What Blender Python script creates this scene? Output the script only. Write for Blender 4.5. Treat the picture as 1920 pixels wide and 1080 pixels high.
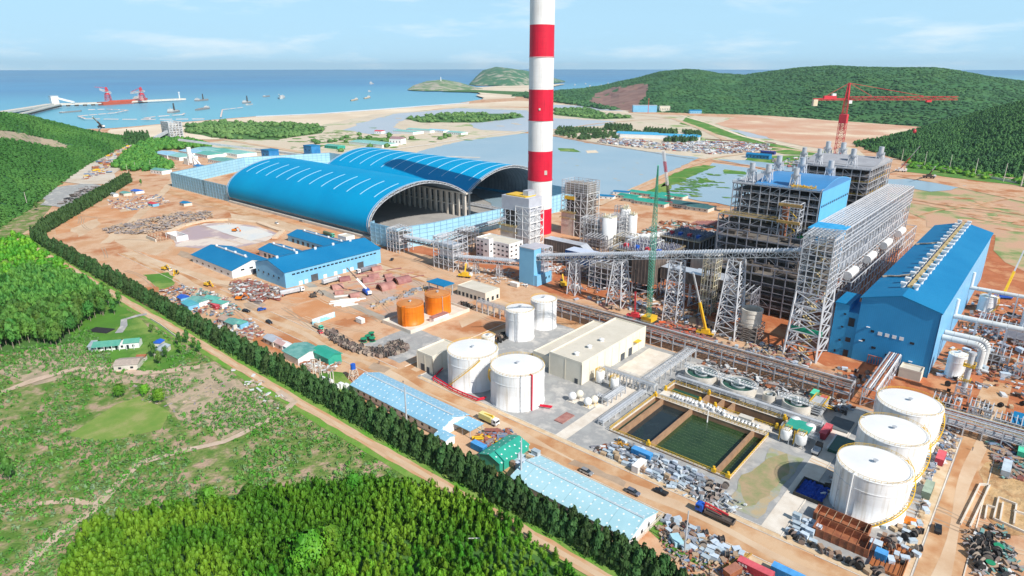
import bpy, math, random
import numpy as np
from mathutils import Vector, Matrix, noise
from mathutils.geometry import delaunay_2d_cdt
random.seed(7); np.random.seed(7)
for o in list(bpy.data.objects): bpy.data.objects.remove(o)
S = bpy.context.scene
COL = S.collection
R = math.radians
# ------------------------------------------------------------------ camera
FPX = 1201.0; PITCH = R(18.93); YAW = R(40.8); H = 130.0
cd = bpy.data.cameras.new('camera'); cam = bpy.data.objects.new('camera', cd); COL.objects.link(cam)
cam.location = (0, 0, H); cam.rotation_euler = (R(90) - PITCH, 0, YAW)
cd.sensor_width = 36; cd.lens = 36 * FPX / 1920; cd.clip_start = 1; cd.clip_end = 90000
S.camera = cam
S.render.resolution_x = 1024; S.render.resolution_y = 576
# ------------------------------------------------------------------ sun, sky, exposure
SUN_EL = R(41); SUN_AZ = math.atan2(-.13, 1)
sd = Vector((math.cos(SUN_EL)*math.cos(SUN_AZ), math.cos(SUN_EL)*math.sin(SUN_AZ), math.sin(SUN_EL)))
sl = bpy.data.lights.new('sun', 'SUN'); so = bpy.data.objects.new('sun', sl); COL.objects.link(so)
sl.energy = 5.0; sl.angle = R(0.53); sl.color = (1, .95, .87)
so.rotation_euler = sd.to_track_quat('Z', 'Y').to_euler(); so.location = (200, -100, 300)
W = bpy.data.worlds.new('World'); S.world = W; W.use_nodes = True
nt = W.node_tree; bg = nt.nodes['Background']
sky = nt.nodes.new('ShaderNodeTexSky'); sky.sky_type = 'NISHITA'; sky.sun_disc = False
sky.sun_elevation = SUN_EL; sky.sun_rotation = math.atan2(sd.x, sd.y); sky.altitude = 100
sky.air_density = 1.0; sky.dust_density = .4; sky.ozone_density = 3.0
tc = nt.nodes.new('ShaderNodeTexCoord'); mp = nt.nodes.new('ShaderNodeMapping'); mp.inputs['Scale'].default_value = (1, 1, 5.5)
nz = nt.nodes.new('ShaderNodeTexNoise'); nz.inputs['Scale'].default_value = 4.2; nz.inputs['Detail'].default_value = 7; nz.inputs['Roughness'].default_value = .6
rp = nt.nodes.new('ShaderNodeValToRGB'); rp.color_ramp.elements[0].position = .45; rp.color_ramp.elements[1].position = .78
rp.color_ramp.elements[0].color = (.86, .86, .86, 1); rp.color_ramp.elements[1].color = (1, 1, 1, 1)
mx = nt.nodes.new('ShaderNodeMixRGB'); rc = nt.nodes.new('ShaderNodeValToRGB'); rc.color_ramp.elements[0].position = .5; rc.color_ramp.elements[1].position = .72; rc.color_ramp.elements[0].color = (.47, .78, 1, 1); rc.color_ramp.elements[1].color = (.84, .95, 1, 1)
vm = nt.nodes.new('ShaderNodeMixRGB'); vm.blend_type = 'MULTIPLY'; vm.inputs[0].default_value = 1; vm.inputs[2].default_value = (13.2, 13.2, 13.4, 1); nt.links.new(nz.outputs[0], rc.inputs[0]); nt.links.new(rc.outputs[0], vm.inputs[1]); nt.links.new(vm.outputs[0], mx.inputs[2])
L = nt.links.new
L(tc.outputs['Generated'], mp.inputs[0]); L(mp.outputs[0], nz.inputs[0]); L(nz.outputs[0], rp.inputs[0])
sz = nt.nodes.new('ShaderNodeSeparateXYZ'); L(tc.outputs['Generated'], sz.inputs[0]); el = nt.nodes.new('ShaderNodeMapRange'); el.inputs[1].default_value = .07; el.inputs[2].default_value = .45; el.inputs[3].default_value = 1; el.inputs[4].default_value = .15; L(sz.outputs[2], el.inputs[0])
fm = nt.nodes.new('ShaderNodeMath'); fm.operation = 'MULTIPLY'; L(rp.outputs[0], fm.inputs[0]); L(el.outputs[0], fm.inputs[1]); L(fm.outputs[0], mx.inputs[0]); L(sky.outputs[0], mx.inputs[1]); L(mx.outputs[0], bg.inputs[0])
bg.inputs[1].default_value = .075
S.view_settings.view_transform = 'Standard'; S.view_settings.look = 'None'
S.view_settings.exposure = 0.13; S.view_settings.gamma = 1; S.view_settings.use_curve_mapping = False

# ------------------------------------------------------------------ where a point of the photograph lies on the ground (or at height z)
def at(px, py, z=0):
    x = px - 960; y = 540 - py
    fy = FPX*math.cos(PITCH) + y*math.sin(PITCH); uz = -FPX*math.sin(PITCH) + y*math.cos(PITCH)
    X = x*math.cos(YAW) - fy*math.sin(YAW); Y = x*math.sin(YAW) + fy*math.cos(YAW)
    t = (z - H)/uz
    return Vector((X*t, Y*t, z))
def A(*pts, z=0): return [tuple(at(p[0], p[1], z))[:2] for p in pts]

# ------------------------------------------------------------------ materials
MATS = {}
def mat(name, col, col2=None, dots=None, streak=None, rough=.75, scale=.25, metal=0, bump=0, bscale=2.0, det=5, lo=.38, hi=.62, rnd=0, world=True, spec=.3, stripes=None, third=None, hard=False):
    m = bpy.data.materials.new(name); m.use_nodes = True; n = m.node_tree; b = n.nodes['Principled BSDF']
    l = n.links.new
    b.inputs['Roughness'].default_value = rough; b.inputs['Metallic'].default_value = metal
    b.inputs['Specular IOR Level'].default_value = spec
    if col2 is None: col2 = tuple(min(1, c*.78) for c in col)
    if world: co = n.nodes.new('ShaderNodeNewGeometry').outputs['Position']
    else: co = n.nodes.new('ShaderNodeTexCoord').outputs['Object']
    t = n.nodes.new('ShaderNodeTexNoise'); t.inputs['Scale'].default_value = scale; t.inputs['Detail'].default_value = det; t.inputs['Roughness'].default_value = .62
    l(co, t.inputs['Vector'])
    r = n.nodes.new('ShaderNodeValToRGB'); r.color_ramp.elements[0].position = lo; r.color_ramp.elements[1].position = hi
    r.color_ramp.elements[0].color = (*col, 1); r.color_ramp.elements[1].color = (*col2, 1)
    if third:
        e = r.color_ramp.elements.new((lo+hi)/2); e.color = (*third, 1)
    l(t.outputs[0], r.inputs[0]); out = r.outputs[0]
    if stripes:   # (axis index, period, darkening, duty)
        ax, per, dk, duty = stripes
        sx = n.nodes.new('ShaderNodeSeparateXYZ'); l(co, sx.inputs[0])
        mo = n.nodes.new('ShaderNodeMath'); mo.operation = 'PINGPONG'; mo.inputs[1].default_value = per/2; l(sx.outputs[ax], mo.inputs[0])
        lt = n.nodes.new('ShaderNodeMath'); lt.operation = 'LESS_THAN'; lt.inputs[1].default_value = per/2*duty; l(mo.outputs[0], lt.inputs[0])
        ml = n.nodes.new('ShaderNodeMixRGB'); ml.blend_type = 'MULTIPLY'; ml.inputs[2].default_value = (dk, dk, dk, 1)
        l(lt.outputs[0], ml.inputs[0]); l(out, ml.inputs[1]); out = ml.outputs[0]
    if streak:   # rain and rust streaks running down
        mpp = n.nodes.new('ShaderNodeMapping'); mpp.inputs['Scale'].default_value = (1, 1, .06); l(co, mpp.inputs[0]); ts = n.nodes.new('ShaderNodeTexNoise'); ts.inputs['Scale'].default_value = .9; ts.inputs['Detail'].default_value = 6; l(mpp.outputs[0], ts.inputs['Vector'])
        rs = n.nodes.new('ShaderNodeValToRGB'); rs.color_ramp.elements[0].position = .5; rs.color_ramp.elements[1].position = .72; rs.color_ramp.elements[0].color = (1,1,1,1); rs.color_ramp.elements[1].color = (*streak, 1); l(ts.outputs[0], rs.inputs[0])
        mm = n.nodes.new('ShaderNodeMixRGB'); mm.blend_type = 'MULTIPLY'; mm.inputs[0].default_value = 1; l(out, mm.inputs[1]); l(rs.outputs[0], mm.inputs[2]); out = mm.outputs[0]
    if rnd:
        oi = n.nodes.new('ShaderNodeObjectInfo'); hs = n.nodes.new('ShaderNodeHueSaturation')
        mr = n.nodes.new('ShaderNodeMapRange'); mr.inputs[3].default_value = 1-rnd; mr.inputs[4].default_value = 1+rnd
        mh = n.nodes.new('ShaderNodeMapRange'); mh.inputs[3].default_value = .5-rnd*.06; mh.inputs[4].default_value = .5+rnd*.06
        l(oi.outputs['Random'], mr.inputs[0]); l(oi.outputs['Random'], mh.inputs[0])
        l(mr.outputs[0], hs.inputs['Value']); l(mh.outputs[0], hs.inputs['Hue']); l(out, hs.inputs['Color']); out = hs.outputs[0]
    if dots:   # (spacing, radius): small translucent roof lights
        vo = n.nodes.new('ShaderNodeTexVoronoi'); vo.inputs['Scale'].default_value = 1/dots[0]; vo.inputs['Randomness'].default_value = .35; vo.voronoi_dimensions = '2D'
        l(co, vo.inputs['Vector']); lt = n.nodes.new('ShaderNodeMath'); lt.operation = 'LESS_THAN'; lt.inputs[1].default_value = dots[1]; l(vo.outputs['Distance'], lt.inputs[0])
        md = n.nodes.new('ShaderNodeMixRGB'); md.inputs[2].default_value = (.8,.84,.85,1); l(lt.outputs[0], md.inputs[0]); l(out, md.inputs[1]); out = md.outputs[0]
    l(out, b.inputs['Base Color'])
    if bump:
        t2 = n.nodes.new('ShaderNodeTexNoise'); t2.inputs['Scale'].default_value = bscale; t2.inputs['Detail'].default_value = 4; l(co, t2.inputs['Vector'])
        bp = n.nodes.new('ShaderNodeBump'); bp.inputs['Strength'].default_value = min(1, bump); bp.inputs['Distance'].default_value = max(.1, bump)
        l(t2.outputs[0], bp.inputs['Height']); l(bp.outputs[0], b.inputs['Normal'])
    MATS[name] = m
    return m

SOIL = mat('soil', (.56,.31,.165), (.46,.185,.075), third=(.63,.41,.26), scale=.03, det=9, bump=.3, bscale=.6)
SAND = mat('beach_sand', (.82,.70,.54), (.66,.52,.37), scale=.004, det=8)
ROADM = mat('dirt_road', (.47,.225,.10), (.62,.42,.26), third=(.55,.32,.17), scale=.07, det=8, lo=.40, hi=.60)
ROAD2 = mat('dusty_road', (.66,.50,.35), (.56,.37,.23), scale=.05, det=8)
REDS = mat('red_soil', (.50,.17,.07), (.58,.27,.13), third=(.42,.13,.05), scale=.06, det=8, bump=.3)
GRAV = mat('gravel', (.40,.40,.39), (.52,.50,.47), third=(.33,.33,.33), scale=.12, det=9)
CONC = mat('concrete', (.66,.62,.56), (.56,.51,.44), scale=.3, det=8)
PALEC = mat('pale_concrete', (.76,.70,.62), (.64,.56,.47), scale=.15, det=8)
ASPH = mat('old_asphalt', (.34,.31,.27), (.42,.36,.29), scale=.1, det=8)
GRASS = mat('grass', (.10,.26,.03), (.24,.33,.075), third=(.08,.21,.025), scale=.03, det=10, bump=.5, bscale=1.2)
SCRUB = mat('scrubland', (.10,.20,.03), (.44,.31,.22), third=(.21,.25,.08), scale=.13, det=12, lo=.40, hi=.60, bump=.8, bscale=.8)
BROWNF = mat('cleared_ground', (.36,.29,.20), (.17,.22,.08), third=(.50,.38,.27), scale=.1, det=10, lo=.4, hi=.62, bump=.5)
MARSH = mat('marsh_ground', (.62,.52,.39), (.30,.38,.15), third=(.66,.56,.44), scale=.012, det=10, lo=.46, hi=.64)
FIELD2 = mat('patchy_field', (.20,.28,.09), (.56,.34,.22), third=(.44,.36,.19), scale=.02, det=10, lo=.42, hi=.54)
REDF = mat('quarry_ground', (.60,.32,.20), (.78,.64,.46), third=(.64,.40,.27), scale=.006, det=8)
FOREST = mat('forest_floor', (.06,.15,.035), (.09,.20,.045), scale=.05, det=8)
HILLM = mat('hill_cover', (.04,.13,.045), (.07,.18,.055), third=(.05,.155,.045), scale=.012, det=10, bump=1, bscale=.1)
BURNT = mat('burnt_slope', (.22,.12,.10), (.32,.19,.15), scale=.02, det=8)
ROCK = mat('rock', (.50,.46,.40), (.34,.31,.27), scale=.03, det=8)
def water(name, col, col2, rough=.12, scale=.002, bump=.15, bscale=.15):
    m = mat(name, col, col2, rough=rough, scale=scale, bump=bump, bscale=bscale, spec=.5, lo=.35, hi=.65); return m
POND = water('pond_water', (.36,.46,.53), (.27,.40,.49), rough=.3, scale=.006)
LAGOON = water('lagoon_water', (.50,.52,.56), (.42,.48,.54), rough=.35, scale=.004)
GREENW = water('green_water', (.022,.05,.018), (.032,.07,.024), rough=.18, scale=.2, bump=.1, bscale=.8)
DARKW = water('dark_water', (.018,.028,.033), (.024,.036,.04), rough=.12, scale=.3, bump=.05, bscale=.8)
TEALW = water('teal_water', (.02,.085,.06), (.03,.11,.08), rough=.15, scale=.4, bump=.05)
WHITE = mat('white_paint', (.84,.84,.83), (.78,.785,.79), rough=.4, scale=.12)
WSTEEL = mat('white_tank_steel', (.83,.83,.84), (.75,.76,.77), rough=.36, scale=.15, det=8, stripes=(2, 2.4, .93, .05), streak=(.74,.69,.62))
REDP = mat('red_paint', (.70,.012,.045), (.60,.012,.04), rough=.5, scale=.08, stripes=(2, 4.0, .90, .05), streak=(.80,.80,.80))
CHW = mat('chimney_white', (.82,.81,.80), (.74,.74,.735), rough=.7, scale=.06, stripes=(2, 4.0, .94, .05), streak=(.88,.86,.83))
BLUER = mat('blue_roof_sheet', (.008,.18,.39), (.014,.205,.42), rough=.6, scale=.05, spec=.15, det=8, streak=(.88,.92,.94))
DOMEB = mat('shed_blue_sheet', (.0,.27,.53), (.0,.31,.58), rough=.6, scale=.02, spec=.12, stripes=(0, 3.2, .95, .08), streak=(.93,.95,.96))
BLUEW = mat('blue_wall_sheet', (.02,.17,.42), (.045,.27,.55), rough=.5, scale=.1)
SKYW = mat('light_blue_wall', (.22,.52,.76), (.19,.47,.71), rough=.5, scale=.1)
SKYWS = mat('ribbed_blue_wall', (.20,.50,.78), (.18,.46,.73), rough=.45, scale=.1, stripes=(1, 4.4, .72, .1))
FENB = mat('wind_fence_sheet', (.36,.64,.78), (.31,.58,.74), rough=.5, scale=.1)
ROOFL = mat('pale_blue_roof', (.25,.50,.68), (.31,.57,.74), rough=.45, scale=.12, stripes=(0, 6.1, .86, .05), dots=(2.5, .11))
ROOFL2 = mat('paler_blue_roof', (.36,.60,.68), (.42,.66,.74), rough=.45, scale=.12, stripes=(0, 8.0, .84, .04), dots=(2.6, .12))
SPOTG = mat('spotted_green_roof', (.03,.33,.24), (.04,.38,.28), rough=.5, scale=.2, dots=(2.6, .11))
GREENR = mat('green_roof', (.03,.33,.24), (.04,.38,.28), rough=.5, scale=.2)
TEALR = mat('teal_roof', (.09,.30,.27), (.20,.42,.38), rough=.55, scale=.2)
BEIGE = mat('cream_wall', (.76,.71,.60), (.71,.66,.55), rough=.75, scale=.2)
FLATR = mat('flat_roof', (.66,.61,.52), (.60,.55,.46), rough=.85, scale=.15, det=8)
GALV = mat('galvanised_steel', (.60,.62,.65), (.48,.50,.53), rough=.45, scale=.3, metal=.15)
STEELW = mat('pale_frame_steel', (.66,.67,.70), (.52,.54,.58), rough=.5, scale=.2, metal=.1)
STEELD = mat('grey_frame_steel', (.30,.30,.34), (.19,.19,.22), rough=.55, scale=.15, metal=.1)
BST = mat('boiler_steel', (.50,.50,.53), (.36,.35,.36), rough=.55, scale=.2)
ROOFG = mat('grey_deck', (.38,.39,.42), (.32,.33,.36), scale=.1)
DARK = mat('dark_machinery', (.05,.043,.038), (.12,.095,.078), rough=.7, scale=.25, det=8)
DARK2 = mat('brown_casing', (.20,.155,.13), (.12,.10,.09), rough=.6, scale=.2, det=8)
SILVER = mat('silver_cladding', (.66,.69,.74), (.58,.61,.66), rough=.35, metal=.35, scale=.2)
GLASS = mat('dark_glass', (.02,.03,.04), (.03,.04,.05), rough=.1, scale=1)
BLACK = mat('black_rubber', (.025,.025,.027), (.04,.04,.04), rough=.7, scale=2)
ORANGE = mat('orange_paint', (.78,.22,.015), (.70,.19,.012), rough=.45, scale=.2, stripes=(2, 1.6, .90, .06), streak=(.80,.72,.66))
ORTOP = mat('rusty_roof', (.55,.21,.06), (.62,.27,.09), rough=.6, scale=.3, det=8)
YELL = mat('yellow_paint', (.80,.50,.03), (.70,.42,.03), rough=.5, scale=.5)
RUST = mat('rusty_steel', (.26,.09,.05), (.38,.15,.07), rough=.8, scale=.5, det=8)
MAROON = mat('primer_steel', (.30,.13,.12), (.40,.20,.18), rough=.7, scale=.3, rnd=.2, det=7)
CRRED = mat('crane_red', (.66,.05,.07), (.56,.05,.06), rough=.5, scale=.2)
CRGRN = mat('crane_green', (.12,.60,.42), (.10,.52,.38), rough=.5, scale=.2)
LEAFC = mat('casuarina_needles', (.030,.08,.022), (.058,.125,.032), rough=.7, scale=.5, rnd=.3)
LEAFP = mat('plantation_leaves', (.05,.185,.010), (.155,.31,.018), third=(.085,.23,.012), rough=.6, scale=.07, rnd=.25, det=6)
LEAFD = mat('woodland_leaves', (.045,.15,.025), (.11,.24,.035), rough=.65, scale=.1, rnd=.25)
LEAFH = mat('hillside_leaves', (.04,.12,.045), (.075,.18,.055), third=(.05,.145,.05), rough=.7, scale=.012, det=8)
LEAFS = mat('shrub_leaves', (.08,.25,.02), (.15,.31,.06), third=(.06,.20,.018), rough=.65, scale=.15, rnd=.2)
BARK = mat('bark', (.28,.22,.17), (.36,.30,.24), rough=.9, scale=1)
WOOD = mat('crate_wood', (.46,.33,.22), (.36,.26,.18), rough=.85, scale=1, rnd=.3, world=False)
REELM = mat('reel_wood', (.33,.26,.22), (.24,.19,.17), rough=.85, scale=1, rnd=.45, world=False)
BLUEP = mat('blue_plastic', (.02,.10,.50), (.03,.14,.58), rough=.5, scale=.4)
SKIN = mat('skin', (.45,.28,.2), (.42,.26,.19), rough=.6)
CLOTH = mat('dark_clothing', (.05,.07,.12), (.07,.09,.15), rough=.9)
# ------------------------------------------------------------------ mesh tools
class MB:
    def __init__(s): s.v = []; s.f = []
    def add(s, v, f):
        o = len(s.v); s.v += [tuple(p) for p in v]; s.f += [tuple(i+o for i in q) for q in f]; return s
    def box(s, x0, x1, y0, y1, z0, z1):
        return s.add([(x0,y0,z0),(x1,y0,z0),(x1,y1,z0),(x0,y1,z0),(x0,y0,z1),(x1,y0,z1),(x1,y1,z1),(x0,y1,z1)],
                     [(3,2,1,0),(4,5,6,7),(0,1,5,4),(1,2,6,5),(2,3,7,6),(3,0,4,7)])
    def obox(s, c, l, rz=0, rx=0):
        m = Matrix.Rotation(rz, 3, 'Z') @ Matrix.Rotation(rx, 3, 'X'); q = []
        for z in (-.5,.5):
            for x, y in ((-.5,-.5),(.5,-.5),(.5,.5),(-.5,.5)): q.append(Vector(c) + m @ Vector((x*l[0], y*l[1], z*l[2])))
        return s.add(q, [(3,2,1,0),(4,5,6,7),(0,1,5,4),(1,2,6,5),(2,3,7,6),(3,0,4,7)])
    def beam(s, p, q, w=.4, h=None):
        p = Vector(p); q = Vector(q); h = h or w; d = q - p
        if d.length < 1e-4: return s
        d.normalize(); u = d.cross(Vector((0,0,1)))
        if u.length < 1e-3: u = Vector((1,0,0))
        u.normalize(); t = u.cross(d); u *= w/2; t *= h/2
        return s.add([p-u-t,p+u-t,p+u+t,p-u+t,q-u-t,q+u-t,q+u+t,q-u+t],
                     [(0,1,2,3),(7,6,5,4),(4,5,1,0),(5,6,2,1),(6,7,3,2),(7,4,0,3)])
    def tube(s, p, q, r, r2=None, n=12, cap=True):
        p = Vector(p); q = Vector(q); r2 = r if r2 is None else r2; d = (q-p).normalized()
        u = d.cross(Vector((0,0,1)))
        if u.length < 1e-3: u = Vector((1,0,0))
        u.normalize(); t = d.cross(u); v = []
        for c, rr in ((p, r), (q, r2)):
            for i in range(n):
                a = 2*math.pi*i/n; v.append(c + u*math.cos(a)*rr + t*math.sin(a)*rr)
        f = [(i, (i+1) % n, (i+1) % n+n, i+n) for i in range(n)]
        if cap: f += [tuple(range(n-1, -1, -1)), tuple(range(n, 2*n))]
        return s.add(v, f)
    def cyl(s, x, y, z0, z1, r, r2=None, n=24, cap=True): return s.tube((x,y,z0), (x,y,z1), r, r2, n, cap)
    def lathe(s, x, y, prof, n=32):
        v = []; f = []
        for r, z in prof:
            for i in range(n):
                a = 2*math.pi*i/n; v.append((x+r*math.cos(a), y+r*math.sin(a), z))
        for k in range(len(prof)-1):
            for i in range(n):
                j = (i+1) % n; f.append((k*n+i, k*n+j, (k+1)*n+j, (k+1)*n+i))
        return s.add(v, f)
    def sphere(s, c, r, n=12, sq=1.0):
        return s.lathe(c[0], c[1], [(max(.001, r*math.sin(math.pi*k/8)), c[2]-r*sq*math.cos(math.pi*k/8)) for k in range(9)], n)
    def prism(s, pts, z0, z1):
        n = len(pts); v = [(p[0],p[1],z0) for p in pts]+[(p[0],p[1],z1) for p in pts]
        return s.add(v, [tuple(range(n-1,-1,-1)), tuple(range(n,2*n))]+[(i,(i+1)%n,(i+1)%n+n,i+n) for i in range(n)])
    def ribbon(s, pts, w, z, jit=0):
        "a flat strip along a ground path"
        v = []; f = []
        P = [Vector((p[0], p[1], 0)) for p in pts]
        for i, p in enumerate(P):
            d = (P[min(i+1, len(P)-1)] - P[max(i-1, 0)]).normalized(); nrm = Vector((-d.y, d.x, 0))
            a = w/2*(1+random.uniform(-jit, jit)); b = w/2*(1+random.uniform(-jit, jit))
            v += [p+nrm*a+Vector((0,0,z)), p-nrm*b+Vector((0,0,z))]
        for i in range(len(P)-1): f.append((2*i+1, 2*i+3, 2*i+2, 2*i))
        return s.add(v, f)
    def truss(s, p, q, w, h, step, t=.25, up=True):
        "box truss between two points: width w, height h"
        p = Vector(p); q = Vector(q); d = q-p; n = max(1, int(d.length/step)); dn = d.normalized(); side = dn.cross(Vector((0,0,1))).normalized()*w/2; uz = Vector((0,0,h))
        for sg in (-1, 1):
            s.beam(p+side*sg, q+side*sg, t); s.beam(p+side*sg+uz, q+side*sg+uz, t)
        for i in range(n+1):
            c = p+d*i/n
            for sg in (-1, 1):
                s.beam(c+side*sg, c+side*sg+uz, t*.7)
                if i < n:
                    e = p+d*(i+1)/n
                    if i % 2: s.beam(c+side*sg, e+side*sg+uz, t*.7)
                    else: s.beam(c+side*sg+uz, e+side*sg, t*.7)
            s.beam(c-side+uz, c+side+uz, t*.7); s.beam(c-side, c+side, t*.7)
        return s
    def tower(s, c, w0, d0, w1, d1, z0, z1, n, t=.4, cross=True):
        "four-legged braced tower tapering from w0 x d0 to w1 x d1"
        cx, cy = c; L_ = []
        for k in range(n+1):
            a = k/n; w = w0+(w1-w0)*a; d = d0+(d1-d0)*a; z = z0+(z1-z0)*a
            L_.append([Vector((cx+sx*w/2, cy+sy*d/2, z)) for sx, sy in ((-1,-1),(1,-1),(1,1),(-1,1))])
        for k in range(n):
            for i in range(4):
                j = (i+1) % 4
                s.beam(L_[k][i], L_[k+1][i], t)
                s.beam(L_[k+1][i], L_[k+1][j], t*.7)
                s.beam(L_[k][i], L_[k+1][j], t*.55)
                if cross: s.beam(L_[k][j], L_[k+1][i], t*.55)
        return s
    def build(s, name, m, parent=None, loc=None, smooth=False):
        me = bpy.data.meshes.new(name)
        off = Vector(loc) if loc is not None else (parent_origin(parent) if parent else Vector((0,0,0)))
        me.from_pydata([(x-off.x, y-off.y, z-off.z) for x, y, z in s.v], [], s.f); me.update()
        me.materials.append(m)
        if smooth: me.polygons.foreach_set('use_smooth', [True]*len(me.polygons))
        o = bpy.data.objects.new(name, me); COL.objects.link(o)
        if parent: o.parent = parent
        if loc is not None and not parent: o.location = loc
        return o
def parent_origin(p):
    v = Vector((0,0,0))
    while p: v += p.location; p = p.parent
    return v
def tag(o, label=None, cat=None, group=None, kind=None):
    if label: o['label'] = label
    if cat: o['category'] = cat
    if group: o['group'] = group
    if kind: o['kind'] = kind
    return o
def thing(name, label, cat, loc=(0,0,0), group=None):
    o = bpy.data.objects.new(name, None); COL.objects.link(o); o.location = loc; o.empty_display_size = 1
    return tag(o, label, cat, group)
def struct(name, mb, m, smooth=False): return tag(mb.build(name, m, smooth=smooth), kind='structure')
def dup(root, loc=None, rz=None, sc=None, label=None, group=None):
    r = root.copy(); COL.objects.link(r)
    if loc is not None: r.location = loc
    if rz is not None: r.rotation_euler = (0, 0, rz)
    if sc is not None: r.scale = (sc,)*3 if not isinstance(sc, tuple) else sc
    if label: r['label'] = label
    if group: r['group'] = group
    for ch in root.children:
        c = ch.copy(); COL.objects.link(c); c.parent = r
        for g in ch.children:
            d = g.copy(); COL.objects.link(d); d.parent = c
    return r
class Kind:
    "first call moves the model itself, later calls copy it"
    def __init__(s, root): s.root = root; s.used = False
    def put(s, loc, rz=0, sc=1, label=None, group=None, mat_=None):
        if not s.used:
            s.used = True; o = s.root; s.keep = [(c, [m for m in c.data.materials] if c.data else None) for c in o.children]
            o.location = loc; o.rotation_euler = (0,0,rz); o.scale = (sc,)*3 if not isinstance(sc, tuple) else sc
            if label: o['label'] = label
            if group: o['group'] = group
        else: o = dup(s.root, loc, rz, sc, label, group)
        return o
def inside(x, y, P):
    c = False; n = len(P); j = n-1
    for i in range(n):
        xi, yi = P[i][0], P[i][1]; xj, yj = P[j][0], P[j][1]
        if (yi > y) != (yj > y) and x < (xj-xi)*(y-yi)/(yj-yi)+xi: c = not c
        j = i
    return c
def rough_edge(P, jit, step=None):
    out = []; n = len(P)
    for i in range(n):
        a = Vector(P[i]); b = Vector(P[(i+1) % n]); L_ = (b-a).length; k = max(1, min(14, int(L_/(step or jit*4))))
        for j in range(k):
            p = a+(b-a)*j/k; nn = Vector((noise.noise(Vector((p.x, p.y, 0))*.37/max(jit,1)), noise.noise(Vector((p.y, p.x, 5))*.37/max(jit,1))))
            out.append((p.x+nn.x*jit*1.6, p.y+nn.y*jit*1.6))
    return out
def sheet(name, P, z, m, jit=0, holes=(), kind='structure', label=None):
    if jit: P = rough_edge(P, jit)
    vs = [Vector(p) for p in P]; es = [(i, (i+1) % len(P)) for i in range(len(P))]
    for h in holes:
        o = len(vs); vs += [Vector(p) for p in h]; es += [(o+i, o+(i+1) % len(h)) for i in range(len(h))]
    r = delaunay_2d_cdt(vs, es, [], 0, 1e-4)
    V, Fc = r[0], r[2]; mb = MB(); fs = []
    for f in Fc:
        c = sum((V[i] for i in f), Vector((0,0)))/len(f)
        if inside(c.x, c.y, P) and not any(inside(c.x, c.y, h) for h in holes):
            a = V[f[0]]; b = V[f[1]]; d = V[f[2]]
            fs.append(tuple(f) if (b-a).cross(d-a) > 0 else tuple(reversed(f)))
    mb.v = [(v.x, v.y, z) for v in V]; mb.f = fs
    o = mb.build(name, m); tag(o, kind=kind)
    if label: o['label'] = label
    return o
def rect(x0, x1, y0, y1): return [(x0,y0),(x1,y0),(x1,y1),(x0,y1)]
# numpy merge of a template mesh at many places, for stuff nobody can count
def merge(name, tmpls, pts, m, kind='stuff', parent=None):
    VS = []; FS = []; o = 0
    for k, (x, y, z, s, h, a) in enumerate(pts):
        tv, tf = tmpls[k % len(tmpls)]
        c, sn = math.cos(a), math.sin(a)
        v = np.empty_like(tv); v[:,0] = (tv[:,0]*c-tv[:,1]*sn)*s+x; v[:,1] = (tv[:,0]*sn+tv[:,1]*c)*s+y; v[:,2] = tv[:,2]*h+z
        VS.append(v); FS.append(tf+o); o += len(tv)
    V = np.concatenate(VS); Fq = np.concatenate(FS)
    me = bpy.data.meshes.new(name); me.vertices.add(len(V)); me.vertices.foreach_set('co', V.astype('f4').ravel())
    me.loops.add(Fq.size); me.loops.foreach_set('vertex_index', Fq.astype('i4').ravel())
    me.polygons.add(len(Fq)); me.polygons.foreach_set('loop_start', np.arange(0, Fq.size, Fq.shape[1], dtype='i4')); me.update(calc_edges=True)
    me.materials.append(m); ob = bpy.data.objects.new(name, me); COL.objects.link(ob); ob['kind'] = kind
    return ob
def leaf_tmpl(n, size, shape, seed, up=.3, core=True, lobes=0, cr=.62):
    "n leaf clumps (quads) through a crown of unit height/radius; shape(t) gives the radius at relative height t"
    rs = np.random.RandomState(seed); V = []; Fq = []
    LB = []
    for k in range(lobes):
        t = .12+.8*(k+.5)/lobes; a = k*2.4+rs.rand(); r = shape(t)*(.45+.3*rs.rand()); LB.append((math.cos(a)*r, math.sin(a)*r, t, .3+.2*rs.rand()))
    for i in range(n):
        t = rs.rand(); r = shape(t)*(.45+.6*rs.rand()**.6); a = rs.rand()*2*math.pi
        c = np.array([math.cos(a)*r, math.sin(a)*r, t])
        if LB and rs.rand() < .85:
            b = LB[rs.randint(len(LB))]; g = rs.randn(3); g /= np.linalg.norm(g); g[2] = abs(g[2])*.9-.15; c = np.array([b[0]+g[0]*b[3]*max(.4,shape(b[2])), b[1]+g[1]*b[3]*max(.4,shape(b[2])), min(1.08, b[2]+g[2]*b[3]*.5)])
        t = c[2]; d = c-np.array([0, 0, t*.75]); d = d/(np.linalg.norm(d)+1e-6)+rs.randn(3)*.45+np.array([0,0,up]); d /= np.linalg.norm(d)
        u = np.cross(d, rs.randn(3)); u /= np.linalg.norm(u); w = np.cross(d, u); sz = size*(.6+.8*rs.rand())
        o = len(V); V += [c-u*sz, c-w*sz*.6, c+u*sz, c+w*sz*.6]; Fq.append((o, o+1, o+2, o+3))
    if core:
        n1 = 7; L5 = [0.02,.2,.42,.65,.85,.99]
        o = len(V)
        for t in L5:
            for k in range(n1):
                a = 2*math.pi*k/n1+t*3; r = shape(t)*(cr+.25*rs.rand()); V.append(np.array([math.cos(a)*r, math.sin(a)*r, t]))
        for q in range(len(L5)-1):
            for k in range(n1): j = (k+1) % n1; Fq.append((o+q*n1+k, o+q*n1+j, o+(q+1)*n1+j, o+(q+1)*n1+k))
    return np.array(V), np.array(Fq)
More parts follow.
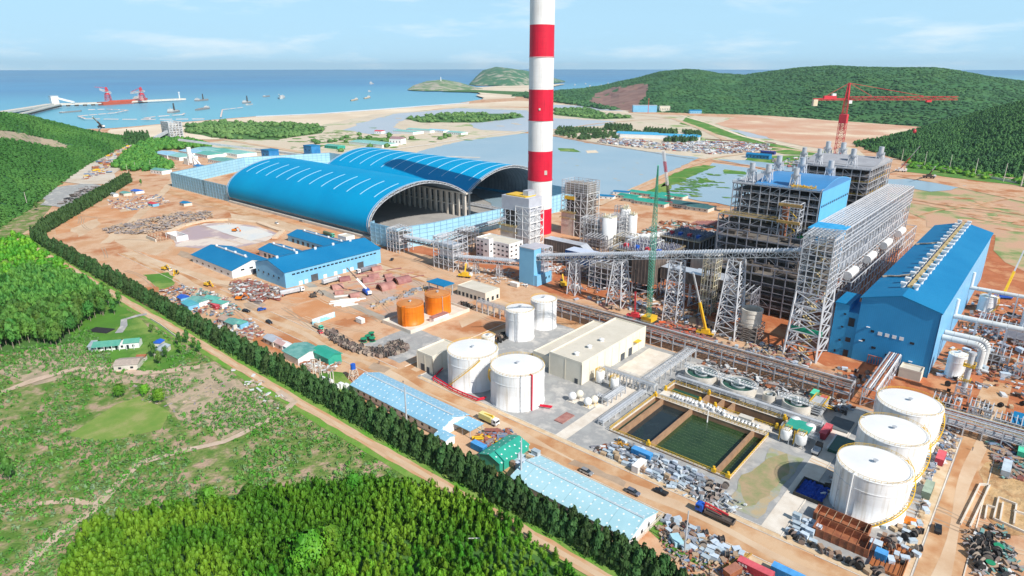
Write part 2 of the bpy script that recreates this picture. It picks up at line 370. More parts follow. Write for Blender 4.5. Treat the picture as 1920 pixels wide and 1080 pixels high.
def tmpl_mb(t, s, h, z0=0):
    mb = MB(); v = t[0]; mb.v = [(p[0]*s, p[1]*s, p[2]*h+z0) for p in v]; mb.f = [tuple(int(i) for i in q) for q in t[1]]; return mb
# ================================================================== land, sea, roads
POOL = (-110.5, -63.5, 184.6, 219.5)
CHAN = (-110.0, -62.0, 226.5, 235.5)
holes = [rect(*POOL), rect(*CHAN)]
SEA = mat('sea_water', (.012,.17,.40), (.03,.26,.50), rough=.32, scale=.0006, bump=.35, bscale=.03, spec=.35, det=6)
SHAL = mat('shallow_sea', (.14,.46,.60), (.06,.34,.54), rough=.3, scale=.0016, bump=.2, bscale=.03, det=7)
sea = MB(); v = [(-62000,-20000,-5.5),(30000,-20000,-5.5),(30000,70000,-5.5),(-62000,70000,-5.5)]
sea.add(v, [(0,1,2,3)]); struct('sea', sea, SEA)
n_ = SEA.node_tree; bs = n_.nodes['Principled BSDF']; old = bs.inputs['Base Color'].links[0].from_socket; p0 = at(-200,225); p1 = at(980,183); tv = (p1-p0); tv.z = 0; tv.normalize(); nv = Vector((-tv.y, tv.x, 0)); nv = nv if nv.x < 0 else -nv
ge = n_.nodes.new('ShaderNodeNewGeometry'); su = n_.nodes.new('ShaderNodeVectorMath'); su.operation = 'SUBTRACT'; su.inputs[1].default_value = p0; dt = n_.nodes.new('ShaderNodeVectorMath'); dt.operation = 'DOT_PRODUCT'; dt.inputs[1].default_value = nv
n_.links.new(ge.outputs['Position'], su.inputs[0]); n_.links.new(su.outputs[0], dt.inputs[0]); ad = n_.nodes.new('ShaderNodeTexNoise'); ad.inputs['Scale'].default_value = .0012; ad.inputs['Detail'].default_value = 5; n_.links.new(ge.outputs['Position'], ad.inputs['Vector'])
ma = n_.nodes.new('ShaderNodeMath'); ma.operation = 'MULTIPLY_ADD'; ma.inputs[1].default_value = 1500; n_.links.new(ad.outputs[0], ma.inputs[0]); n_.links.new(dt.outputs['Value'], ma.inputs[2])
mr_ = n_.nodes.new('ShaderNodeMapRange'); mr_.inputs[1].default_value = 500; mr_.inputs[2].default_value = 3600; n_.links.new(ma.outputs[0], mr_.inputs[0]); cm = n_.nodes.new('ShaderNodeMixRGB'); cm.inputs[1].default_value = (.13,.44,.56,1); n_.links.new(mr_.outputs[0], cm.inputs[0]); n_.links.new(old, cm.inputs[2]); n_.links.new(cm.outputs[0], bs.inputs['Base Color'])
coast = A((-300,300),(0,216),(62,233),(152,242),(215,240),(340,229),(480,218),(600,213.5),(700,206),(800,198),(860,193),(905,186),(960,181),(1010,180),(1110,176),(1200,170),(1400,160),(1700,155),(2100,150))
land = coast + [(2600,3000),(1500,-900),(-1500,-900),(-2600,200)]
sheet('ground', land, 0, SOIL, holes=holes)
sheet('beach', A((205,243),(340,230),(480,219),(600,214.5),(700,207),(800,199.5),(880,194),(970,189),(1010,190),(1180,207),(1180,212),(990,200),(930,200),(830,203),(740,213),(690,222),(640,236),(560,252),(400,262),(300,262),(200,250)), .1, SAND, jit=7)
sheet('surf_foam', A((480,217.5),(600,212.5),(700,205),(800,197.5),(880,192),(880,193.6),(800,199),(700,207),(600,214),(480,219)), .15, WHITE, jit=3)
sheet('marsh', A((600,235),(700,215),(880,200),(1000,203),(1180,212),(1400,222),(1500,240),(1580,275),(1640,300),(1640,330),(1330,300),(1190,282),(1000,246),(760,292),(560,320),(430,300),(380,270)), .2, MARSH, jit=12)
sheet('lagoon', A((672,232),(740,214),(860,203),(990,207),(1000,224),(900,231),(760,224),(735,236),(770,250),(690,252),(650,244)), .35, LAGOON, jit=9)
sheet('lagoon', A((880,232),(995,218),(1040,222),(1160,228),(1130,236),(1060,240),(985,247),(900,244)), .36, LAGOON, jit=8)
sheet('lagoon', A((1000,196),(1090,198),(1175,209),(1120,207),(1040,203)), .36, LAGOON, jit=6)
sheet('pond', A((742,300),(800,280),(870,264),(985,250),(1042,257),(1100,268),(1190,281),(1312,296),(1240,330),(1172,360),(1130,370),(1080,385),(950,400),(850,345)), .4, POND, jit=3)
sheet('pond', A((1345,299),(1400,301),(1500,312),(1560,318),(1640,335),(1640,352),(1480,322),(1410,312)), .4, POND, jit=3)
sheet('pond', A((1340,306),(1410,316),(1480,328),(1480,400),(1370,386),(1290,372),(1228,356),(1290,326)), .4, POND, jit=4)
sheet('pond', A((1655,336),(1700,336),(1760,345),(1812,349),(1780,357),(1745,360),(1700,352),(1655,350)), .4, POND, jit=3)
sheet('pond', A((1360,244),(1395,245),(1470,256),(1520,268),(1450,262),(1395,256)), .42, LAGOON, jit=4)
for i, P in enumerate([((1045,278),(1075,279),(1090,286),(1050,284)), ((1255,330),(1290,316),(1320,310),(1345,312),(1310,325),(1270,345),(1240,352)),
                       ((1308,338),(1325,334),(1332,342),(1312,344)), ((1355,318),(1395,322),(1400,328),(1360,326)), ((1210,362),(1250,340),(1262,352),(1245,366))]):
    sheet('water_plants', A(*P), .5, GRASS, jit=2.5)
sheet('sandbank', A((1098,283),(1118,282),(1122,287),(1100,288)), .5, SAND, jit=2)
sheet('quarry', A((1395,216),(1450,218),(1560,226),(1735,238),(1705,248),(1650,262),(1600,274),(1560,282),(1480,270),(1400,248),(1340,232)), .5, REDF, jit=8)
sheet('patchy_field', A((1655,355),(1720,338),(1920,372),(2100,400),(2050,560),(1880,490),(1860,440),(1740,425)), .15, FIELD2, jit=6)
sheet('marsh_grass', A((345,236),(420,228),(540,232),(612,238),(600,250),(520,262),(430,262),(350,250)), .6, FOREST, jit=8)
sheet('far_grass', A((758,223),(830,214),(960,213),(985,220),(900,230),(790,230)), .6, FOREST, jit=6)
sheet('far_grass', A((1040,205),(1100,203),(1130,214),(1190,222),(1120,224),(1040,216)), .6, FOREST, jit=6)
sheet('far_grass', A((1290,218),(1420,262),(1490,280),(1560,292),(1470,290),(1380,262),(1275,232)), .55, GRASS, jit=5)
sheet('far_grass', A((655,262),(720,258),(760,262),(700,272)), .6, GRASS, jit=5)
sheet('far_grass', A((1400,292),(1500,292),(1580,300),(1640,310),(1640,326),(1500,312),(1400,306)), .3, GRASS, jit=4)
sheet('far_grass', A((1700,305),(1920,335),(2060,356),(2060,372),(1920,350),(1700,322)), .3, GRASS, jit=3)
# the countryside on the left
near = A((40,440),(80,458),(190,520),(320,596))+[(-244,119.6),(-147,120.2),(-40,121.2),(60,121.5),(60,-250),(-900,-300),(-1500,-200),(-1500,250)]+A((-100,330),(60,345),(120,360),(70,420))
sheet('scrubland', near, .06, SCRUB)
sheet('hill_foot', A((-400,500),(-100,250),(40,262),(130,290),(235,262),(275,262),(220,292),(150,312),(90,350),(70,400),(40,440),(0,520),(-100,560)), .05, HILLM, jit=5)
sheet('lawn', A((118,605),(180,585),(205,560),(240,582),(280,612),(330,640),(360,665),(330,690),(250,700),(215,690),(200,660),(150,645)), .12, GRASS, jit=1.2)
sheet('lawn', A((20,470),(70,470),(150,520),(190,545),(160,560),(90,560),(10,540),(-60,500)), .12, GRASS, jit=4)
sheet('lawn', A((120,820),(190,770),(260,745),(320,772),(310,800),(200,830)), .12, mat('dry_lawn', (.15,.27,.045), (.30,.32,.11), third=(.20,.29,.06), scale=.1, det=10), jit=5)
sheet('cleared_field', A((60,650),(160,640),(220,700),(330,690),(400,680),(440,700),(520,760),(500,790),(420,820),(330,790),(300,730),(180,705),(60,720),(0,700)), .1, BROWNF, jit=3)
sheet('young_forest_floor', A((110,1100),(170,980),(330,950),(520,915),(700,905),(800,915),(900,945),(1000,1010),(1130,1110)), .11, FOREST, jit=2)
sheet('wood_floor', A((-80,560),(60,520),(150,530),(210,560),(190,590),(150,640),(60,655),(-80,680)), .11, FOREST, jit=2)
# dirt tracks
def path(name, P, w, m, z=.2, jit=.12, raw=False):
    Q = P if raw else A(*P); out = []
    for i in range(len(Q)-1):
        a = Vector(Q[i]); b = Vector(Q[i+1]); n = max(1, int((b-a).length/max(w*1.1, 6)))
        for k in range(n): out.append(a+(b-a)*k/n)
    out.append(Vector(Q[-1])); out = [(p.x+random.uniform(-.05,.05)*w, p.y+random.uniform(-.05,.05)*w) for p in out]
    mb = MB(); mb.ribbon(out, w, z, jit); return struct(name, mb, m)
VERGE = mat('green_verge', (.13,.34,.035), (.24,.36,.08), third=(.16,.30,.05), scale=.12, det=10, bump=.4)
mb = MB(); mb.ribbon([(-640+i*12, 123.6+random.uniform(-.3,.3)) for i in range(58)], 9.5, .14, .06); struct('verge', mb, VERGE)
mb = MB(); mb.ribbon([(-640+i*12, 116.8+random.uniform(-.3,.3)) for i in range(58)], 3, .15, .3); struct('verge', mb, VERGE)
path('dirt_track', [(-632,119),(-520,120.3),(-420,119.6),(-330,120.2),(-244,119.8),(-147,120.2),(-40,120.9),(70,121)], 4.4, mat('track_clay', (.56,.31,.16), (.62,.44,.29), scale=.1, det=8), .22, .14, raw=True)
path('dirt_track', [(-632,118.8),(-520,120.1),(-420,119.5),(-330,120.1),(-244,119.7),(-147,120.1),(-40,120.8),(70,120.9)], 2.0, ROAD2, .26, .12, raw=True)
path('dirt_track', ((45,440),(60,430),(95,415),(130,400)), 4, ROAD2)
path('farm_track', ((-20,745),(60,715),(130,695),(200,690),(260,700),(330,695),(375,688)), 4.2, mat('pinkish_track', (.62,.46,.36), (.50,.38,.27), scale=.2, det=8), .3, .3)
path('farm_track', ((40,1075),(62,1050),(110,1000),(170,960),(220,910),(262,870),(330,850),(420,830),(480,800),(530,775),(552,755),(520,735)), 3.1, mat('pinkish_track_soil', (.60,.46,.37), (.46,.37,.25), scale=.3, det=8), .3, .35)
path('farm_track', ((-20,950),(60,947),(130,940),(175,945)), 2.2, MATS['pinkish_track'], .28, .4)
path('driveway', ((222,625),(232,612),(232,600),(262,592),(275,590)), 3.6, GRAV, .3)
path('ditch', [(-625,128.2),(-560,127.4),(-466,125.4),(-400,125.2),(-340,125.8),(-300,125.4)], 2.0, mat('muddy_water', (.20,.12,.08), (.16,.11,.07), rough=.3), .24, .1, raw=True)
path('far_track', ((330,318),(270,300),(235,300),(225,290),(260,272),(330,262),(420,262),(560,285),(640,296)), 12, ROAD2, .65)
path('far_track', ((240,345),(190,350),(130,352),(90,380)), 8, ROAD2, .3)
sheet('works_yard', A((75,385),(100,352),(160,345),(215,352),(165,372),(130,392)), .36, GRAV, jit=4)
sheet('works_yard', A((105,340),(140,325),(185,290),(215,272),(262,262),(250,290),(215,330),(215,345),(150,345)), .4, mat('pale_yard', (.66,.60,.52), (.56,.46,.36), scale=.03, det=8), jit=5)
# causeways and site roads
path('causeway', ((1120,385),(1175,362),(1240,332),(1300,308),(1335,297),(1400,288),(1480,280)), 9, ROAD2, .7, .1)
path('causeway', ((1175,362),(1240,332),(1300,308),(1335,297)), 4.5, SOIL, .75, .1)
path('causeway', ((900,296),(760,292),(700,285),(800,272),(900,256),(985,245)), 9, PALEC, .6)
path('causeway', ((1340,303),(1400,310),(1455,322)), 6, REDF, .6)
path('stone_dyke', ((1040,256),(1100,266),(1190,281),(1250,291),(1303,299)), 3, ROCK, .9, .3)
path('far_track', ((1185,215),(1260,222),(1310,240),(1360,262),(1430,275),(1560,290),(1700,300),(1800,318),(1920,338),(2050,360)), 14, ROAD2, .62)
path('far_track', ((1275,216),(1330,232),(1390,255),(1440,268),(1500,276)), 10, SAND, .66)
path('far_track', ((1040,244),(1120,232),(1190,226),(1260,222)), 10, ROAD2, .64)
path('far_track', ((1690,330),(1800,350),(1920,376),(2040,400)), 16, SOIL, .46)
path('far_track', ((1710,375),(1790,388),(1860,395),(1960,410)), 4, ROADM, .52)
path('far_track', ((1720,405),(1760,395),(1830,385),(1900,372)), 3, ROADM, .56)
XR0, XR1 = -500, 60
def road(name, x0, x1, y0, y1, m, z=.05):
    mb = MB(); n = max(1, int(max(x1-x0, y1-y0)/8))
    for i in range(n):
        if x1-x0 > y1-y0: a = x0+(x1-x0)*i/n; b = x0+(x1-x0)*(i+1)/n; mb.add([(a,y0,z),(b,y0,z),(b,y1,z),(a,y1,z)], [(0,1,2,3)])
        else: a = y0+(y1-y0)*i/n; b = y0+(y1-y0)*(i+1)/n; mb.add([(x0,a,z),(x1,a,z),(x1,b,z),(x0,b,z)], [(0,1,2,3)])
    return struct(name, mb, m)
sheet('yard', rect(-207,-8,167.5,266), .02, GRAV, jit=1.0, holes=holes)
sheet('yard', rect(-247,-217,171,204), .02, GRAV, jit=1)
sheet('red_yard', A((1060,560),(1240,560),(1420,640),(1560,690),(1700,760),(1900,800),(1980,760),(1980,420),(1820,420),(1600,500),(1100,480),(1000,500)), .03, REDS, jit=2)
sheet('red_yard', A((690,465),(760,470),(900,500),(1060,560),(1060,520),(960,480),(830,470),(760,455)), .035, REDS, jit=1.5)
sheet('red_yard', rect(-60,-12,272,312), .045, REDS, jit=2)
sheet('laydown_yard', rect(-330,-250,205,262), .03, mat('laydown_soil', (.56,.40,.31), (.62,.30,.15), third=(.50,.36,.28), scale=.06, det=8), jit=2)
sheet('gravel_patch', A((1080,505),(1130,500),(1200,520),(1130,545)), .06, GRAV, jit=1)
OSO = mat('orange_soil', (.56,.255,.11), (.66,.40,.24), third=(.60,.31,.16), scale=.05, det=9)
for P_, jj in ((((95,420),(150,395),(215,385),(270,392),(255,405),(180,420),(110,440)),3),(((545,575),(600,560),(665,585),(640,600),(590,612),(560,600)),1),(((640,590),(735,565),(740,572),(650,600)),1),(((455,398),(520,405),(640,435),(680,452),(660,456),(560,435),(460,408)),2),(((230,435),(330,500),(420,540),(400,560),(300,505)),2.5),(((520,520),(600,555),(560,570),(480,560)),1.5),(((300,350),(420,375),(440,390),(330,370)),3)): zo = globals().get('zo', .034)+.003; sheet('orange_soil', A(*P_), zo, OSO, jit=jj)
for P_ in (((200,440),(250,425),(330,455),(290,480),(230,462)),((210,385),(255,378),(265,392),(225,398)),((430,400),(520,412),(600,432),(560,438),(440,412)),((330,520),(400,545),(440,575),(400,580),(340,540)),((620,455),(700,470),(690,478),(620,466)),((560,600),(640,625),(720,665),(690,672),(600,632)),((380,350),(430,362),(520,395),(480,392),(390,365)),((130,430),(180,410),(190,420),(150,445)),((860,600),(930,575),(940,582),(870,612))): zo += .0011; sheet('pale_sand_patch', A(*P_), zo, ROAD2, jit=2.2)
DAMP = mat('damp_soil', (.36,.25,.17), (.48,.36,.26), scale=.08, det=8)
for P_ in (((455,570),(480,562),(500,572),(470,580)),((700,680),(735,690),(720,700),(690,690)),((340,470),(420,495),(400,500),(330,478)),((800,520),(860,535),(850,542),(800,528)),((1075,860),(1180,905),(1170,912),(1065,868))): sheet('damp_soil', A(*P_), .088, DAMP, jit=1)
road('main_road', -520, 70, 155.6, 166.4, ROADM)
sheet('wheel_tracks', [(-520+i*8, 161.9+1.6*math.sin(i*.7)) for i in range(74)]+[(64-i*8, 158.6+1.2*math.sin(i*.9)) for i in range(74)], .075, ROAD2)
road('cross_road', -211.5, -200.5, 166.4, 262, ROADM, .056)
sheet('wheel_tracks', [(-204+math.sin(i*.8), 170+i*6) for i in range(15)]+[(-208+math.sin(i*.9), 254-i*6) for i in range(15)], .08, ROAD2)
road('inner_road', -390, -150, 258, 267, ROADM, .0605)
sheet('wheel_tracks', [(-380+i*8, 265+math.sin(i*.7)) for i in range(23)]+[(-204-i*8, 260.5+math.sin(i)) for i in range(22)], .078, ROAD2)
road('inner_road', -395, -386, 166.4, 320, ROADM, .054)
road('inner_road', -8.5, 1.5, 120, 330, ROADM, .058)
sheet('wheel_tracks', [(-1.5+math.sin(i*.5), 150+i*8) for i in range(20)]+[(-5+math.sin(i*.6), 302-i*8) for i in range(20)], .08, ROAD2)
road('site_road', -760, -395, 282, 293, ROADM, .0575)
path('site_road', [(-560,160),(-620,200),(-760,285),(-840,330)], 8, ROAD2, .06, .1, raw=True)
path('asphalt_strip', [(-385,214),(-340,206),(-300,203),(-262,201.5)], 5, ASPH, .07, .1, raw=True)
path('site_road', [(-520,161),(-400,172),(-350,190),(-332,215),(-338,258)], 7, ROAD2, .072, .1, raw=True)
road('concrete_path', -47.2, -41.2, 167, 264, PALEC, .09)
road('concrete_path', -124.5, -119.5, 168, 222, PALEC, .09)
sheet('paved_apron', rect(-137,-118,222,262), .085, PALEC, jit=.4)
sheet('stained_ground', rect(-60,-49,171,213), .095, mat('weedy_gravel', (.30,.33,.17), (.46,.36,.22), third=(.36,.36,.30), scale=.15, det=9), jit=1.2)
sheet('grass_patch', A((1385,900),(1440,860),(1475,850),(1480,880),(1440,930),(1400,950)), .1, mat('thin_grass', (.27,.28,.13), (.42,.31,.19), scale=.25, det=8), jit=.8)
sheet('grass_patch', A((1205,985),(1240,970),(1300,995),(1350,1030),(1330,1070),(1260,1040)), .1, GRASS, jit=1)
sheet('grass_patch', A((270,515),(320,510),(330,535),(300,545)), .1, GRASS, jit=1.5)
sheet('grass_patch', A((330,590),(420,600),(490,660),(470,680),(380,640)), .1, FIELD2, jit=2)
sheet('grass_patch', A((600,690),(640,700),(680,735),(640,755),(600,730)), .1, GRASS, jit=1.5)
sheet('excavation', A((1850,870),(1930,840),(1990,900),(1990,1000),(1900,1010),(1830,960)), .1, mat('dug_earth', (.50,.32,.15), (.40,.22,.10), third=(.56,.38,.2), scale=.1, det=9, bump=1, bscale=.3), jit=1.5)
# tyre tracks over the bare ground
tt = [MB(), MB()]
for (px0, py0, px1, py1, n) in ((110,430,420,400,16),(330,370,640,440,10),(250,480,520,590,14),(520,520,780,600,16),(700,470,960,600,12),(1060,560,1400,650,8),(1800,690,1920,700,5),(1780,900,1880,1060,8),(380,455,520,470,5),(150,400,330,480,8)):
    for k in range(n):
        a = at(random.uniform(px0,px1), random.uniform(min(py0,py1),max(py0,py1))); b = a+Vector((random.choice((-1,1))*random.uniform(20,60), random.uniform(-16,16), 0)); c = (a+b)/2+Vector((random.uniform(-8,8), random.uniform(-8,8), 0)); P_ = [(1-t)**2*a+2*t*(1-t)*c+t*t*b for t in [i/9 for i in range(10)]]
        for q in (0, 1.9): tt[k % 2].ribbon([(p.x, p.y+q) for p in P_], .55, .093+.002*k/20, .3)
struct('tyre_tracks', tt[0], DAMP); struct('tyre_tracks', tt[1], ROAD2)
# kerbs, pavements and drains
kb = MB()
for y, a, b in ((155.2,-520,-9),(155.2,2,60),(166.6,-520,-389),(166.6,-384,-213),(166.6,-199,-9),(152.6,-200,-9),(168.9,-199,-9)):
    x = a
    while x < b:
        e = min(b, x+6); 
        if random.random() > .06: kb.box(x, e-.15, y-.15, y+.15, 0, .2+random.uniform(0,.04))
        x = e
for x, a, b in ((-8.9,168,262),(-12.6,168,262),(-199.9,169,252),(-212,170,252),(-41,168,262),(1.9,168,262)):
    y = a
    while y < b: kb.box(x-.15, x+.15, y, y+5.9, 0, .22); y += 6
struct('kerb', kb, PALEC)
pv = MB(); pv.box(-199,-9,167,168.7,0,.1); pv.box(-200,-9,152.8,155,0,.1); pv.box(-12.4,-9.1,169,262,0,.1); struct('pavement', pv, mat('dusty_paving', (.70,.55,.38), (.60,.42,.25), scale=.3, det=8))

# ------------------------------------------------------------------ hills
HS = {}
def hill(name, cols, k, m, rough=6, back=1.7, rows=16, pw=.8):
    "cols: (px, y of the foot, y of the skyline); k: how many times farther the ridge lies than the foot"
    C = []
    for i in range(len(cols)-1):
        n = max(1, int(abs(cols[i+1][0]-cols[i][0])/14))
        for j in range(n): t = j/n; C.append([cols[i][q]*(1-t)+cols[i+1][q]*t for q in range(3)])
    C.append(list(cols[-1])); mb = MB(); nb = 8
    for px, yb, yr in C:
        B = at(px, yb); D = math.hypot(B.x, B.y); x = px-960; y = 540-yr; fy = FPX*math.cos(PITCH)+y*math.sin(PITCH); uz = -FPX*math.sin(PITCH)+y*math.cos(PITCH)
        Dg = H*math.hypot(x, fy)/-uz if uz < -1 else 1e9; RD = min(D*k, D+.5*max(0, Dg-D)); zr = max(.3, H+RD*uz/math.hypot(x, fy))
        d0 = Vector((B.x/D, B.y/D, 0)); d1 = Vector((x*math.cos(YAW)-fy*math.sin(YAW), x*math.sin(YAW)+fy*math.cos(YAW), 0)).normalized()
        for q in range(rows+1):
            d = d0.lerp(d1, q/rows).normalized()
            t = q/rows; rr = D+(RD-D)*t; p = d*rr; s = math.sin(t*math.pi/2)**pw
            z = zr*s+rough*(noise.noise(p*.006)+.5*noise.noise(p*.015))*4*t*(1-t); mb.v.append((p.x, p.y, z-.8*(1-t)))
        d = d1; LB_ = (back-1)*RD if zr > 125 else min((back-1)*RD, .62*zr*RD/(H-zr)+4)
        for q in range(1, nb+1):
            t = q/nb; rr = RD+LB_*t; p = d*rr; mb.v.append((p.x, p.y, (zr*(1-t)-3*t) if zr <= 125 else zr*math.cos(t*math.pi/2)**1.3-3*t))
    w = rows+nb+1
    for i in range(len(C)-1):
        for q in range(w-1): mb.f.append((i*w+q, (i+1)*w+q, (i+1)*w+q+1, i*w+q+1))
    o = mb.build(name, m, smooth=True); tag(o, kind='structure'); HS[name+str(len(HS))] = (mb, w, rows, len(C)); return mb, w, rows, len(C)
HL = hill('hillside', [(-420,640,150),(-260,560,170),(-120,500,190),(-60,470,200),(0,425,212),(50,395,217),(100,355,229),(150,318,242),(190,296,250),(235,275,257),(280,262,261)], 1.75, HILLM, 10)
HR = hill('mountain', [(960,181,178),(1000,182,174),(1050,187,169),(1090,194,166),(1130,202,160),(1160,206,153),(1195,209,146),(1240,211,134),(1285,212,130),(1310,213,131),(1350,214,138),(1395,215,141),(1440,217,134),(1500,221,127),(1560,226,123.5),(1620,230,126),(1680,235,127),(1750,240,127),(1795,243,133),(1850,246,143),(1920,250,153),(2080,256,172)], 1.75, HILLM, 16)
HN = hill('near_hill', [(1602,274,268),(1650,289,262),(1700,303,250),(1750,312,236),(1800,320,223),(1850,327,208),(1920,336,192),(2000,350,172),(2150,375,150),(2400,430,140)], 1.55, HILLM, 8)
def proj(v):
    x = v[0]*math.cos(YAW)+v[1]*math.sin(YAW); f = -v[0]*math.sin(YAW)+v[1]*math.cos(YAW); z = v[2]-H; d = f*math.cos(PITCH)-z*math.sin(PITCH); u = f*math.sin(PITCH)+z*math.cos(PITCH)
    return 960+FPX*x/d, 540-FPX*u/d
BURNP = [(1100,196),(1118,176),(1136,170),(1150,164),(1180,162),(1203,157),(1217,160),(1212,178),(1198,196),(1192,213),(1160,208),(1130,203)]
BARE = [(-20,244),(20,246),(60,255),(100,263),(130,274),(132,280),(95,276),(50,268),(10,262),(-20,262)]
def patch(H_, P, m, name, dz):
    mb, w, rows, nc = H_; o = MB()
    for i in range(nc-1):
        for q in range(rows):
            ii = (i*w+q, (i+1)*w+q, (i+1)*w+q+1, i*w+q+1); V = [Vector(mb.v[k]) for k in ii]; N = 4
            for a in range(N):
                for b in range(N):
                    g = [(V[0]*(1-u)+V[1]*u)*(1-v)+(V[3]*(1-u)+V[2]*u)*v for u, v in ((a/N,b/N),((a+1)/N,b/N),((a+1)/N,(b+1)/N),(a/N,(b+1)/N))]
                    c = (g[0]+g[2])/2; x, y = proj(c); x += 5*noise.noise(c*.02); y += 3*noise.noise(c*.02+Vector((9,9,9)))
                    if inside(x, y, P): o.add([p+Vector((0,0,dz)) for p in g], [(0,1,2,3)])
    if o.v: struct(name, o, m)
patch(HR, BURNP, BURNT, 'burnt_slope', 1.2); patch(HL, BARE, MATS['cleared_ground'], 'bare_slope', .8)
hill('island', [(764,168,168),(775,169,160),(800,170,152),(830,170,149),(860,169,154),(880,168,160),(905,167,166)], 1.25, mat('island_scrub', (.13,.24,.10), (.46,.41,.33), third=(.20,.29,.13), scale=.012, det=10, lo=.44, hi=.56), 10, back=1.3)
hill('island', [(880,158,157),(893,160,143),(905,160,132),(930,160,125),(955,161,128),(985,160,132),(1010,159,138),(1045,155,148),(1060,153,152)], 1.25, mat('headland_cover', (.06,.18,.09), (.40,.38,.30), third=(.09,.20,.09), scale=.010, det=10, lo=.46, hi=.60), 14, back=1.3)
hill('isthmus', [(830,171,170),(880,172,168),(930,176,170),(985,180,172),(1000,181,173)], 1.1, FOREST, 3, back=1.1)

sheet('headland_shore', A((870,165),(960,160),(1060,157),(1000,170),(960,184),(905,187),(895,178),(900,172)), .4, SAND, jit=20)
# ================================================================== chimney
CX, CY = -324.7, 411.1
t = thing('chimney', 'very tall chimney painted in broad red and white bands', 'chimney', (CX, CY, 0))
zs = [0, 21, 44, 67.5, 91, 114.5, 138.5, 161, 184, 207, 230]
def cr(z): return 10.1-z*.0042
for i in range(10):
    mb = MB(); mb.lathe(CX, CY, [(cr(zs[i]), zs[i]), (cr((zs[i]+zs[i+1])/2), (zs[i]+zs[i+1])/2), (cr(zs[i+1]), zs[i+1])], 64)
    mb.build('painted_band', CHW if i % 2 else REDP, t, smooth=True)
mb = MB(); mb.lathe(CX, CY, [(cr(230), 230), (8.6, 230), (8.6, 222), (0.1, 222)], 48); mb.build('rim', CONC, t)
dv = Vector((-CX, -CY, 0)).normalized(); sv = Vector((dv.y, -dv.x, 0))
for z, off, w, h in ((51, .42, 3.0, 3.4), (100, -.1, 1.3, 1.6), (62, -.95, .8, 6)):
    mb = MB(); p = Vector((CX, CY, z))+dv*math.sqrt(1-off*off)*9.9-sv*off*9.9
    mb.obox(p, (w, .5, h), math.atan2(dv.y, dv.x)+math.pi/2); mb.build('hatch', CONC, t)
for z in (44, 91, 138):
    mb = MB()
    for i in range(40):
        a = 2*math.pi*i/40; b = 2*math.pi*(i+1)/40; r = cr(z)+.35
        mb.beam((CX+r*math.cos(a), CY+r*math.sin(a), z+.2), (CX+r*math.cos(b), CY+r*math.sin(b), z+.2), .25)
    mb.build('ring_rail', REDP, t)

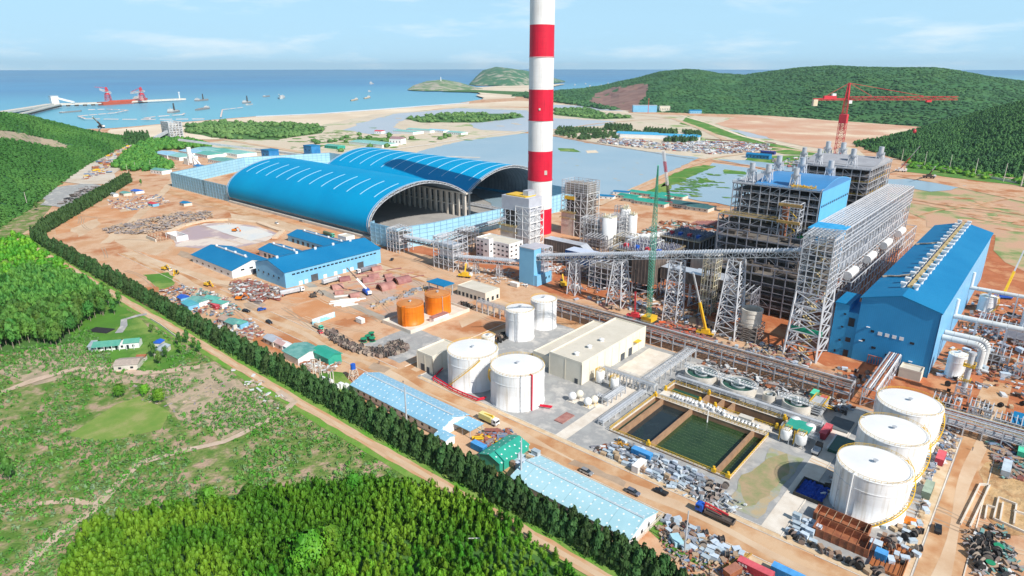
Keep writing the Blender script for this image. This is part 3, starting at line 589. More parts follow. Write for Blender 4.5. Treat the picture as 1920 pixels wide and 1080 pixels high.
# ================================================================== coal sheds
P1 = [(308,.5),(304.5,4),(302.6,9),(303,15),(306,20.5),(311,25.5),(319,30.5),(329,34.5),(341,37.6),(353,39.2),(363,39.4),(373,38.4),(383,36.2),(393,33),(403,28.6),(413,23)]
P2 = [(415,23),(425,29),(435,33.6),(446,37.2),(457,39.6),(468,40.6),(479,40.4),(490,38.7),(500,36),(509,32.4),(517,27.5),(523,22),(526.5,16),(527.5,9),(526,3),(524,.5)]
def shed(name, prof, x0, x1, label, gx):
    t = thing(name, label, 'storage shed', ((x0+x1)/2, (prof[0][0]+prof[-1][0])/2, 0), 'arched coal storage sheds')
    # smooth the profile
    pr = []
    for i in range(len(prof)-1):
        p0, p1, p2, p3 = (Vector(prof[max(0, min(len(prof)-1, i+q))]) for q in (-1,0,1,2))
        for u in (0, .33, .66): pr.append(tuple(.5*((2*p1)+(p2-p0)*u+(2*p0-5*p1+4*p2-p3)*u*u+(3*p1-p0-3*p2+p3)*u**3)))
    pr.append(prof[-1]); n = len(pr); N = 24; mb = MB(); cy = sum(p[0] for p in pr)/n
    inn = []
    for y, z in pr:
        d = Vector((y-cy, z-8)); d = d*(1-2.2/d.length); inn.append((cy+d.x, 8+d.y))
    for i in range(N+1):
        x = x0+(x1-x0)*i/N
        mb.v += [(x, y, z) for y, z in pr]
    for i in range(N):
        for k in range(n-1): mb.f.append((i*n+k, (i+1)*n+k, (i+1)*n+k+1, i*n+k+1))
    o = mb.build('roof', DOMEB, t, smooth=True)
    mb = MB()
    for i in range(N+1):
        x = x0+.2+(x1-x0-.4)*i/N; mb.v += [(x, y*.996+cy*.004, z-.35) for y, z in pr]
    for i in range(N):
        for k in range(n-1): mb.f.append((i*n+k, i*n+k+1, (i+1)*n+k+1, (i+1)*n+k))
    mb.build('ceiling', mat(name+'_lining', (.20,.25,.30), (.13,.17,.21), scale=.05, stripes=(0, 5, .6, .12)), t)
    for xx, s in ((x1, 1), (x0, -1)):      # end trusses
        mb = MB()
        for k in range(n-1):
            for dx in (0, -2.0*s):
                mb.beam((xx+dx, *pr[k]), (xx+dx, *pr[k+1]), .45); mb.beam((xx+dx, *inn[k]), (xx+dx, *inn[k+1]), .4)
            mb.beam((xx, *pr[k]), (xx, *inn[k]), .26); mb.beam((xx, *(pr[k] if k % 2 else inn[k])), (xx, *(inn[k+1] if k % 2 else pr[k+1])), .26)
            mb.beam((xx, *inn[k]), (xx-2*s, *inn[k+1]), .22)
        mb.build('end_truss', GALV, t)
    # pale strips let into the roof
    for i in range(12):
        x = x0+14+i*(x1-x0-26)/11; mb = MB(); idx = [k for k in range(n) if pr[k][1] > 29 and (pr[k][0] < cy+4)]
        if name == 'far_coal_shed': idx = [k for k in range(n) if pr[k][1] > 29.5 and (pr[k][0] < cy+3)]
        for k in idx[:-1]:
            a, b = pr[k], pr[k+1]
            mb.add([(x-.45, a[0], a[1]+.2), (x+.45, a[0], a[1]+.2), (x+.45, b[0], b[1]+.2), (x-.45, b[0], b[1]+.2), (x-.45, a[0], a[1]-.1), (x+.45, a[0], a[1]-.1), (x+.45, b[0], b[1]-.1), (x-.45, b[0], b[1]-.1)], [(0,1,2,3),(0,4,5,1),(3,2,6,7),(1,5,6,2),(0,3,7,4)])
        mb.build('roof_light_strip', MATS.get('strip') or mat('strip', (.36,.62,.78), (.40,.66,.80)), t)
    return t
n1 = shed('near_coal_shed', P1, -646, -412, 'blue arched coal shed nearer the warehouses with open truss mouth', 0)
n2 = shed('far_coal_shed', P2, -642, -411, 'blue arched coal shed farther back beside the pond', 0)
n1.name = 'coal_shed'; n2.name = 'coal_shed'
mb = MB(); mb.box(-644,-408,302,308.5,0,2.2); mb.build('base_wall', CONC, n1)
t = thing('column_row', 'row of tall concrete columns carrying the valley between the blue sheds', 'column row', (-527, 414, 0))
for i in range(30):
    x = -638+i*7.8; mb = MB(); mb.box(x-.8, x+.8, 410.6, 412.2, 0, 21.5); mb.box(x-.8, x+.8, 415.8, 417.4, 0, 21.5); mb.box(x-.6,x+.6,412.2,415.8,9,10); mb.build('column', PALEC, t)
mb = MB(); mb.box(-644, -409, 410, 418, 21.5, 22.8); mb.build('cap_beam', PALEC, t)
for i in range(4):
    mb = MB(); z0 = 0
    x = -415+i*1.6
sheet('coal_yard_floor', rect(-642,-372,312,522), .12, mat('coal_yard', (.42,.40,.38), (.33,.32,.31), scale=.05, det=8))
# low hoppers and conveyors in the mouths
for y0, lab in ((328, 'pale conveyor trough running out of the nearer blue shed'), (452, 'pale conveyor trough running out of the farther blue shed')):
    mb = MB(); mb.truss((-560, y0, 1), (-385, y0, 1), 3, 2.2, 4, .3); mb.box(-560,-385,y0-1.3,y0+1.3,1.2,1.6); o = mb.build('conveyor', STEELW, loc=(-470,y0,0)); tag(o, lab, 'conveyor')
# wind fences round the yard ends
def wfence(label, pts, h=16.5):
    t = thing('wind_fence', label, 'wind fence', (*pts[0], 0)); fr = MB(); 
    for i in range(len(pts)-1):
        a = Vector((*pts[i], 0)); b = Vector((*pts[i+1], 0)); n = max(1, int((b-a).length/6)); mb = MB(); d = (b-a).normalized(); nn = Vector((-d.y, d.x, 0))*.1
        mb.add([a-nn, b-nn, b+nn, a+nn, a-nn+Vector((0,0,h)), b-nn+Vector((0,0,h)), b+nn+Vector((0,0,h)), a+nn+Vector((0,0,h))], [(3,2,1,0),(4,5,6,7),(0,1,5,4),(1,2,6,5),(2,3,7,6),(3,0,4,7)])
        mb.build('screen', FENB, t)
        for k in range(n+1):
            p = a+(b-a)*k/n
            for s in (-.35, .35): fr.beam(p+nn*10*s, p+nn*10*s+Vector((0,0,h+.3)), .22)
        for z in (h*.2, h*.4, h*.6, h*.8, h):
            for s in (-3.5, 3.5): fr.beam(a+nn*s+Vector((0,0,z)), b+nn*s+Vector((0,0,z)), .16)
    fr.build('frame', mat('fence_frame'+str(len(MATS)), (.30,.50,.66), (.26,.44,.60)), t)
wfence('light blue mesh wind fence around the near mouth of the coal sheds', [(-405,303),(-403,298),(-372,298),(-365,330),(-360,405),(-362,520),(-405,526)])
wfence('light blue mesh wind fence around the far end of the coal yard', [(-648,304),(-700,304),(-782,304),(-845,425),(-800,530),(-650,528)])
for px, py, lab in ((508, 300, 'dark blue transfer house at the far end of the nearer shed'), (586, 291, 'dark blue transfer house at the far end of the farther shed')):
    p = at(px, py); t = thing('transfer_house', lab, 'building', p); mb = MB(); mb.box(p.x-11, p.x+11, p.y-8, p.y+8, 0, 15); mb.build('wall', BLUEW, t)
    mb = MB(); mb.box(p.x-11.5, p.x+11.5, p.y-8.5, p.y+8.5, 15, 15.8); mb.build('roof', BLUER, t)
    for k in (-5, 5):
        mb = MB(); mb.box(p.x+k-1, p.x+k+1, p.y-8.15, p.y-8.02, 8, 10); mb.build('window', GLASS, t)

# ================================================================== gabled sheds
def gable(name, label, x0, x1, y0, y1, h, rh, wallm, roofm, axis='x', over=.6, rz=0, wins=(), doors=(), vents=0, group=None, cat='building', strip=None):
    cx, cy = (x0+x1)/2, (y0+y1)/2; t = thing(name, label, cat, (cx, cy, 0), group); hx, hy = (x1-x0)/2, (y1-y0)/2
    if axis == 'y': hx, hy = hy, hx
    tf = (lambda x, y, z: (cx+x, cy+y, z)) if axis == 'x' else (lambda x, y, z: (cx-y, cy+x, z))
    def tb(mb, a): return mb.add([tf(*p) for p in a.v], a.f)
    w = MB(); w.add([(-hx,-hy,0),(hx,-hy,0),(hx,hy,0),(-hx,hy,0),(-hx,-hy,h),(hx,-hy,h),(hx,hy,h),(-hx,hy,h),(-hx,0,h+rh),(hx,0,h+rh)],
                   [(0,1,5,4),(2,3,7,6),(1,2,6,9,5),(3,0,4,8,7),(4,5,9,8),(6,7,8,9)])
    mb = MB(); tb(mb, w).build('wall', wallm, t)
    r = MB(); ox, oy = hx+over, hy+over; e = h-rh*over/hy; k = .28
    r.add([(-ox,-oy,e+.05),(ox,-oy,e+.05),(ox,0,h+rh+.05),(-ox,0,h+rh+.05),(-ox,-oy,e+k),(ox,-oy,e+k),(ox,0,h+rh+k),(-ox,0,h+rh+k)], [(3,2,1,0),(4,5,6,7),(0,1,5,4),(1,2,6,5),(3,0,4,7)])
    r.add([(-ox,oy,e+.05),(ox,oy,e+.05),(ox,0,h+rh+.05),(-ox,0,h+rh+.05),(-ox,oy,e+k),(ox,oy,e+k),(ox,0,h+rh+k),(-ox,0,h+rh+k)], [(0,1,2,3),(7,6,5,4),(4,5,1,0),(5,6,2,1),(7,4,0,3)])
    mb = MB(); tb(mb, r).build('roof', roofm, t)
    for (side, u0, u1, z0, z1, kind) in list(wins)+list(doors):
        m_ = MB(); q = .12
        if side == '-y': m_.box(u0-cx if axis=='x' else u0, u1-cx if axis=='x' else u1, -hy-q, -hy-.02, z0, z1)
        elif side == '+y': m_.box(u0-cx, u1-cx, hy+.02, hy+q, z0, z1)
        elif side == '+x': m_.box(hx+.02, hx+q, u0-cy, u1-cy, z0, z1)
        else: m_.box(-hx-q, -hx-.02, u0-cy, u1-cy, z0, z1)
        mb = MB(); tb(mb, m_).build(kind, GLASS if kind == 'window' else MATS.get('roller') or mat('roller', (.10,.11,.13), (.07,.08,.09)), t)
    if vents:
        m_ = MB(); m_.box(-hx*.75, hx*.75, -.7, .7, h+rh+.2, h+rh+.9); mb = MB(); tb(mb, m_).build('ridge_vent', GALV, t)
        for i in range(vents):
            m_ = MB(); m_.cyl(-hx*.7+hx*1.4*i/(vents-1), 0, h+rh+.8, h+rh+1.8, .8, n=12); mb = MB(); tb(mb, m_).build('roof_vent', WHITE, t)
    return t
gable('warehouse', 'white walled warehouse with a blue gable roof and four roof vents', -456, -398, 182, 211, 5.5, 4.2, WHITE, BLUER, 'x',
      wins=[('-y', -450+i*9, -448+i*9, 1.5, 2.6, 'window') for i in range(6)]+[('+x', 188+i*6, 190.5+i*6, 4, 5, 'window') for i in range(3)], doors=[('+x', 196, 199, 0, 3.2, 'door')], vents=4)
gable('warehouse', 'small blue roofed workshop between the white warehouse and the long blue one', -437, -398, 222, 240, 4.5, 2.6, WHITE, BLUER, 'x', doors=[('-y', -430+i*6, -427+i*6, 0, 3, 'door') for i in range(5)], vents=3)
gable('warehouse', 'narrow blue workshop nearest to the arched coal shed', -458, -388, 258, 276, 5, 2.6, SKYW, BLUER, 'x', doors=[('-y', -452+i*7, -449+i*7, 0, 3, 'door') for i in range(8)], vents=4)
gable('warehouse', 'long light blue walled warehouse with a blue gable roof', -389, -353.5, 194, 268, 10.5, 4.5, SKYW, BLUER, 'y',
      wins=[('+x', 0, 0, 0, 0, 'window')][:0])
lw = [o for o in COL.objects if o.get('label', '').startswith('long light blue')][0]
for i in range(21):
    mb = MB(); y = 199+i*3.15
    mb.box(-353.4, -353.3, y, y+2.1, 7.6, 8.5); mb.build('window', GLASS, lw)
for y in (212, 248): mb = MB(); mb.box(-353.42, -353.28, y, y+5, 0, 4.6); mb.build('door', MATS['roller'], lw)
for i in range(5): mb = MB(); mb.box(-386+i*6.2, -384.8+i*6.2, 193.7, 193.9, 5, 6.2); mb.build('window', GLASS, lw)
for y in (203, 207, 221, 229, 236, 242): mb = MB(); mb.box(-353.4, -353.3, y, y+2.5, 0, 2.6); mb.build('shutter', WHITE, lw)
for y in range(200, 265, 14): mb = MB(); mb.cyl(-371.2, y, 15.2, 16.6, .9, n=10); mb.build('roof_vent', WHITE, lw)
gable('warehouse', 'long pale blue roofed shed beside the tree row, nearer the twin white tanks', -209, -155.5, 139.5, 153, 4.0, 2.4, WHITE, ROOFL, 'x', over=1, wins=[('-y', -206+i*4, -205+i*4, 1.4, 2.4, 'window') for i in range(12)])
gable('warehouse', 'long turquoise roofed shed at the bottom with white skylight dots', -116.5, -72, 134.5, 150, 3.6, 2.2, WHITE, ROOFL2, 'x', over=.4, wins=[('+x', 137+i*4, 138+i*4, 1.4, 2.4, 'window') for i in range(3)])
for nm, x0, x1, y0, y1, h, rh in (('pale', -209, -155.5, 139.5, 153, 4, 2.4), ('turq', -116.5, -72, 134.5, 150, 3.6, 2.2)):
    w = [o for o in COL.objects if o.get('label', '').startswith('long pale blue' if nm == 'pale' else 'long turquoise')][0]; cy = (y0+y1)/2
    mb = MB(); mb.box(x0, x1, cy-.35, cy+.35, h+rh+.1, h+rh+.42); mb.build('ridge_cap', mat('ridge_'+nm, (.42,.50,.55), (.55,.62,.66)), w)
gable('annex_shed', 'small white lean-to shed with a blue roof at the end of the pale blue shed', -155, -149, 136, 140.5, 3, .8, WHITE, ROOFL, 'x', over=.3)
t = thing('canopy', 'open blue carport roof joined to the end of the pale blue shed', 'canopy', (-151, 149, 0)); mb = MB(); mb.box(-155, -146.5, 146, 153.5, 3.2, 3.4); mb.build('roof', ROOFL, t)
for x, y in ((-147,146.5),(-147,153),(-151,146.5),(-151,153)): mb = MB(); mb.box(x-.12,x+.12,y-.12,y+.12,0,3.2); mb.build('post', GALV, t)
g = gable('shed', 'green metal shed with a spotted roof beside the tree row', -133.5, -124.2, 137.5, 153, 3.6, 1.6, GREENR, SPOTG, 'y', over=.3)
gable('shed', 'pale teal roofed shed beside the tree row near the parked cars', -262, -249.5, 138.5, 151, 4, 1.6, WHITE, TEALR, 'x')
gable('shed', 'bright green metal shed next to the pale teal roofed shed', -251, -238, 147, 154, 4.5, 1.2, GREENR, GREENR, 'x')
t = thing('canopy', 'blue flat canopy on posts beside the orange tanks', 'canopy', (-273, 252, 0)); mb = MB(); mb.box(-281,-266,246,255,7.0,7.5); mb.build('roof', BLUER, t)
for x, y in ((-280,247),(-267,247),(-280,254),(-267,254)): mb = MB(); mb.box(x-.25,x+.25,y-.25,y+.25,0,7); mb.build('post', GALV, t)

# ================================================================== flat roofed buildings
def flat(name, label, x0, x1, y0, y1, h, wallm, roofm, par=.9, floors=0, bays=0, sides=('-y','+x'), cat='building', group=None, ribs=0, doors=(), wz=(1.2,2.3)):
    t = thing(name, label, cat, ((x0+x1)/2, (y0+y1)/2, 0), group); mb = MB(); mb.box(x0, x1, y0, y1, 0, h)
    mb.build('wall', wallm, t)
    mb = MB(); w = .3
    mb.box(x0-.05,x1+.05,y0-.05,y0+w,h,h+par); mb.box(x0-.05,x1+.05,y1-w,y1+.05,h,h+par); mb.box(x0-.05,x0+w,y0+w,y1-w,h,h+par); mb.box(x1-w,x1+.05,y0+w,y1-w,h,h+par); mb.build('parapet', wallm, t)
    mb = MB(); mb.box(x0+w,x1-w,y0+w,y1-w,h+.004,h+.25); mb.build('roof', roofm, t)
    for f in range(floors):
        z = f*h/floors
        for s in sides:
            L_ = (x1-x0) if 'y' in s else (y1-y0); n = bays if 'y' in s else max(1, int(bays*(y1-y0)/(x1-x0)))
            for i in range(n):
                c = (i+.5)*L_/n; mb = MB(); q = .08
                if s == '-y': mb.box(x0+c-.9, x0+c+.9, y0-q, y0-.01, z+wz[0], z+wz[1])
                elif s == '+x': mb.box(x1+.01, x1+q, y0+c-.9, y0+c+.9, z+wz[0], z+wz[1])
                mb.build('window', GLASS, t)
    if ribs:
        mb = MB()
        for i in range(ribs+1):
            y = y0+(y1-y0)*i/ribs; mb.box(x1, x1+.12, y-.12, y+.12, .1, h-.2)
        for i in range(3): x = x0+(x1-x0)*i/2; mb.box(x-.12, x+.12, y0-.12, y0, .1, h-.2)
        mb.build('wall_rib', mat('rib_'+str(len(MATS)), (.66,.61,.50), (.62,.57,.46)), t)
    for s, u0, u1, z1 in doors:
        mb = MB()
        if s == '+x': mb.box(x1+.01, x1+.14, u0, u1, 0.02, z1)
        else: mb.box(u0, u1, y0-.14, y0-.01, 0.02, z1)
        mb.build('door', MATS['roller'], t)
    return t
b = flat('hall', 'long cream building with a flat roof and two roof vents behind the white tanks', -157.5, -140, 208, 262.5, 10, BEIGE, FLATR, ribs=9, doors=(('+x', 240, 243.5, 3.5), ('+x', 247, 250, 4), ('-y', -143.5, -141.8, 2.4)))
for y in (214, 224, 234): mb = MB(); mb.cyl(-147, y, 10.2, 11.4, .9, n=12); mb.cyl(-147, y, 11.4, 11.8, 1.3, .3, n=12); mb.build('roof_vent', WHITE, b)
mb = MB(); mb.box(-139.9,-137.8,251,255,6,6.4); mb.build('balcony', YELL, b)
flat('wing', 'low cream wing with a parapet of small vents along the long cream building', -170, -157.7, 212, 262, 5.5, BEIGE, FLATR, par=.7)
flat('pump_house', 'small cream pump house shaded by the left white tank', -206.5, -196, 173, 190, 8.2, BEIGE, FLATR, ribs=3, doors=(('-y', -200, -198.5, 2.8), ('-y', -204, -201.5, 3.4)))
flat('substation', 'low pale building behind the orange tanks', -264, -241, 255.5, 268, 6, BEIGE, FLATR, par=.5, floors=1, bays=7, wz=(.6,3))
o = flat('office', 'white four-storey office block below the chimney', -316, -284, 326, 341, 13, WHITE, FLATR, floors=4, bays=8)
flat('stair_wing', 'taller white stair block in the middle of the office block', -305, -299, 321.5, 325.9, 15, WHITE, FLATR, floors=3, bays=1)
flat('gatehouse', 'small white box building at the foot of the blue arched shed', -425, -414, 282, 290, 5, WHITE, FLATR, floors=1, bays=3)

# ================================================================== storage tanks
def tank(label, cx, cy, r, h, m=WSTEEL, topm=WHITE, stair=None, rail=YELL, seams=True, group=None, cone=.9, pipes=(), n=64, band=None):
    t = thing('storage_tank', label, 'storage tank', (cx, cy, 0), group)
    mb = MB(); mb.lathe(cx, cy, [(r+.25,0),(r+.25,.3),(r,.3),(r,h*.5),(r,h)], n); mb.build('shell', m, t, smooth=False)
    for p in t.children[-1].data.polygons: p.use_smooth = True
    mb = MB(); mb.lathe(cx, cy, [(r+.12,h-.1),(r+.12,h+.12),(r*.97,h+.25),(r*.5,h+cone*.65),(.01,h+cone)], n); mb.build('roof', topm, t)
    mb = MB(); k = max(16, int(r*4))
    for i in range(k):
        a = 2*math.pi*i/k; b = 2*math.pi*(i+1)/k; p = Vector((cx+(r-.1)*math.cos(a), cy+(r-.1)*math.sin(a), h+.1)); q = Vector((cx+(r-.1)*math.cos(b), cy+(r-.1)*math.sin(b), h+.1))
        mb.beam(p, p+Vector((0,0,1)), .07); mb.beam(p+Vector((0,0,1)), q+Vector((0,0,1)), .08); mb.beam(p+Vector((0,0,.5)), q+Vector((0,0,.5)), .05)
    mb.build('railing', rail, t)
    mb = MB(); mb.cyl(cx, cy, h+cone-.1, h+cone+.7, .45, n=10); mb.cyl(cx, cy, h+cone+.7, h+cone+.85, .8, n=10); mb.build('roof_vent', GALV, t)
    mb = MB(); mb.lathe(cx, cy, [(r+.01,h*.72),(r+.14,h*.72),(r+.14,h*.735),(r+.01,h*.735)], n); mb.build('stiffener_ring', m, t)
    if stair:      # spiral stair between two angles
        a0, a1 = stair; mb = MB(); k = 26; pr = None
        for i in range(k+1):
            a = a0+(a1-a0)*i/k; z = .2+(h-.2)*i/k
            p = Vector((cx+(r+.15)*math.cos(a), cy+(r+.15)*math.sin(a), z)); q = Vector((cx+(r+1.0)*math.cos(a), cy+(r+1.0)*math.sin(a), z))
            mb.beam(p, q, .28, .1)
            if i % 2 == 0: mb.beam(q, q+Vector((0,0,1.1)), .07)
            if pr: mb.beam(pr, q, .22, .3); mb.beam(pr+Vector((0,0,1.1)), q+Vector((0,0,1.1)), .1)
            pr = q
        mb.build('stair', YELL, t)
    for a, m_, rr in pipes:
        mb = MB(); x, y = cx+(r+.5)*math.cos(a), cy+(r+.5)*math.sin(a); mb.tube((x,y,.3), (x,y,h+.5), rr, n=8); mb.tube((x,y,h+.5), (cx+(r-1)*math.cos(a), cy+(r-1)*math.sin(a), h+.5), rr, n=8)
        for z in range(1, int(h), 2): mb.beam((x,y,z), (cx+r*math.cos(a), cy+r*math.sin(a), z), .1)
        mb.build('pipe', m_, t)
    return t
tank('big white storage tank on the left with a yellow stair climbing to the right', -178.2, 180.5, 11.0, 15.2, stair=(-1.95, -.55))
tank('big white storage tank on the right with red pipes down its side', -153.2, 181, 11.1, 15.2, stair=(-3.2, -2.1), pipes=((-.35, REDP, .3), (-.75, GALV, .12)))
tank('medium white tank standing in front with twin ladders down its shell', -194.9, 231.9, 7.3, 15.0, pipes=((-1.1, GALV, .12), (-1.0, GALV, .12)))
tank('medium white tank behind its twin, nearest the red conveyor yard', -194.5, 251, 6.9, 15.0, pipes=((-.2, GALV, .15),))
tank('small squat white tank half hidden behind the left big tank', -198.5, 212, 3.2, 5.5, cone=.4)
tank('orange tank nearer the bottom with vertical pipes on its shell', -250.9, 207.4, 7.1, 11.3, m=ORANGE, topm=ORTOP, rail=ORANGE, pipes=((-1.3, ORANGE, .18), (-1.2, ORANGE, .18), (-1.1, ORANGE, .18)))
tank('orange tank farther back beside the low pale building', -251.1, 227.5, 7.2, 11.3, m=ORANGE, topm=ORTOP, rail=ORANGE, pipes=((-.4, GALV, .12),), stair=(2.2, 3.4))
tank('huge white tank nearest the camera at the lower right', -25.7, 200.1, 10.5, 15, stair=(-1.3, .9), pipes=((-1.9, WHITE, .25), (-2.3, GALV, .16)))
tank('huge white tank in the middle of the row of three', -25.7, 225.7, 10.5, 15, stair=(-1.0, .9), pipes=((2.9, WHITE, .25),))
tank('huge white tank farthest back in the row of three', -25.6, 251.2, 10.6, 15, stair=(-1.0, .9), pipes=((2.9, WHITE, .25),))
tank('slim white tank at the corner of the turbine hall', -19, 323, 3.8, 11, stair=(-1.2, .8))
tank('white tank with a yellow stair behind the large white pipes', -18.5, 431, 4.2, 9, stair=(-1.2, .8))
tank('white tank cut by the right edge of the photograph', 2.5, 416, 4.6, 10)
mb = MB(); px_ = [(-196,179,1.2),(-192.5,170.5,1.2),(-178,168.3,1.2),(-171,168.3,1.2),(-164,168.8,1.2),(-162.5,172,1.2)]
for i in range(len(px_)-1):
    mb.tube(px_[i], px_[i+1], .32, n=8); mb.tube((px_[i][0],px_[i][1]-1,.8), (px_[i+1][0],px_[i+1][1]-1,.8), .22, n=8)
for x in range(-191, -164, 3): mb.beam((x, 168.5, 0), (x, 168.5, 1.4), .2)
tag(mb.build('fire_pipe', REDP, loc=(-180,175,0)), 'bright red fire pipe running along the ground round the left white tank', 'pipe')
mb = MB(); mb.tube((-141.5,181,1),(-137,183,1),.3,n=8); mb.tube((-142,182,.9),(-137.4,184.2,.9),.25,n=8); tag(mb.build('fire_pipe', REDP, loc=(-143,185,0)), 'short red pipe stub beside the right white tank', 'pipe')
# bund of the orange tanks
t = thing('bund', 'raised concrete bund with low walls around the orange tanks', 'bund', (-253, 224, 0))
mb = MB(); mb.box(-262,-239.5,197.5,240,0,.7); mb.build('slab', PALEC, t)
mb = MB(); mb.box(-262.4,-239.2,197,197.5,0,2); mb.box(-262.4,-239.2,240,240.5,0,2); mb.box(-262.5,-262,197.5,240,0,2); mb.box(-239.7,-239.2,197.5,240,0,2); mb.build('wall', PALEC, t)
mb = MB(); mb.box(-243.5,-240,214,225,.72,3.2); o = mb.build('pump_cabin', WHITE, loc=(-241.7,219.5,0)); tag(o, 'long low white pump cabin with a maroon roof beside the orange tanks', 'cabin')
mb = MB(); mb.box(-243.7,-239.9,213.8,225.2,3.2,3.5); r_ = mb.build('roof', MAROON, o)
# ================================================================== steel frames
def frame(mb, x0, x1, y0, y1, zs, nx, ny, t=.5, inner=False, brace=.12, sides='-+xy', skip=.0):
    X = [x0+(x1-x0)*i/nx for i in range(nx+1)]; Y = [y0+(y1-y0)*i/ny for i in range(ny+1)]; z0 = zs[0]; z1 = zs[-1]
    for x in X:
        for y in Y:
            edge = x in (X[0], X[-1]) or y in (Y[0], Y[-1])
            if edge or (inner and random.random() < .5): mb.beam((x,y,z0), (x,y,z1), t)
    for k, z in enumerate(zs[1:]):
        for y in (Y if inner else (Y[0], Y[-1])):
            for i in range(nx):
                if random.random() > skip: mb.beam((X[i],y,z), (X[i+1],y,z), t*.8)
                if y in (Y[0], Y[-1]) and random.random() < brace:
                    a, b = (X[i], X[i+1]) if random.random() < .5 else (X[i+1], X[i]); mb.beam((a,y,zs[k]), (b,y,z), t*.5)
        for x in (X if inner else (X[0], X[-1])):
            for j in range(ny):
                if random.random() > skip: mb.beam((x,Y[j],z), (x,Y[j+1],z), t*.8)
                if x in (X[0], X[-1]) and random.random() < brace:
                    a, b = (Y[j], Y[j+1]) if random.random() < .5 else (Y[j+1], Y[j]); mb.beam((x,a,zs[k]), (x,b,z), t*.5)
    return mb
def rails(mb, x0, x1, y0, y1, z, t=.12, step=3):
    P = [(x0,y0),(x1,y0),(x1,y1),(x0,y1)]
    for i in range(4):
        a = Vector((*P[i], z)); b = Vector((*P[(i+1)%4], z)); n = max(1, int((b-a).length/step))
        for hh in (.6, 1.2): mb.beam(a+Vector((0,0,hh)), b+Vector((0,0,hh)), t)
        for k in range(n): p = a+(b-a)*k/n; mb.beam(p, p+Vector((0,0,1.2)), t)
def zr(a, b, s): return [a+(b-a)*i/max(1, round((b-a)/s)) for i in range(max(1, round((b-a)/s))+1)]
VFR = mat('vent_steel', (.58,.61,.65), (.50,.53,.57), rough=.35, metal=.3, scale=.4)
GRATE = mat('floor_grating', (.13,.12,.115), (.20,.17,.14), scale=.2, det=8)
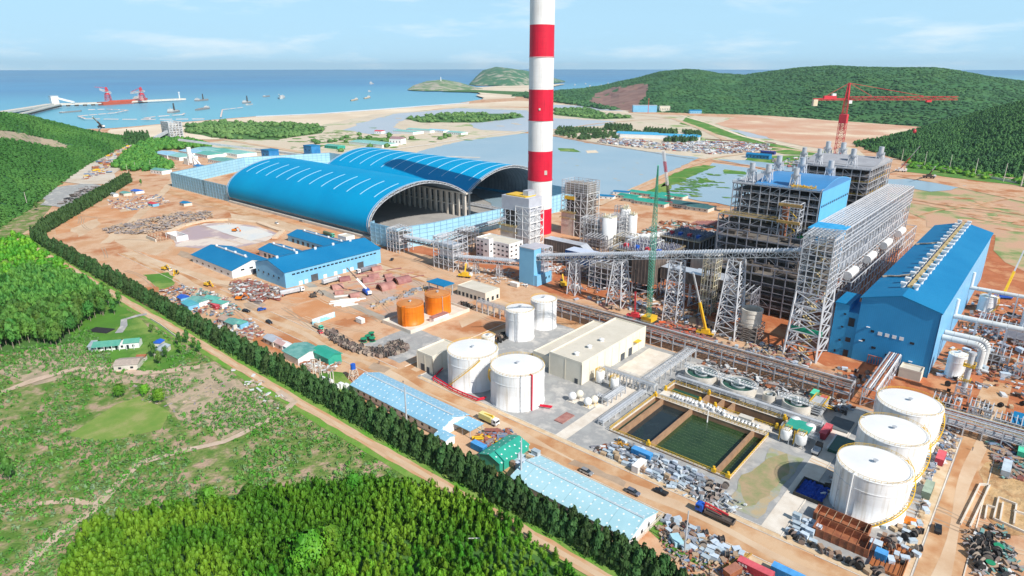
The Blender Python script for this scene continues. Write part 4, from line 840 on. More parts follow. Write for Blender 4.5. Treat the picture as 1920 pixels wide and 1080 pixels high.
def boiler(label, x0, x1, y0, y1, top, roofm, wall, vents, lower):
    t = thing('boiler_house', label, 'boiler house', ((x0+x1)/2, (y0+y1)/2, 0), 'boiler houses')
    zs = zr(0, top, 4.6)
    frame(MB(), x0, x1, y0, y1, zs, 9, 9, .5, brace=.3).build('steel_frame', BST, t)
    frame(MB(), x0+3, x1-3, y0+3, y1-3, zr(0, top-4, 3.6), 11, 11, .4, brace=.4, skip=.25).build('inner_frame', STEELD, t)
    for z in zs[1:-1]:
        mb = MB(); q = random.uniform(.4, 1.4)
        for (a, b, c, d) in ((x0+q,x1-q,y0+.5,y0+9),(x0+q,x1-q,y1-9,y1-q),(x0+.5,x0+9,y0+9,y1-9),(x1-9,x1-.5,y0+9,y1-9)):
            if random.random() < .9: mb.box(a, b, c, d, z-.15, z+.12)
        if mb.v: mb.build('floor', GRATE, t)
        mb = MB(); rails(mb, x0+.5, x1-.5, y0+.4, y1-.5, z, .14); mb.build('handrail', YELL if random.random() < .25 else GALV, t)
    mb = MB(); mb.box(x0+5, x1-6, y0+5, y1-6, 1, top-16); mb.box(x0+8, x1-8, y0+8, y1-12, top-16, top-4); mb.box(x0+12, x1-14, y0+5, y0+10, 16, 38); mb.build('furnace_casing', DARK, t)  # furnace body, dark and close behind the frame so the front reads shaded
    mb = MB()
    for i in range(150):     # pipes and ducts among the floors
        x = random.uniform(x0+2, x1-3); y = random.uniform(y0+1, y0+4.5); z = random.uniform(2, top-4)
        k = random.random()
        if k < .4: mb.tube((x,y,z), (x,y,min(top-3, z+random.uniform(6,20))), random.uniform(.25,.7), n=8)
        elif k < .8: mb.tube((x,y,z), (min(x1-1, x+random.uniform(5,18)),y,z), random.uniform(.25,.6), n=8)
        else: mb.box(x, min(x1-1,x+random.uniform(2,6)), y, y+3, z, z+random.uniform(1.5,4))
    for i in range(50):
        y = random.uniform(y0+2, y1-3); x = random.uniform(x1-8, x1-1.5); z = random.uniform(2, top-8)
        if random.random() < .5: mb.tube((x,y,z), (x,y,min(top-3, z+random.uniform(6,16))), random.uniform(.25,.6), n=8)
        else: mb.box(x, x+2, y, y+random.uniform(1,5), z, z+random.uniform(1,3))
    mb.build('pipework', DARK2, t)['kind'] = 'stuff'
    mb = MB(); mb.box(x0-.6, x1+.6, y0-.6, y1+.6, top, top+.5); mb.build('roof_deck', ROOFG, t)
    # shallow arched roof sheet
    mb = MB(); n = 10; ax, bx, ay, by = roofm[1]; V = []
    for i in range(n+1):
        u = i/n; y = ay+(by-ay)*u; z = top+.7+4.2*math.sin(u*math.pi)**.9; V.append((y, z))
    for i in range(n):
        (ya, za), (yb, zb) = V[i], V[i+1]; mb.add([(ax,ya,za),(bx,ya,za),(bx,yb,zb),(ax,yb,zb)], [(0,1,2,3)])
    for xx in (ax, bx):
        mb.add([(xx, y, z) for y, z in V]+[(xx, y, top+.5) for y, z in V], [(i, i+1, n+2+i, n+1+i) for i in range(n)])
    mb.build('roof', roofm[0], t)
    if wall:
        mb = MB(); V2 = [(x1+.9, y, z+.3) for y, z in V]; n2 = len(V2)
        mb.v = [(x1+.55, y, 24) for _, y, z in V2]+V2
        mb.f = [(i, i+1, n2+i+1, n2+i) for i in range(n2-1)]; mb.build('wall_panel', wall, t)
        mb = MB()
        for i in range(14): y = y0+3+i*(y1-y0-6)/13; mb.box(x1+.95, x1+1.1, y-.7, y+.7, top-9, top-7.8)
        mb.build('window_row', GLASS, t)
    for i, (vx, vy, s) in enumerate(vents):
        s *= .86
        mb = MB(); b0 = top+.6+2.5; mb.cyl(vx, vy, b0+4*s, b0+11*s, 1.95*s, n=20); mb.cyl(vx, vy, b0+2.4*s, b0+4*s, 1.1*s, 1.95*s, n=20, cap=False); mb.cyl(vx,vy,b0-1,b0+2.4*s,1.0*s,n=12); o = mb.build('vent_stack', VFR, t)
        mb = MB(); mb.tower((vx, vy), 6*s, 6*s, 4.4*s, 4.4*s, b0-2.5, b0+5.5*s, 1, .4); rails(mb, vx-2.6*s, vx+2.6*s, vy-2.6*s, vy+2.6*s, b0+5*s, .16, 1.5); mb.build('vent_stand', STEELW, o)
    mb = MB(); rails(mb, x0-.5, x1+.5, y0-.5, y1+.5, top+.5, .2, 3); mb.build('roof_rail', GALV, t)
    if lower:
        for (a, b, c, d, h) in lower:
            frame(MB(), a, b, c, d, zr(0, h, 4.3), max(3, int((b-a)/6)), max(1, int((d-c)/6)), .5, brace=.35).build('lower_frame', BST if d-c < 12 else STEELD, t)
            mb = MB(); mb.box(a+3, b-2, c+(2.5 if d-c < 12 else 3.5), d-.8, .2, h*(.93 if d-c < 12 else .8))
            if d-c > 12:
                for i in range(60): x = random.uniform(a+1, b-8); y = random.uniform(c+3, d-6); z = random.uniform(h*.4, h*.95); mb.box(x, x+random.uniform(1,7), y, y+random.uniform(1,5), z-random.uniform(1,6), z)
            mb.build('dark_infill', DARK, t)  # dark infill added behind the lower frame to stand for its shaded inside
            for z in zr(0, h, 5.2)[1:(None if d-c < 12 else -1)]:
                mb = MB(); mb.box(a+.5, b-.5, c+.4, d-.5, z-.2, z+.1); mb.build('floor', GRATE, t)
                mb = MB(); rails(mb, a+.3, b-.3, c+.2, d-.3, z, .15); mb.build('handrail', YELL if z > h-2 else STEELD, t)
            mb = MB()
            for i in range(int((b-a)*1.6)):
                x = random.uniform(a+1, b-3); z = random.uniform(1, h-3); y = random.uniform(c+1.5, max(c+2, d-2))
                if i % 3 == 0: mb.tube((x,y,z), (x,y,z+random.uniform(2,6)), random.uniform(.3,.9), n=8)
                elif i % 3 == 1: mb.box(x, x+random.uniform(1.5,4), y, min(d-.5, y+2.5), z, z+random.uniform(1,3))
                else: mb.tube((x,y,z), (x+random.uniform(2,8),y,z), random.uniform(.2,.6), n=8)
            mb.build('equipment', DARK2, t)['kind'] = 'stuff'
    return t
BR = mat('boiler_blue_roof', (.06,.26,.56), (.05,.23,.50), rough=.35, scale=.05)
BWALL = mat('boiler_blue_wall', (.13,.47,.78), (.12,.44,.74), rough=.45, scale=.1)
b1 = boiler('steel framed boiler house with a blue roof and blue side wall', -156, -104.5, 392, 451, 62.5, (BR, (-143,-103.6,392,451)), BWALL,
            [(-148,399,1),(-138,399,1),(-121,397,.95),(-146,440,1.05),(-131,440,1.05),(-113,437,1.05)],
            [(-160,-120,384,391.5,44),(-152,-104,366,383.4,40),(-146,-90,344,365.6,27)])
b2 = boiler('steel framed boiler house farther back with an unclad grey roof', -156, -104, 502, 566, 62.5, (ROOFG, (-152,-104,520,566)), None,
            [(-151,507,.95),(-140,506,.95),(-146,548,1.1),(-135,548,1.1),(-118,509,1.1),(-107,540,1.05),(-123,528,.7)], [(-162,-120,494,501.5,44)])
# yellow scaffolding bundles on the roof
for i, (x, y, lab) in enumerate(((-118.5,393.2,'yellow scaffold heap on the front edge of the blue boiler roof'),(-112,393.4,'second yellow scaffold heap at the right corner of the blue boiler roof'))):
    mb = MB()
    for k in range(60): p = Vector((x+random.uniform(-3.4,3.4), y+random.uniform(-.8,2.4), 63.3+random.uniform(0,1.5))); mb.beam(p, p+Vector((random.uniform(-2,2), random.uniform(-1,1), random.uniform(-.2,1.2))), .25)
    tag(mb.build('scaffold_heap', YELL, loc=(x,y,63.1)), lab, 'scaffolding', kind='stuff')
# lift and stair tower at the front corner
t = thing('stair_tower', 'rust coloured lift shaft with yellow landings on the front of the blue roofed boiler', 'stair tower', (-121, 386, 0))
mb = MB(); frame(mb, -123, -112, 383.5, 391, zr(0, 56, 4), 2, 1, .5, brace=.6); mb.build('frame', STEELW, t)
mb = MB(); mb.box(-122, -119, 384.5, 388, 0, 54); mb.build('lift_shaft', RUST, t)
for z in (18, 32, 44, 54): mb = MB(); mb.box(-124, -111, 382.5, 383.6, z, z+1.6); mb.build('landing', mat('landing'+str(z), (.50,.32,.10), (.36,.22,.09)), t)
mb = MB()
for k in range(13): z = k*4; mb.beam((-118,383.4,z), (-113,383.4,z+4), .7, .25) if k % 2 else mb.beam((-113,383.4,z), (-118,383.4,z+4), .7, .25)
mb.build('stair', YELL, t)
mb = MB(); mb.box(-112, -105, 384, 391, 36, 36.4); mb.build('green_canopy', mat('green_net', (.01,.40,.10), (.01,.34,.09)), t)
# bunker bay between boilers and turbine hall
t = thing('bunker_bay', 'long pale steel bunker frame beside the boilers and above the turbine hall', 'steel building', (-94.5, 470, 0))
frame(MB(), -103, -86, 374, 566, zr(0, 45, 6.4), 2, 26, .62, inner=False, brace=.16).build('steel_frame', STEELW, t)
mb = MB()
for i in range(11): x = -103+17*i/10; mb.beam((x,392,45.4), (x,566,45.4), .55)
for i in range(40): y = 392+174*i/39; mb.beam((-103,y,44.9), (-86,y,44.9), .35)
mb.build('roof_purlins', STEELW, t)
mb = MB()
for z in (35, 37.4, 39.8, 42.2): mb.beam((-85.4,374,z), (-85.4,566,z), .4)
for i in range(60): y = 374+192*i/59; mb.beam((-85.4,y,33.5), (-85.4,y,44.8), .3)
mb.build('wall_girts', STEELW, t)
mb = MB(); mb.box(-102.5,-86.5,376,566,30.5,31.2); mb.box(-102,-87,376,566,18,18.4); mb.box(-102,-97,376,566,19,30); mb.build('floor', mat('bunker_floor', (.22,.20,.19), (.16,.14,.13)), t)
mb = MB(); mb.box(-103.4,-86,373.2,392,45.3,45.9); mb.build('roof_panel', mat('cyan_roof', (.05,.38,.70), (.03,.30,.60), scale=.4, lo=.48, hi=.52), t)
mb = MB(); mb.box(-88.6,-85,372.8,373.1,24,45); mb.box(-85.2,-84.9,373,378,22,45); mb.build('wall_panel', BWALL, t)
for i in range(14):
    y = 388+i*12.6; mb = MB(); mb.cyl(-91, y, 20, 27, 4.2, n=18); mb.cyl(-91, y, 12, 20, 1.2, 4.2, n=18, cap=False); o = mb.build('coal_bunker', SILVER, t)
for i in range(4):
    y = 395+i*44; mb = MB(); mb.tube((-84,y,16), (-84,y+16,16), 2.6, n=14); mb.build('deaerator', WHITE, t)
mb = MB(); frame(mb, -86, -78, 380, 560, zr(0, 17, 5.6), 1, 22, .5, brace=.3); mb.build('heater_frame', STEELW, t)
mb = MB(); mb.beam((-88,390,46),(-84,350,12),1.0,.5); mb.beam((-86.5,390,46),(-82.5,350,12),.3,.3); mb.build('stair', mat('tan_stair', (.66,.56,.38), (.58,.48,.32)), t)
# cladding tower rising in front (conveyor head)
def tower_thing(label, name, c, w0, d0, w1, d1, h, n, m=STEELW, t=.5, extra=None, group=None):
    o = thing(name, label, 'steel tower', (c[0], c[1], 0), group); MB().tower(c, w0, d0, w1, d1, 0, h, n, t).build('frame', m, o)
    if extra: extra(o)
    return o
t = thing('junction_tower', 'tall open steel tower at the end of the inclined conveyor', 'steel tower', (-77.5, 306, 0))
MB().tower((-77.5, 307), 15, 19, 12.5, 15, 0, 32, 5, .75).build('legs', STEELW, t)
frame(MB(), -84, -71, 299.5, 315, zr(32, 58, 2.6), 4, 5, .42, brace=.35).build('upper_frame', STEELW, t)
mb = MB()
for i in range(9): mb.beam((-84.5+i*1.7, 299, 58.6+(i%2)*.6), (-84.5+i*1.7, 315.5, 59.4), .4)
for i in range(6): mb.beam((-84.5,299.5+i*3.1,59.2), (-70.5,299.5+i*3.1,60), .35)
mb.build('roof_frame', GALV, t)
for z in (34, 40, 46, 52): mb = MB(); mb.box(-83.5,-71.5,300,314.5,z,z+.3); mb.build('floor', GRATE, t)
mb = MB()
for k in range(14): z = k*4; a, b = (-80,-75) if k % 2 else (-75,-80); mb.beam((a,302,z), (b,302,z+4), 1.0, .25); mb.beam((a,304.5,z), (b,304.5,z+4), .8, .25)
mb.build('stair', mat('dull_yellow', (.55,.42,.18), (.45,.36,.2)), t)
mb = MB(); mb.box(-84,-70,300.5,301.2,12,14.5); mb.build('safety_net', mat('green_mesh', (.02,.35,.2), (.02,.3,.18)), t)
# ================================================================== conveyor gallery on trestles
def gallery(label, p, q, w=3.6, h=2.6, arch=True):
    t = thing('conveyor_gallery', label, 'conveyor', ((p[0]+q[0])/2, (p[1]+q[1])/2, 0)); p = Vector(p); q = Vector(q); tr_ = MB(); tr_.truss(p, q, w, h, 3, .28)
    d = (q-p); L_ = d.length; n = int(L_/1.5); dn = d.normalized(); s = dn.cross(Vector((0,0,1))).normalized(); u = Vector((0,0,1)); mb = MB(); mb2 = MB()
    for k in range(n+1):
        c = p+d*k/n; ring = [c+s*(w/2)*math.cos(a)+u*(h+.1+1.5*math.sin(a)) for a in (0, .6, 1.2, 1.57, 1.94, 2.54, 3.14)]
        for i in range(6): tr_.beam(ring[i], ring[i+1], .22)
        if k < n:
            c2 = p+d*(k+1)/n; r2 = [c2+s*(w/2-.1)*math.cos(a)+u*(h+1.4*math.sin(a)) for a in (.25, .9, 1.57, 2.24, 2.9)]; r1 = [c+s*(w/2-.1)*math.cos(a)+u*(h+1.4*math.sin(a)) for a in (.25, .9, 1.57, 2.24, 2.9)]
            for i in range(4): mb2.add([r1[i], r2[i], r2[i+1], r1[i+1]], [(0,1,2,3)])
    tr_.build('truss', GALV, t); mb2.build('cover', SILVER, t)
    mb = MB(); mb.beam(p+u*.3, q+u*.3, w*.7, .2); mb.build('belt_deck', GRATE, t)
    return t
gallery('long inclined conveyor gallery climbing on trestles to the tall steel tower', (-243,303,15.5), (-84,303,48))
gallery('low conveyor gallery running left from the blue clad transfer tower', (-298,292,7), (-250,302,10.5))
TR = 'trestles under the inclined conveyor'
for (x, w, h, d, lab) in ((-212,6,20.5,6,'short conveyor trestle nearest the blue transfer tower'),(-180.5,10,27,11,'broad braced conveyor trestle, second from the blue tower'),(-146,8,34,9,'slim braced conveyor trestle right of the green lattice mast'),(-114.5,11,40.5,12,'tallest braced conveyor trestle beside the round concrete shaft')):
    tower_thing(lab, 'trestle', (x, 303), w, d, w*.55 if w > 9 else w*.8, d*.55, h, max(3, int(h/5.5)), t=.55, group=TR)
for (x, y, h, lab) in ((-286,294.5,7,'short steel leg under the low conveyor, left one'),(-268,298,8.5,'short steel leg under the low conveyor, right one')):
    tower_thing(lab, 'trestle', (x, y), 3, 4, 2, 3, h, 2, t=.3, group=TR)
t = thing('transfer_tower', 'light blue clad transfer tower on the conveyor line', 'building', (-246, 307, 0))
mb = MB(); mb.box(-252,-240,299,306,0,23.5); mb.box(-240,-237.5,299.2,314,0,7); mb.build('wall', SKYW, t)
for p in ((-252,-240),): mb = MB(); mb.box(-252.3,-239.7,298.7,306.3,23.5,24); mb.build('roof', SILVER, t)
frame(MB(), -251.5, -238, 306.4, 315, zr(0, 23, 3.8), 3, 2, .4, brace=.3).build('open_frame', STEELW, t)
mb = MB(); [mb.box(-251.5,-238.3,306.8,314.6,z,z+.25) for z in zr(0,23,3.8)[1:]]; mb.build('floor', SILVER, t)
for y in (308, 311): mb = MB(); mb.box(-237.5,-237.4,y,y+1,3,4.4); mb.build('window', GLASS, t)
# steel transfer houses near the coal sheds
def openhouse(label, x0, x1, y0, y1, h, m=STEELW, dark=False):
    t = thing('transfer_station', label, 'steel structure', ((x0+x1)/2, (y0+y1)/2, 0)); frame(MB(), x0, x1, y0, y1, zr(0, h, 3.4), 4, 3, .42, brace=.5).build('frame', m, t)
    for z in zr(0, h, 3.4)[2:-1:2]: mb = MB(); mb.box(x0+.5, x1-.5, y0+.5, y1-.5, z, z+.2); mb.build('floor', GRATE, t)
    mb = MB(); mb.box(x0+3, x1-3, y0+3, y1-3, h*.3, h*.8); mb.build('equipment', SILVER if not dark else DARK2, t)
    mb = MB()
    for i in range(6): x = x0+(x1-x0)*i/5; mb.beam((x,y0,h), (x,y1,h+1.2), .3)
    mb.build('roof_frame', GALV, t); return t
openhouse('white steel transfer frame at the corner of the light blue wind fence', -376, -362, 292, 305, 17)
openhouse('larger white steel transfer frame left of the white office block', -318, -299, 286, 300, 22)
openhouse('brownish steel frame behind the transfer frames', -338, -325, 326, 338, 16, STEELD, True)
gallery('short conveyor gallery between the two white transfer frames', (-362,298,9), (-318,293,12))
gallery('conveyor gallery running along the light blue wind fence to the chimney', (-352,318,6), (-352,400,8), 3, 2)
# ================================================================== turbine hall
t = thing('turbine_hall', 'very large blue turbine hall with a gabled roof lined with white vents', 'turbine hall', (-43.5, 407, 0))
x0, x1, y0, y1, he, hr = -59, -28, 314, 501, 30.5, 34.8; xm = (x0+x1)/2
mb = MB(); mb.add([(x0,y0,0),(x1,y0,0),(x1,y0,he),(xm,y0,hr),(x0,y0,he)], [(0,1,2,3,4)]); mb.add([(x0,y1,0),(x1,y1,0),(x1,y1,he),(xm,y1,hr),(x0,y1,he)], [(4,3,2,1,0)]); mb.add([(x0,y0,0),(x0,y1,0),(x0,y1,he),(x0,y0,he)], [(3,2,1,0)])
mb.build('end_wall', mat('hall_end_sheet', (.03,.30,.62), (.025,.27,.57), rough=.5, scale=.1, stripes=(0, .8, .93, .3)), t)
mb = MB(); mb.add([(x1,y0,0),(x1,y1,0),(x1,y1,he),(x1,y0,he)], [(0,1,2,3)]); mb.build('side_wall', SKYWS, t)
mb = MB(); ov = .7
for s, xe in ((-1, x0), (1, x1)):
    xe2 = xe+s*ov; ze = he-(hr-he)*ov/(x1-xm)
    a = [(xe2,y0-ov,ze+.1),(xe2,y1+ov,ze+.1),(xm,y1+ov,hr+.1),(xm,y0-ov,hr+.1)]; b = [(p[0],p[1],p[2]+.4) for p in a]; mb.add(a+b, [(0,1,2,3),(7,6,5,4),(0,4,5,1),(0,3,7,4),(1,5,6,2)])
mb.build('roof', BLUER, t)
mb = MB(); mb.box(xm-.9,xm+.9,y0+14,y1-3,hr+.5,hr+1.2); mb.build('ridge_walkway', mat('tan_walkway', (.50,.38,.18), (.42,.32,.16)), t)
VT = []
for i in range(17):
    for s in (-1, 1):
        y = y0+15+i*10.5+(i % 2)*1.2*s; x = xm+s*2.6; mb = MB(); mb.cyl(x,y,hr-.3,hr+1.5,.9,n=10); mb.obox((x,y,hr+1.9),(2.4,2.0,.9)); mb.build('roof_vent', WHITE, t)
for y in (y0+38, y0+120):
    mb = MB(); pr = None
    for i in range(9):
        f = i/8; p = Vector((x0+(xm-x0)*f, y+math.sin(i*1.3)*.9, he+(hr-he)*f+1)); 
        if pr: mb.beam(pr, p, 1.6, .5)
        pr = p
    mb.build('roof_duct', mat('tan_net'+str(int(y)), (.50,.42,.32), (.36,.30,.24), scale=2), t)
mb = MB(); mb.beam((x1+.3,y0,he-.2),(x1+.3,y1,he-.2),.5,.5); mb.beam((x1+.1,y0-.1,0),(x1+.1,y0-.1,he),.4,.4); mb.build('gutter', mat('dark_blue_trim', (.015,.10,.25), (.012,.09,.22)), t)
for i in range(4): x = -50+i*2.9; mb = MB(); mb.box(x,x+1.7,y0-.15,y0-.02,14.6,16.2); mb.build('shutter', WHITE, t)
for x, z, w in ((-53,15.2,1.4),(-37,13.8,1.7),(-51.5,7.5,1.8),(-45.5,5.5,1.6),(-40,2,1.4),(-56,10,1.4)): mb = MB(); mb.box(x,x+w,y0-.12,y0-.02,z,z+1.1); mb.build('window', GLASS, t)
for x, z in ((-55,16),(-57,8.6),(-36,4.5)): mb = MB(); mb.box(x,x+1.5,y0-.9,y0-.1,z+1.4,z+1.55); mb.build('window_canopy', WHITE, t)
mb = MB(); [mb.box(-52+i*1.1,-51.6+i*1.1,y0-1.6,y0-1.2,0,4.5) for i in range(6)]; mb.box(-52,-46,y0-1.7,y0-1.1,4.3,4.7); mb.build('rack', MAROON, t)
t = thing('stair_annex', 'lower blue annex with dark openings joined to the left of the turbine hall', 'building', (-64, 322, 0))
mb = MB(); mb.box(-69.5,-63.5,314.6,333,0,25.5); mb.box(-63.5,-59.1,314.6,333,0,22.3); mb.build('wall', mat('annex_sheet', (.04,.33,.64), (.035,.30,.60), stripes=(0,.8,.93,.3)), t)
mb = MB(); mb.box(-69.8,-63.2,314.3,333.3,25.5,26); mb.build('roof', BLUER, t)
for x, z, w, h in ((-62.9,15.5,2.6,4.2),(-62.9,7.6,2.2,2.2),(-62.9,.1,2.2,3.4),(-65.4,20.5,1,.8),(-65.6,14,1,.8),(-65.8,7.2,1,.8),(-66.9,1,.7,1.4)): mb = MB(); mb.box(x,x+w,314.4,314.57,z,z+h); mb.build('opening', GLASS, t)
# piperack into the hall's end wall
t = thing('pipe_bridge', 'pipe bridge with parallel pipes running into the end of the turbine hall', 'pipe rack', (-42, 292, 0))
frame(MB(), -44, -39, 268, 313, [0, 4, 8], 1, 8, .35, brace=.3).build('frame', STEELW, t)
for i in range(6): mb = MB(); mb.tube((-43.6+i*.85,268,8.5), (-43.6+i*.85,312.5,8.5), .25, n=8); mb.build('pipe', (SILVER, RUST, WHITE)[i % 3], t)
# ================================================================== dark ducts, precipitators, fans between boilers and chimney
def ductbox(label, name, x0, x1, y0, y1, z0, z1, m, roofm=SILVER, legs=True, cat='duct'):
    t = thing(name, label, cat, ((x0+x1)/2, (y0+y1)/2, 0)); mb = MB(); mb.box(x0, x1, y0, y1, z0, z1); mb.build('casing', m, t)
    mb = MB()
    for i in range(int((x1-x0)/2.2)+1): x = x0+i*2.2; mb.box(x-.12, x+.12, y0-.18, y0, z0+.1, z1-.1)
    for i in range(int((y1-y0)/2.2)+1): y = y0+i*2.2; mb.box(x1, x1+.18, y-.12, y+.12, z0+.1, z1-.1)
    mb.build('stiffener', m, t)
    mb = MB(); mb.box(x0-.15,x1+.15,y0-.15,y1+.15,z1,z1+.2); mb.build('roof', roofm, t)
    if legs and z0 > 1:
        mb = MB(); frame(mb, x0+.5, x1-.5, y0+.5, y1-.5, [0, z0*.5, z0], max(1, int((x1-x0)/8)), max(1, int((y1-y0)/8)), .5, brace=.6); mb.build('legs', STEELW, t)
    return t
ductbox('brown riveted duct box with a silver top behind the second trestle', 'flue_duct', -186, -172, 326, 342, 8, 24, DARK2)
ductbox('long brown horizontal duct with a silver lid behind the third trestle', 'flue_duct', -170, -150, 332, 341, 12, 19, DARK2)
ductbox('silver topped duct running toward the blue roofed boiler', 'flue_duct', -150, -128, 328, 340, 14, 20, DARK2)
ductbox('brown duct with a folded silver end beside the chimney foot', 'flue_duct', -278, -246, 358, 366, 5, 13, DARK2)
ductbox('cream concrete block between the precipitators and the boiler', 'electrical_block', -170, -156, 372, 392, 0, 17, BEIGE, FLATR, cat='building')
mb = MB(); mb.add([(-246,358,13.2),(-246,366,13.2),(-236,366,6),(-236,358,6),(-246,358,5),(-246,366,5)], [(0,3,2,1),(0,4,3),(1,2,5),(4,5,2,3)]); tag(mb.build('duct_hood', SILVER, loc=(-241,362,0)), 'shiny silver sloping duct hood in front of the chimney', 'duct')
# electrostatic precipitators with a forest of insulators on top
def esp(label, x0, x1, y0, y1, z0, z1, topm):
    t = thing('precipitator', label, 'precipitator', ((x0+x1)/2, (y0+y1)/2, 0), 'electrostatic precipitators')
    mb = MB(); mb.box(x0, x1, y0, y1, z0, z1); mb.build('casing', DARK, t)
    frame(MB(), x0-.4, x1+.4, y0-.4, y1+.4, [0, z0*.6, z0, (z0+z1)/2, z1], 7, 6, .45, brace=.2).build('frame', STEELW, t)
    for i in range(7):
        for j in range(5):
            cx, cy = x0+(x1-x0)*(i+.5)/7, y0+(y1-y0)*(j+.5)/5; mb = MB(); v = [(cx-2.4,cy-2.4,z0),(cx+2.4,cy-2.4,z0),(cx+2.4,cy+2.4,z0),(cx-2.4,cy+2.4,z0),(cx,cy,z0-5)]; mb.add(v, [(0,4,1),(1,4,2),(2,4,3),(3,4,0)]); mb.build('hopper', DARK2, t)
    mb = MB()
    for i in range(17):
        for j in range(13):
            x = x0+1+(x1-x0-2)*i/16; y = y0+1+(y1-y0-2)*j/12; h = random.uniform(.9, 2.6); mb.box(x-.32,x+.32,y-.32,y+.32,z1,z1+h)
    mb.build('rapper_stubs', topm, t)['kind'] = 'stuff'
    mb = MB(); mb.box(x0-1.2,x1+1.2,y0-1.2,y0-.2,z1-.3,z1); rails(mb, x0-1.2, x1+1.2, y0-1.2, y1+1.2, z1, .14, 2); mb.build('walkway', mat('ochre'+str(int(x0)), (.50,.38,.20), (.42,.32,.2)), t)
    for k in range(4):
        mb = MB(); x = x0+4+k*(x1-x0-8)/3; mb.box(x-1.2,x+1.2,y0+5,y0+8,z1,z1+3); mb.build('transformer', BLUEP if k % 2 else CRRED, t)
    return t
BLUISH = mat('bluish_stubs', (.16,.20,.30), (.34,.36,.42), scale=.8)
esp('nearer precipitator with a forest of stubs on its deck behind the green lattice mast', -214, -182, 352, 384, 8, 18, mat('grey_stubs', (.50,.48,.50), (.20,.22,.34), scale=.6))
esp('farther precipitator with dark blue tops beside the cream block', -204, -176, 396, 424, 8, 20, BLUISH)
mb = MB(); frame(mb, -208, -190, 356, 372, [18, 24], 3, 3, .4, brace=.2); tag(mb.build('hoist_frame', WHITE, loc=(-199,364,18)), 'white hoist frame standing on the nearer precipitator deck', 'steel frame')
ductbox('long blue clad duct house with a pale lid at the right of the chimney foot', 'duct_house', -250, -222, 346, 356, 4, 12, mat('deep_blue_sheet', (.02,.10,.32), (.015,.08,.26)), mat('lilac_lid', (.55,.62,.76), (.50,.57,.70)), cat='building')
ductbox('blue clad induced draught house with a pale lid left of the boiler', 'duct_house', -184, -160, 432, 452, 8, 16, mat('navy_sheet', (.02,.09,.25), (.015,.07,.2)), mat('pale_lid', (.42,.52,.66), (.36,.46,.60)), cat='building')
# scrubber blocks by the chimney
def absorber(label, x0, x1, y0, y1, h, clad):
    t = thing('scrubber', label, 'flue gas scrubber', ((x0+x1)/2, (y0+y1)/2, 0), 'scrubber towers beside the chimney')
    xm = x0+(x1-x0)*.52
    mb = MB(); mb.box(x0, xm, y0, y1, 0, h*.42); mb.build('concrete_base', CONC, t)
    mb = MB(); rails(mb, x0-1, xm+1, y0-1, y1+1, h*.42, .25, 2); rails(mb, x0-1, xm+1, y0-1, y1+1, h*.3, .2, 3); mb.box(x0-1,xm+1,y0-1,y0,h*.42-.3,h*.42); mb.build('walkway', mat('gold'+str(int(x0)), (.60,.44,.12), (.48,.38,.2)), t)
    mb = MB(); mb.box(x0+3, xm-2, y0+3, y1-3, h*.42, h*.68); mb.build('mid_duct', DARK, t)
    frame(MB(), x0, xm, y0, y1, zr(h*.42, h*.72, 4), 3, 2, .45, brace=.6).build('mid_frame', STEELW, t)
    mb = MB(); mb.box(xm+1, x1-2, y0+1, y1-1, 0, h*.72) ; mb.build('riser', GALV if clad else DARK2, t)
    frame(MB(), xm, x1, y0, y1, zr(0, h*.8, 6), 2, 2, .5, brace=.8).build('side_frame', WHITE, t)
    if clad:
        mb = MB(); mb.box(x0+1, x1-1.5, y0+.5, y1-.5, h*.72, h*.96); mb.build('silver_housing', mat('housing', (.52,.54,.60), (.47,.49,.55), rough=.5), t)
        mb = MB(); mb.box(x0+4,x1-6,y0+2,y1-2,h*.96,h*.98); mb.build('roof_tray', YELL, t)
        mb = MB(); mb.box(xm+3,xm+8,y0+5,y1-3,h*.98,h*1.07); mb.build('roof_box', SILVER, t)
    else:
        frame(MB(), x0, x1, y0, y1, zr(h*.72, h, 1.8), 6, 4, .3, brace=.2).build('top_frame', STEELW, t)
        mb = MB(); mb.box(x0+2, x1-2, y0+2, y1-2, h*.74, h*.95); mb.build('top_duct', mat('khaki_duct', (.36,.33,.28), (.28,.25,.22)), t)
        frame(MB(), xm+2, x1+.5, y0+1, y1-1, zr(0, h, 2.0), 3, 2, .25, brace=.05).build('scaffold', mat('scaff', (.45,.43,.41), (.38,.36,.34)), t)
        mb = MB(); mb.box(x0+3,xm,y0-.5,y0+2,h*.66,h*.72); mb.build('net', YELL, t)
    return t
absorber('scrubber tower with a silver box top standing in front of the chimney', -319, -290, 356, 372, 42, True)
absorber('unclad scrubber tower with scaffolding standing behind the chimney', -308, -283, 419, 436, 45, False)
# silos
def silo(label, x, y, r, h):
    t = thing('silo', label, 'silo', (x, y, 0), 'white concrete silos'); mb = MB(); mb.lathe(x, y, [(r,0),(r,h),(.01,h+.3)], 32); o = mb.build('shell', WHITE, t, smooth=False)
    for p in o.data.polygons: p.use_smooth = len(p.vertices) == 4
    mb = MB(); rails(mb, x-r*.7, x+r*.7, y-r*.7, y+r*.7, h+.2, .25, 1.5); [mb.cyl(x+random.uniform(-r*.6,r*.6), y+random.uniform(-r*.6,r*.6), h, h+random.uniform(1.5,4), .5, n=8) for i in range(6)]; mb.build('roof_gear', mat('silo_gear'+str(int(x)), (.72,.62,.32), (.72,.72,.70), scale=1), t)
    frame(MB(), x-r-5, x-r+.2, y-r*.6, y+r*.4, zr(0, h+2, 2.8), 2, 1, .3, brace=.6).build('stair_frame', GALV, t)
    return t
silo('wide white silo nearest the chimney with scaffolding at its left', -254, 407, 5.6, 23.5)
silo('white silo behind the wide one', -260, 440, 3.8, 24)
silo('slim white silo right of the wide one', -246, 428, 3.2, 23)
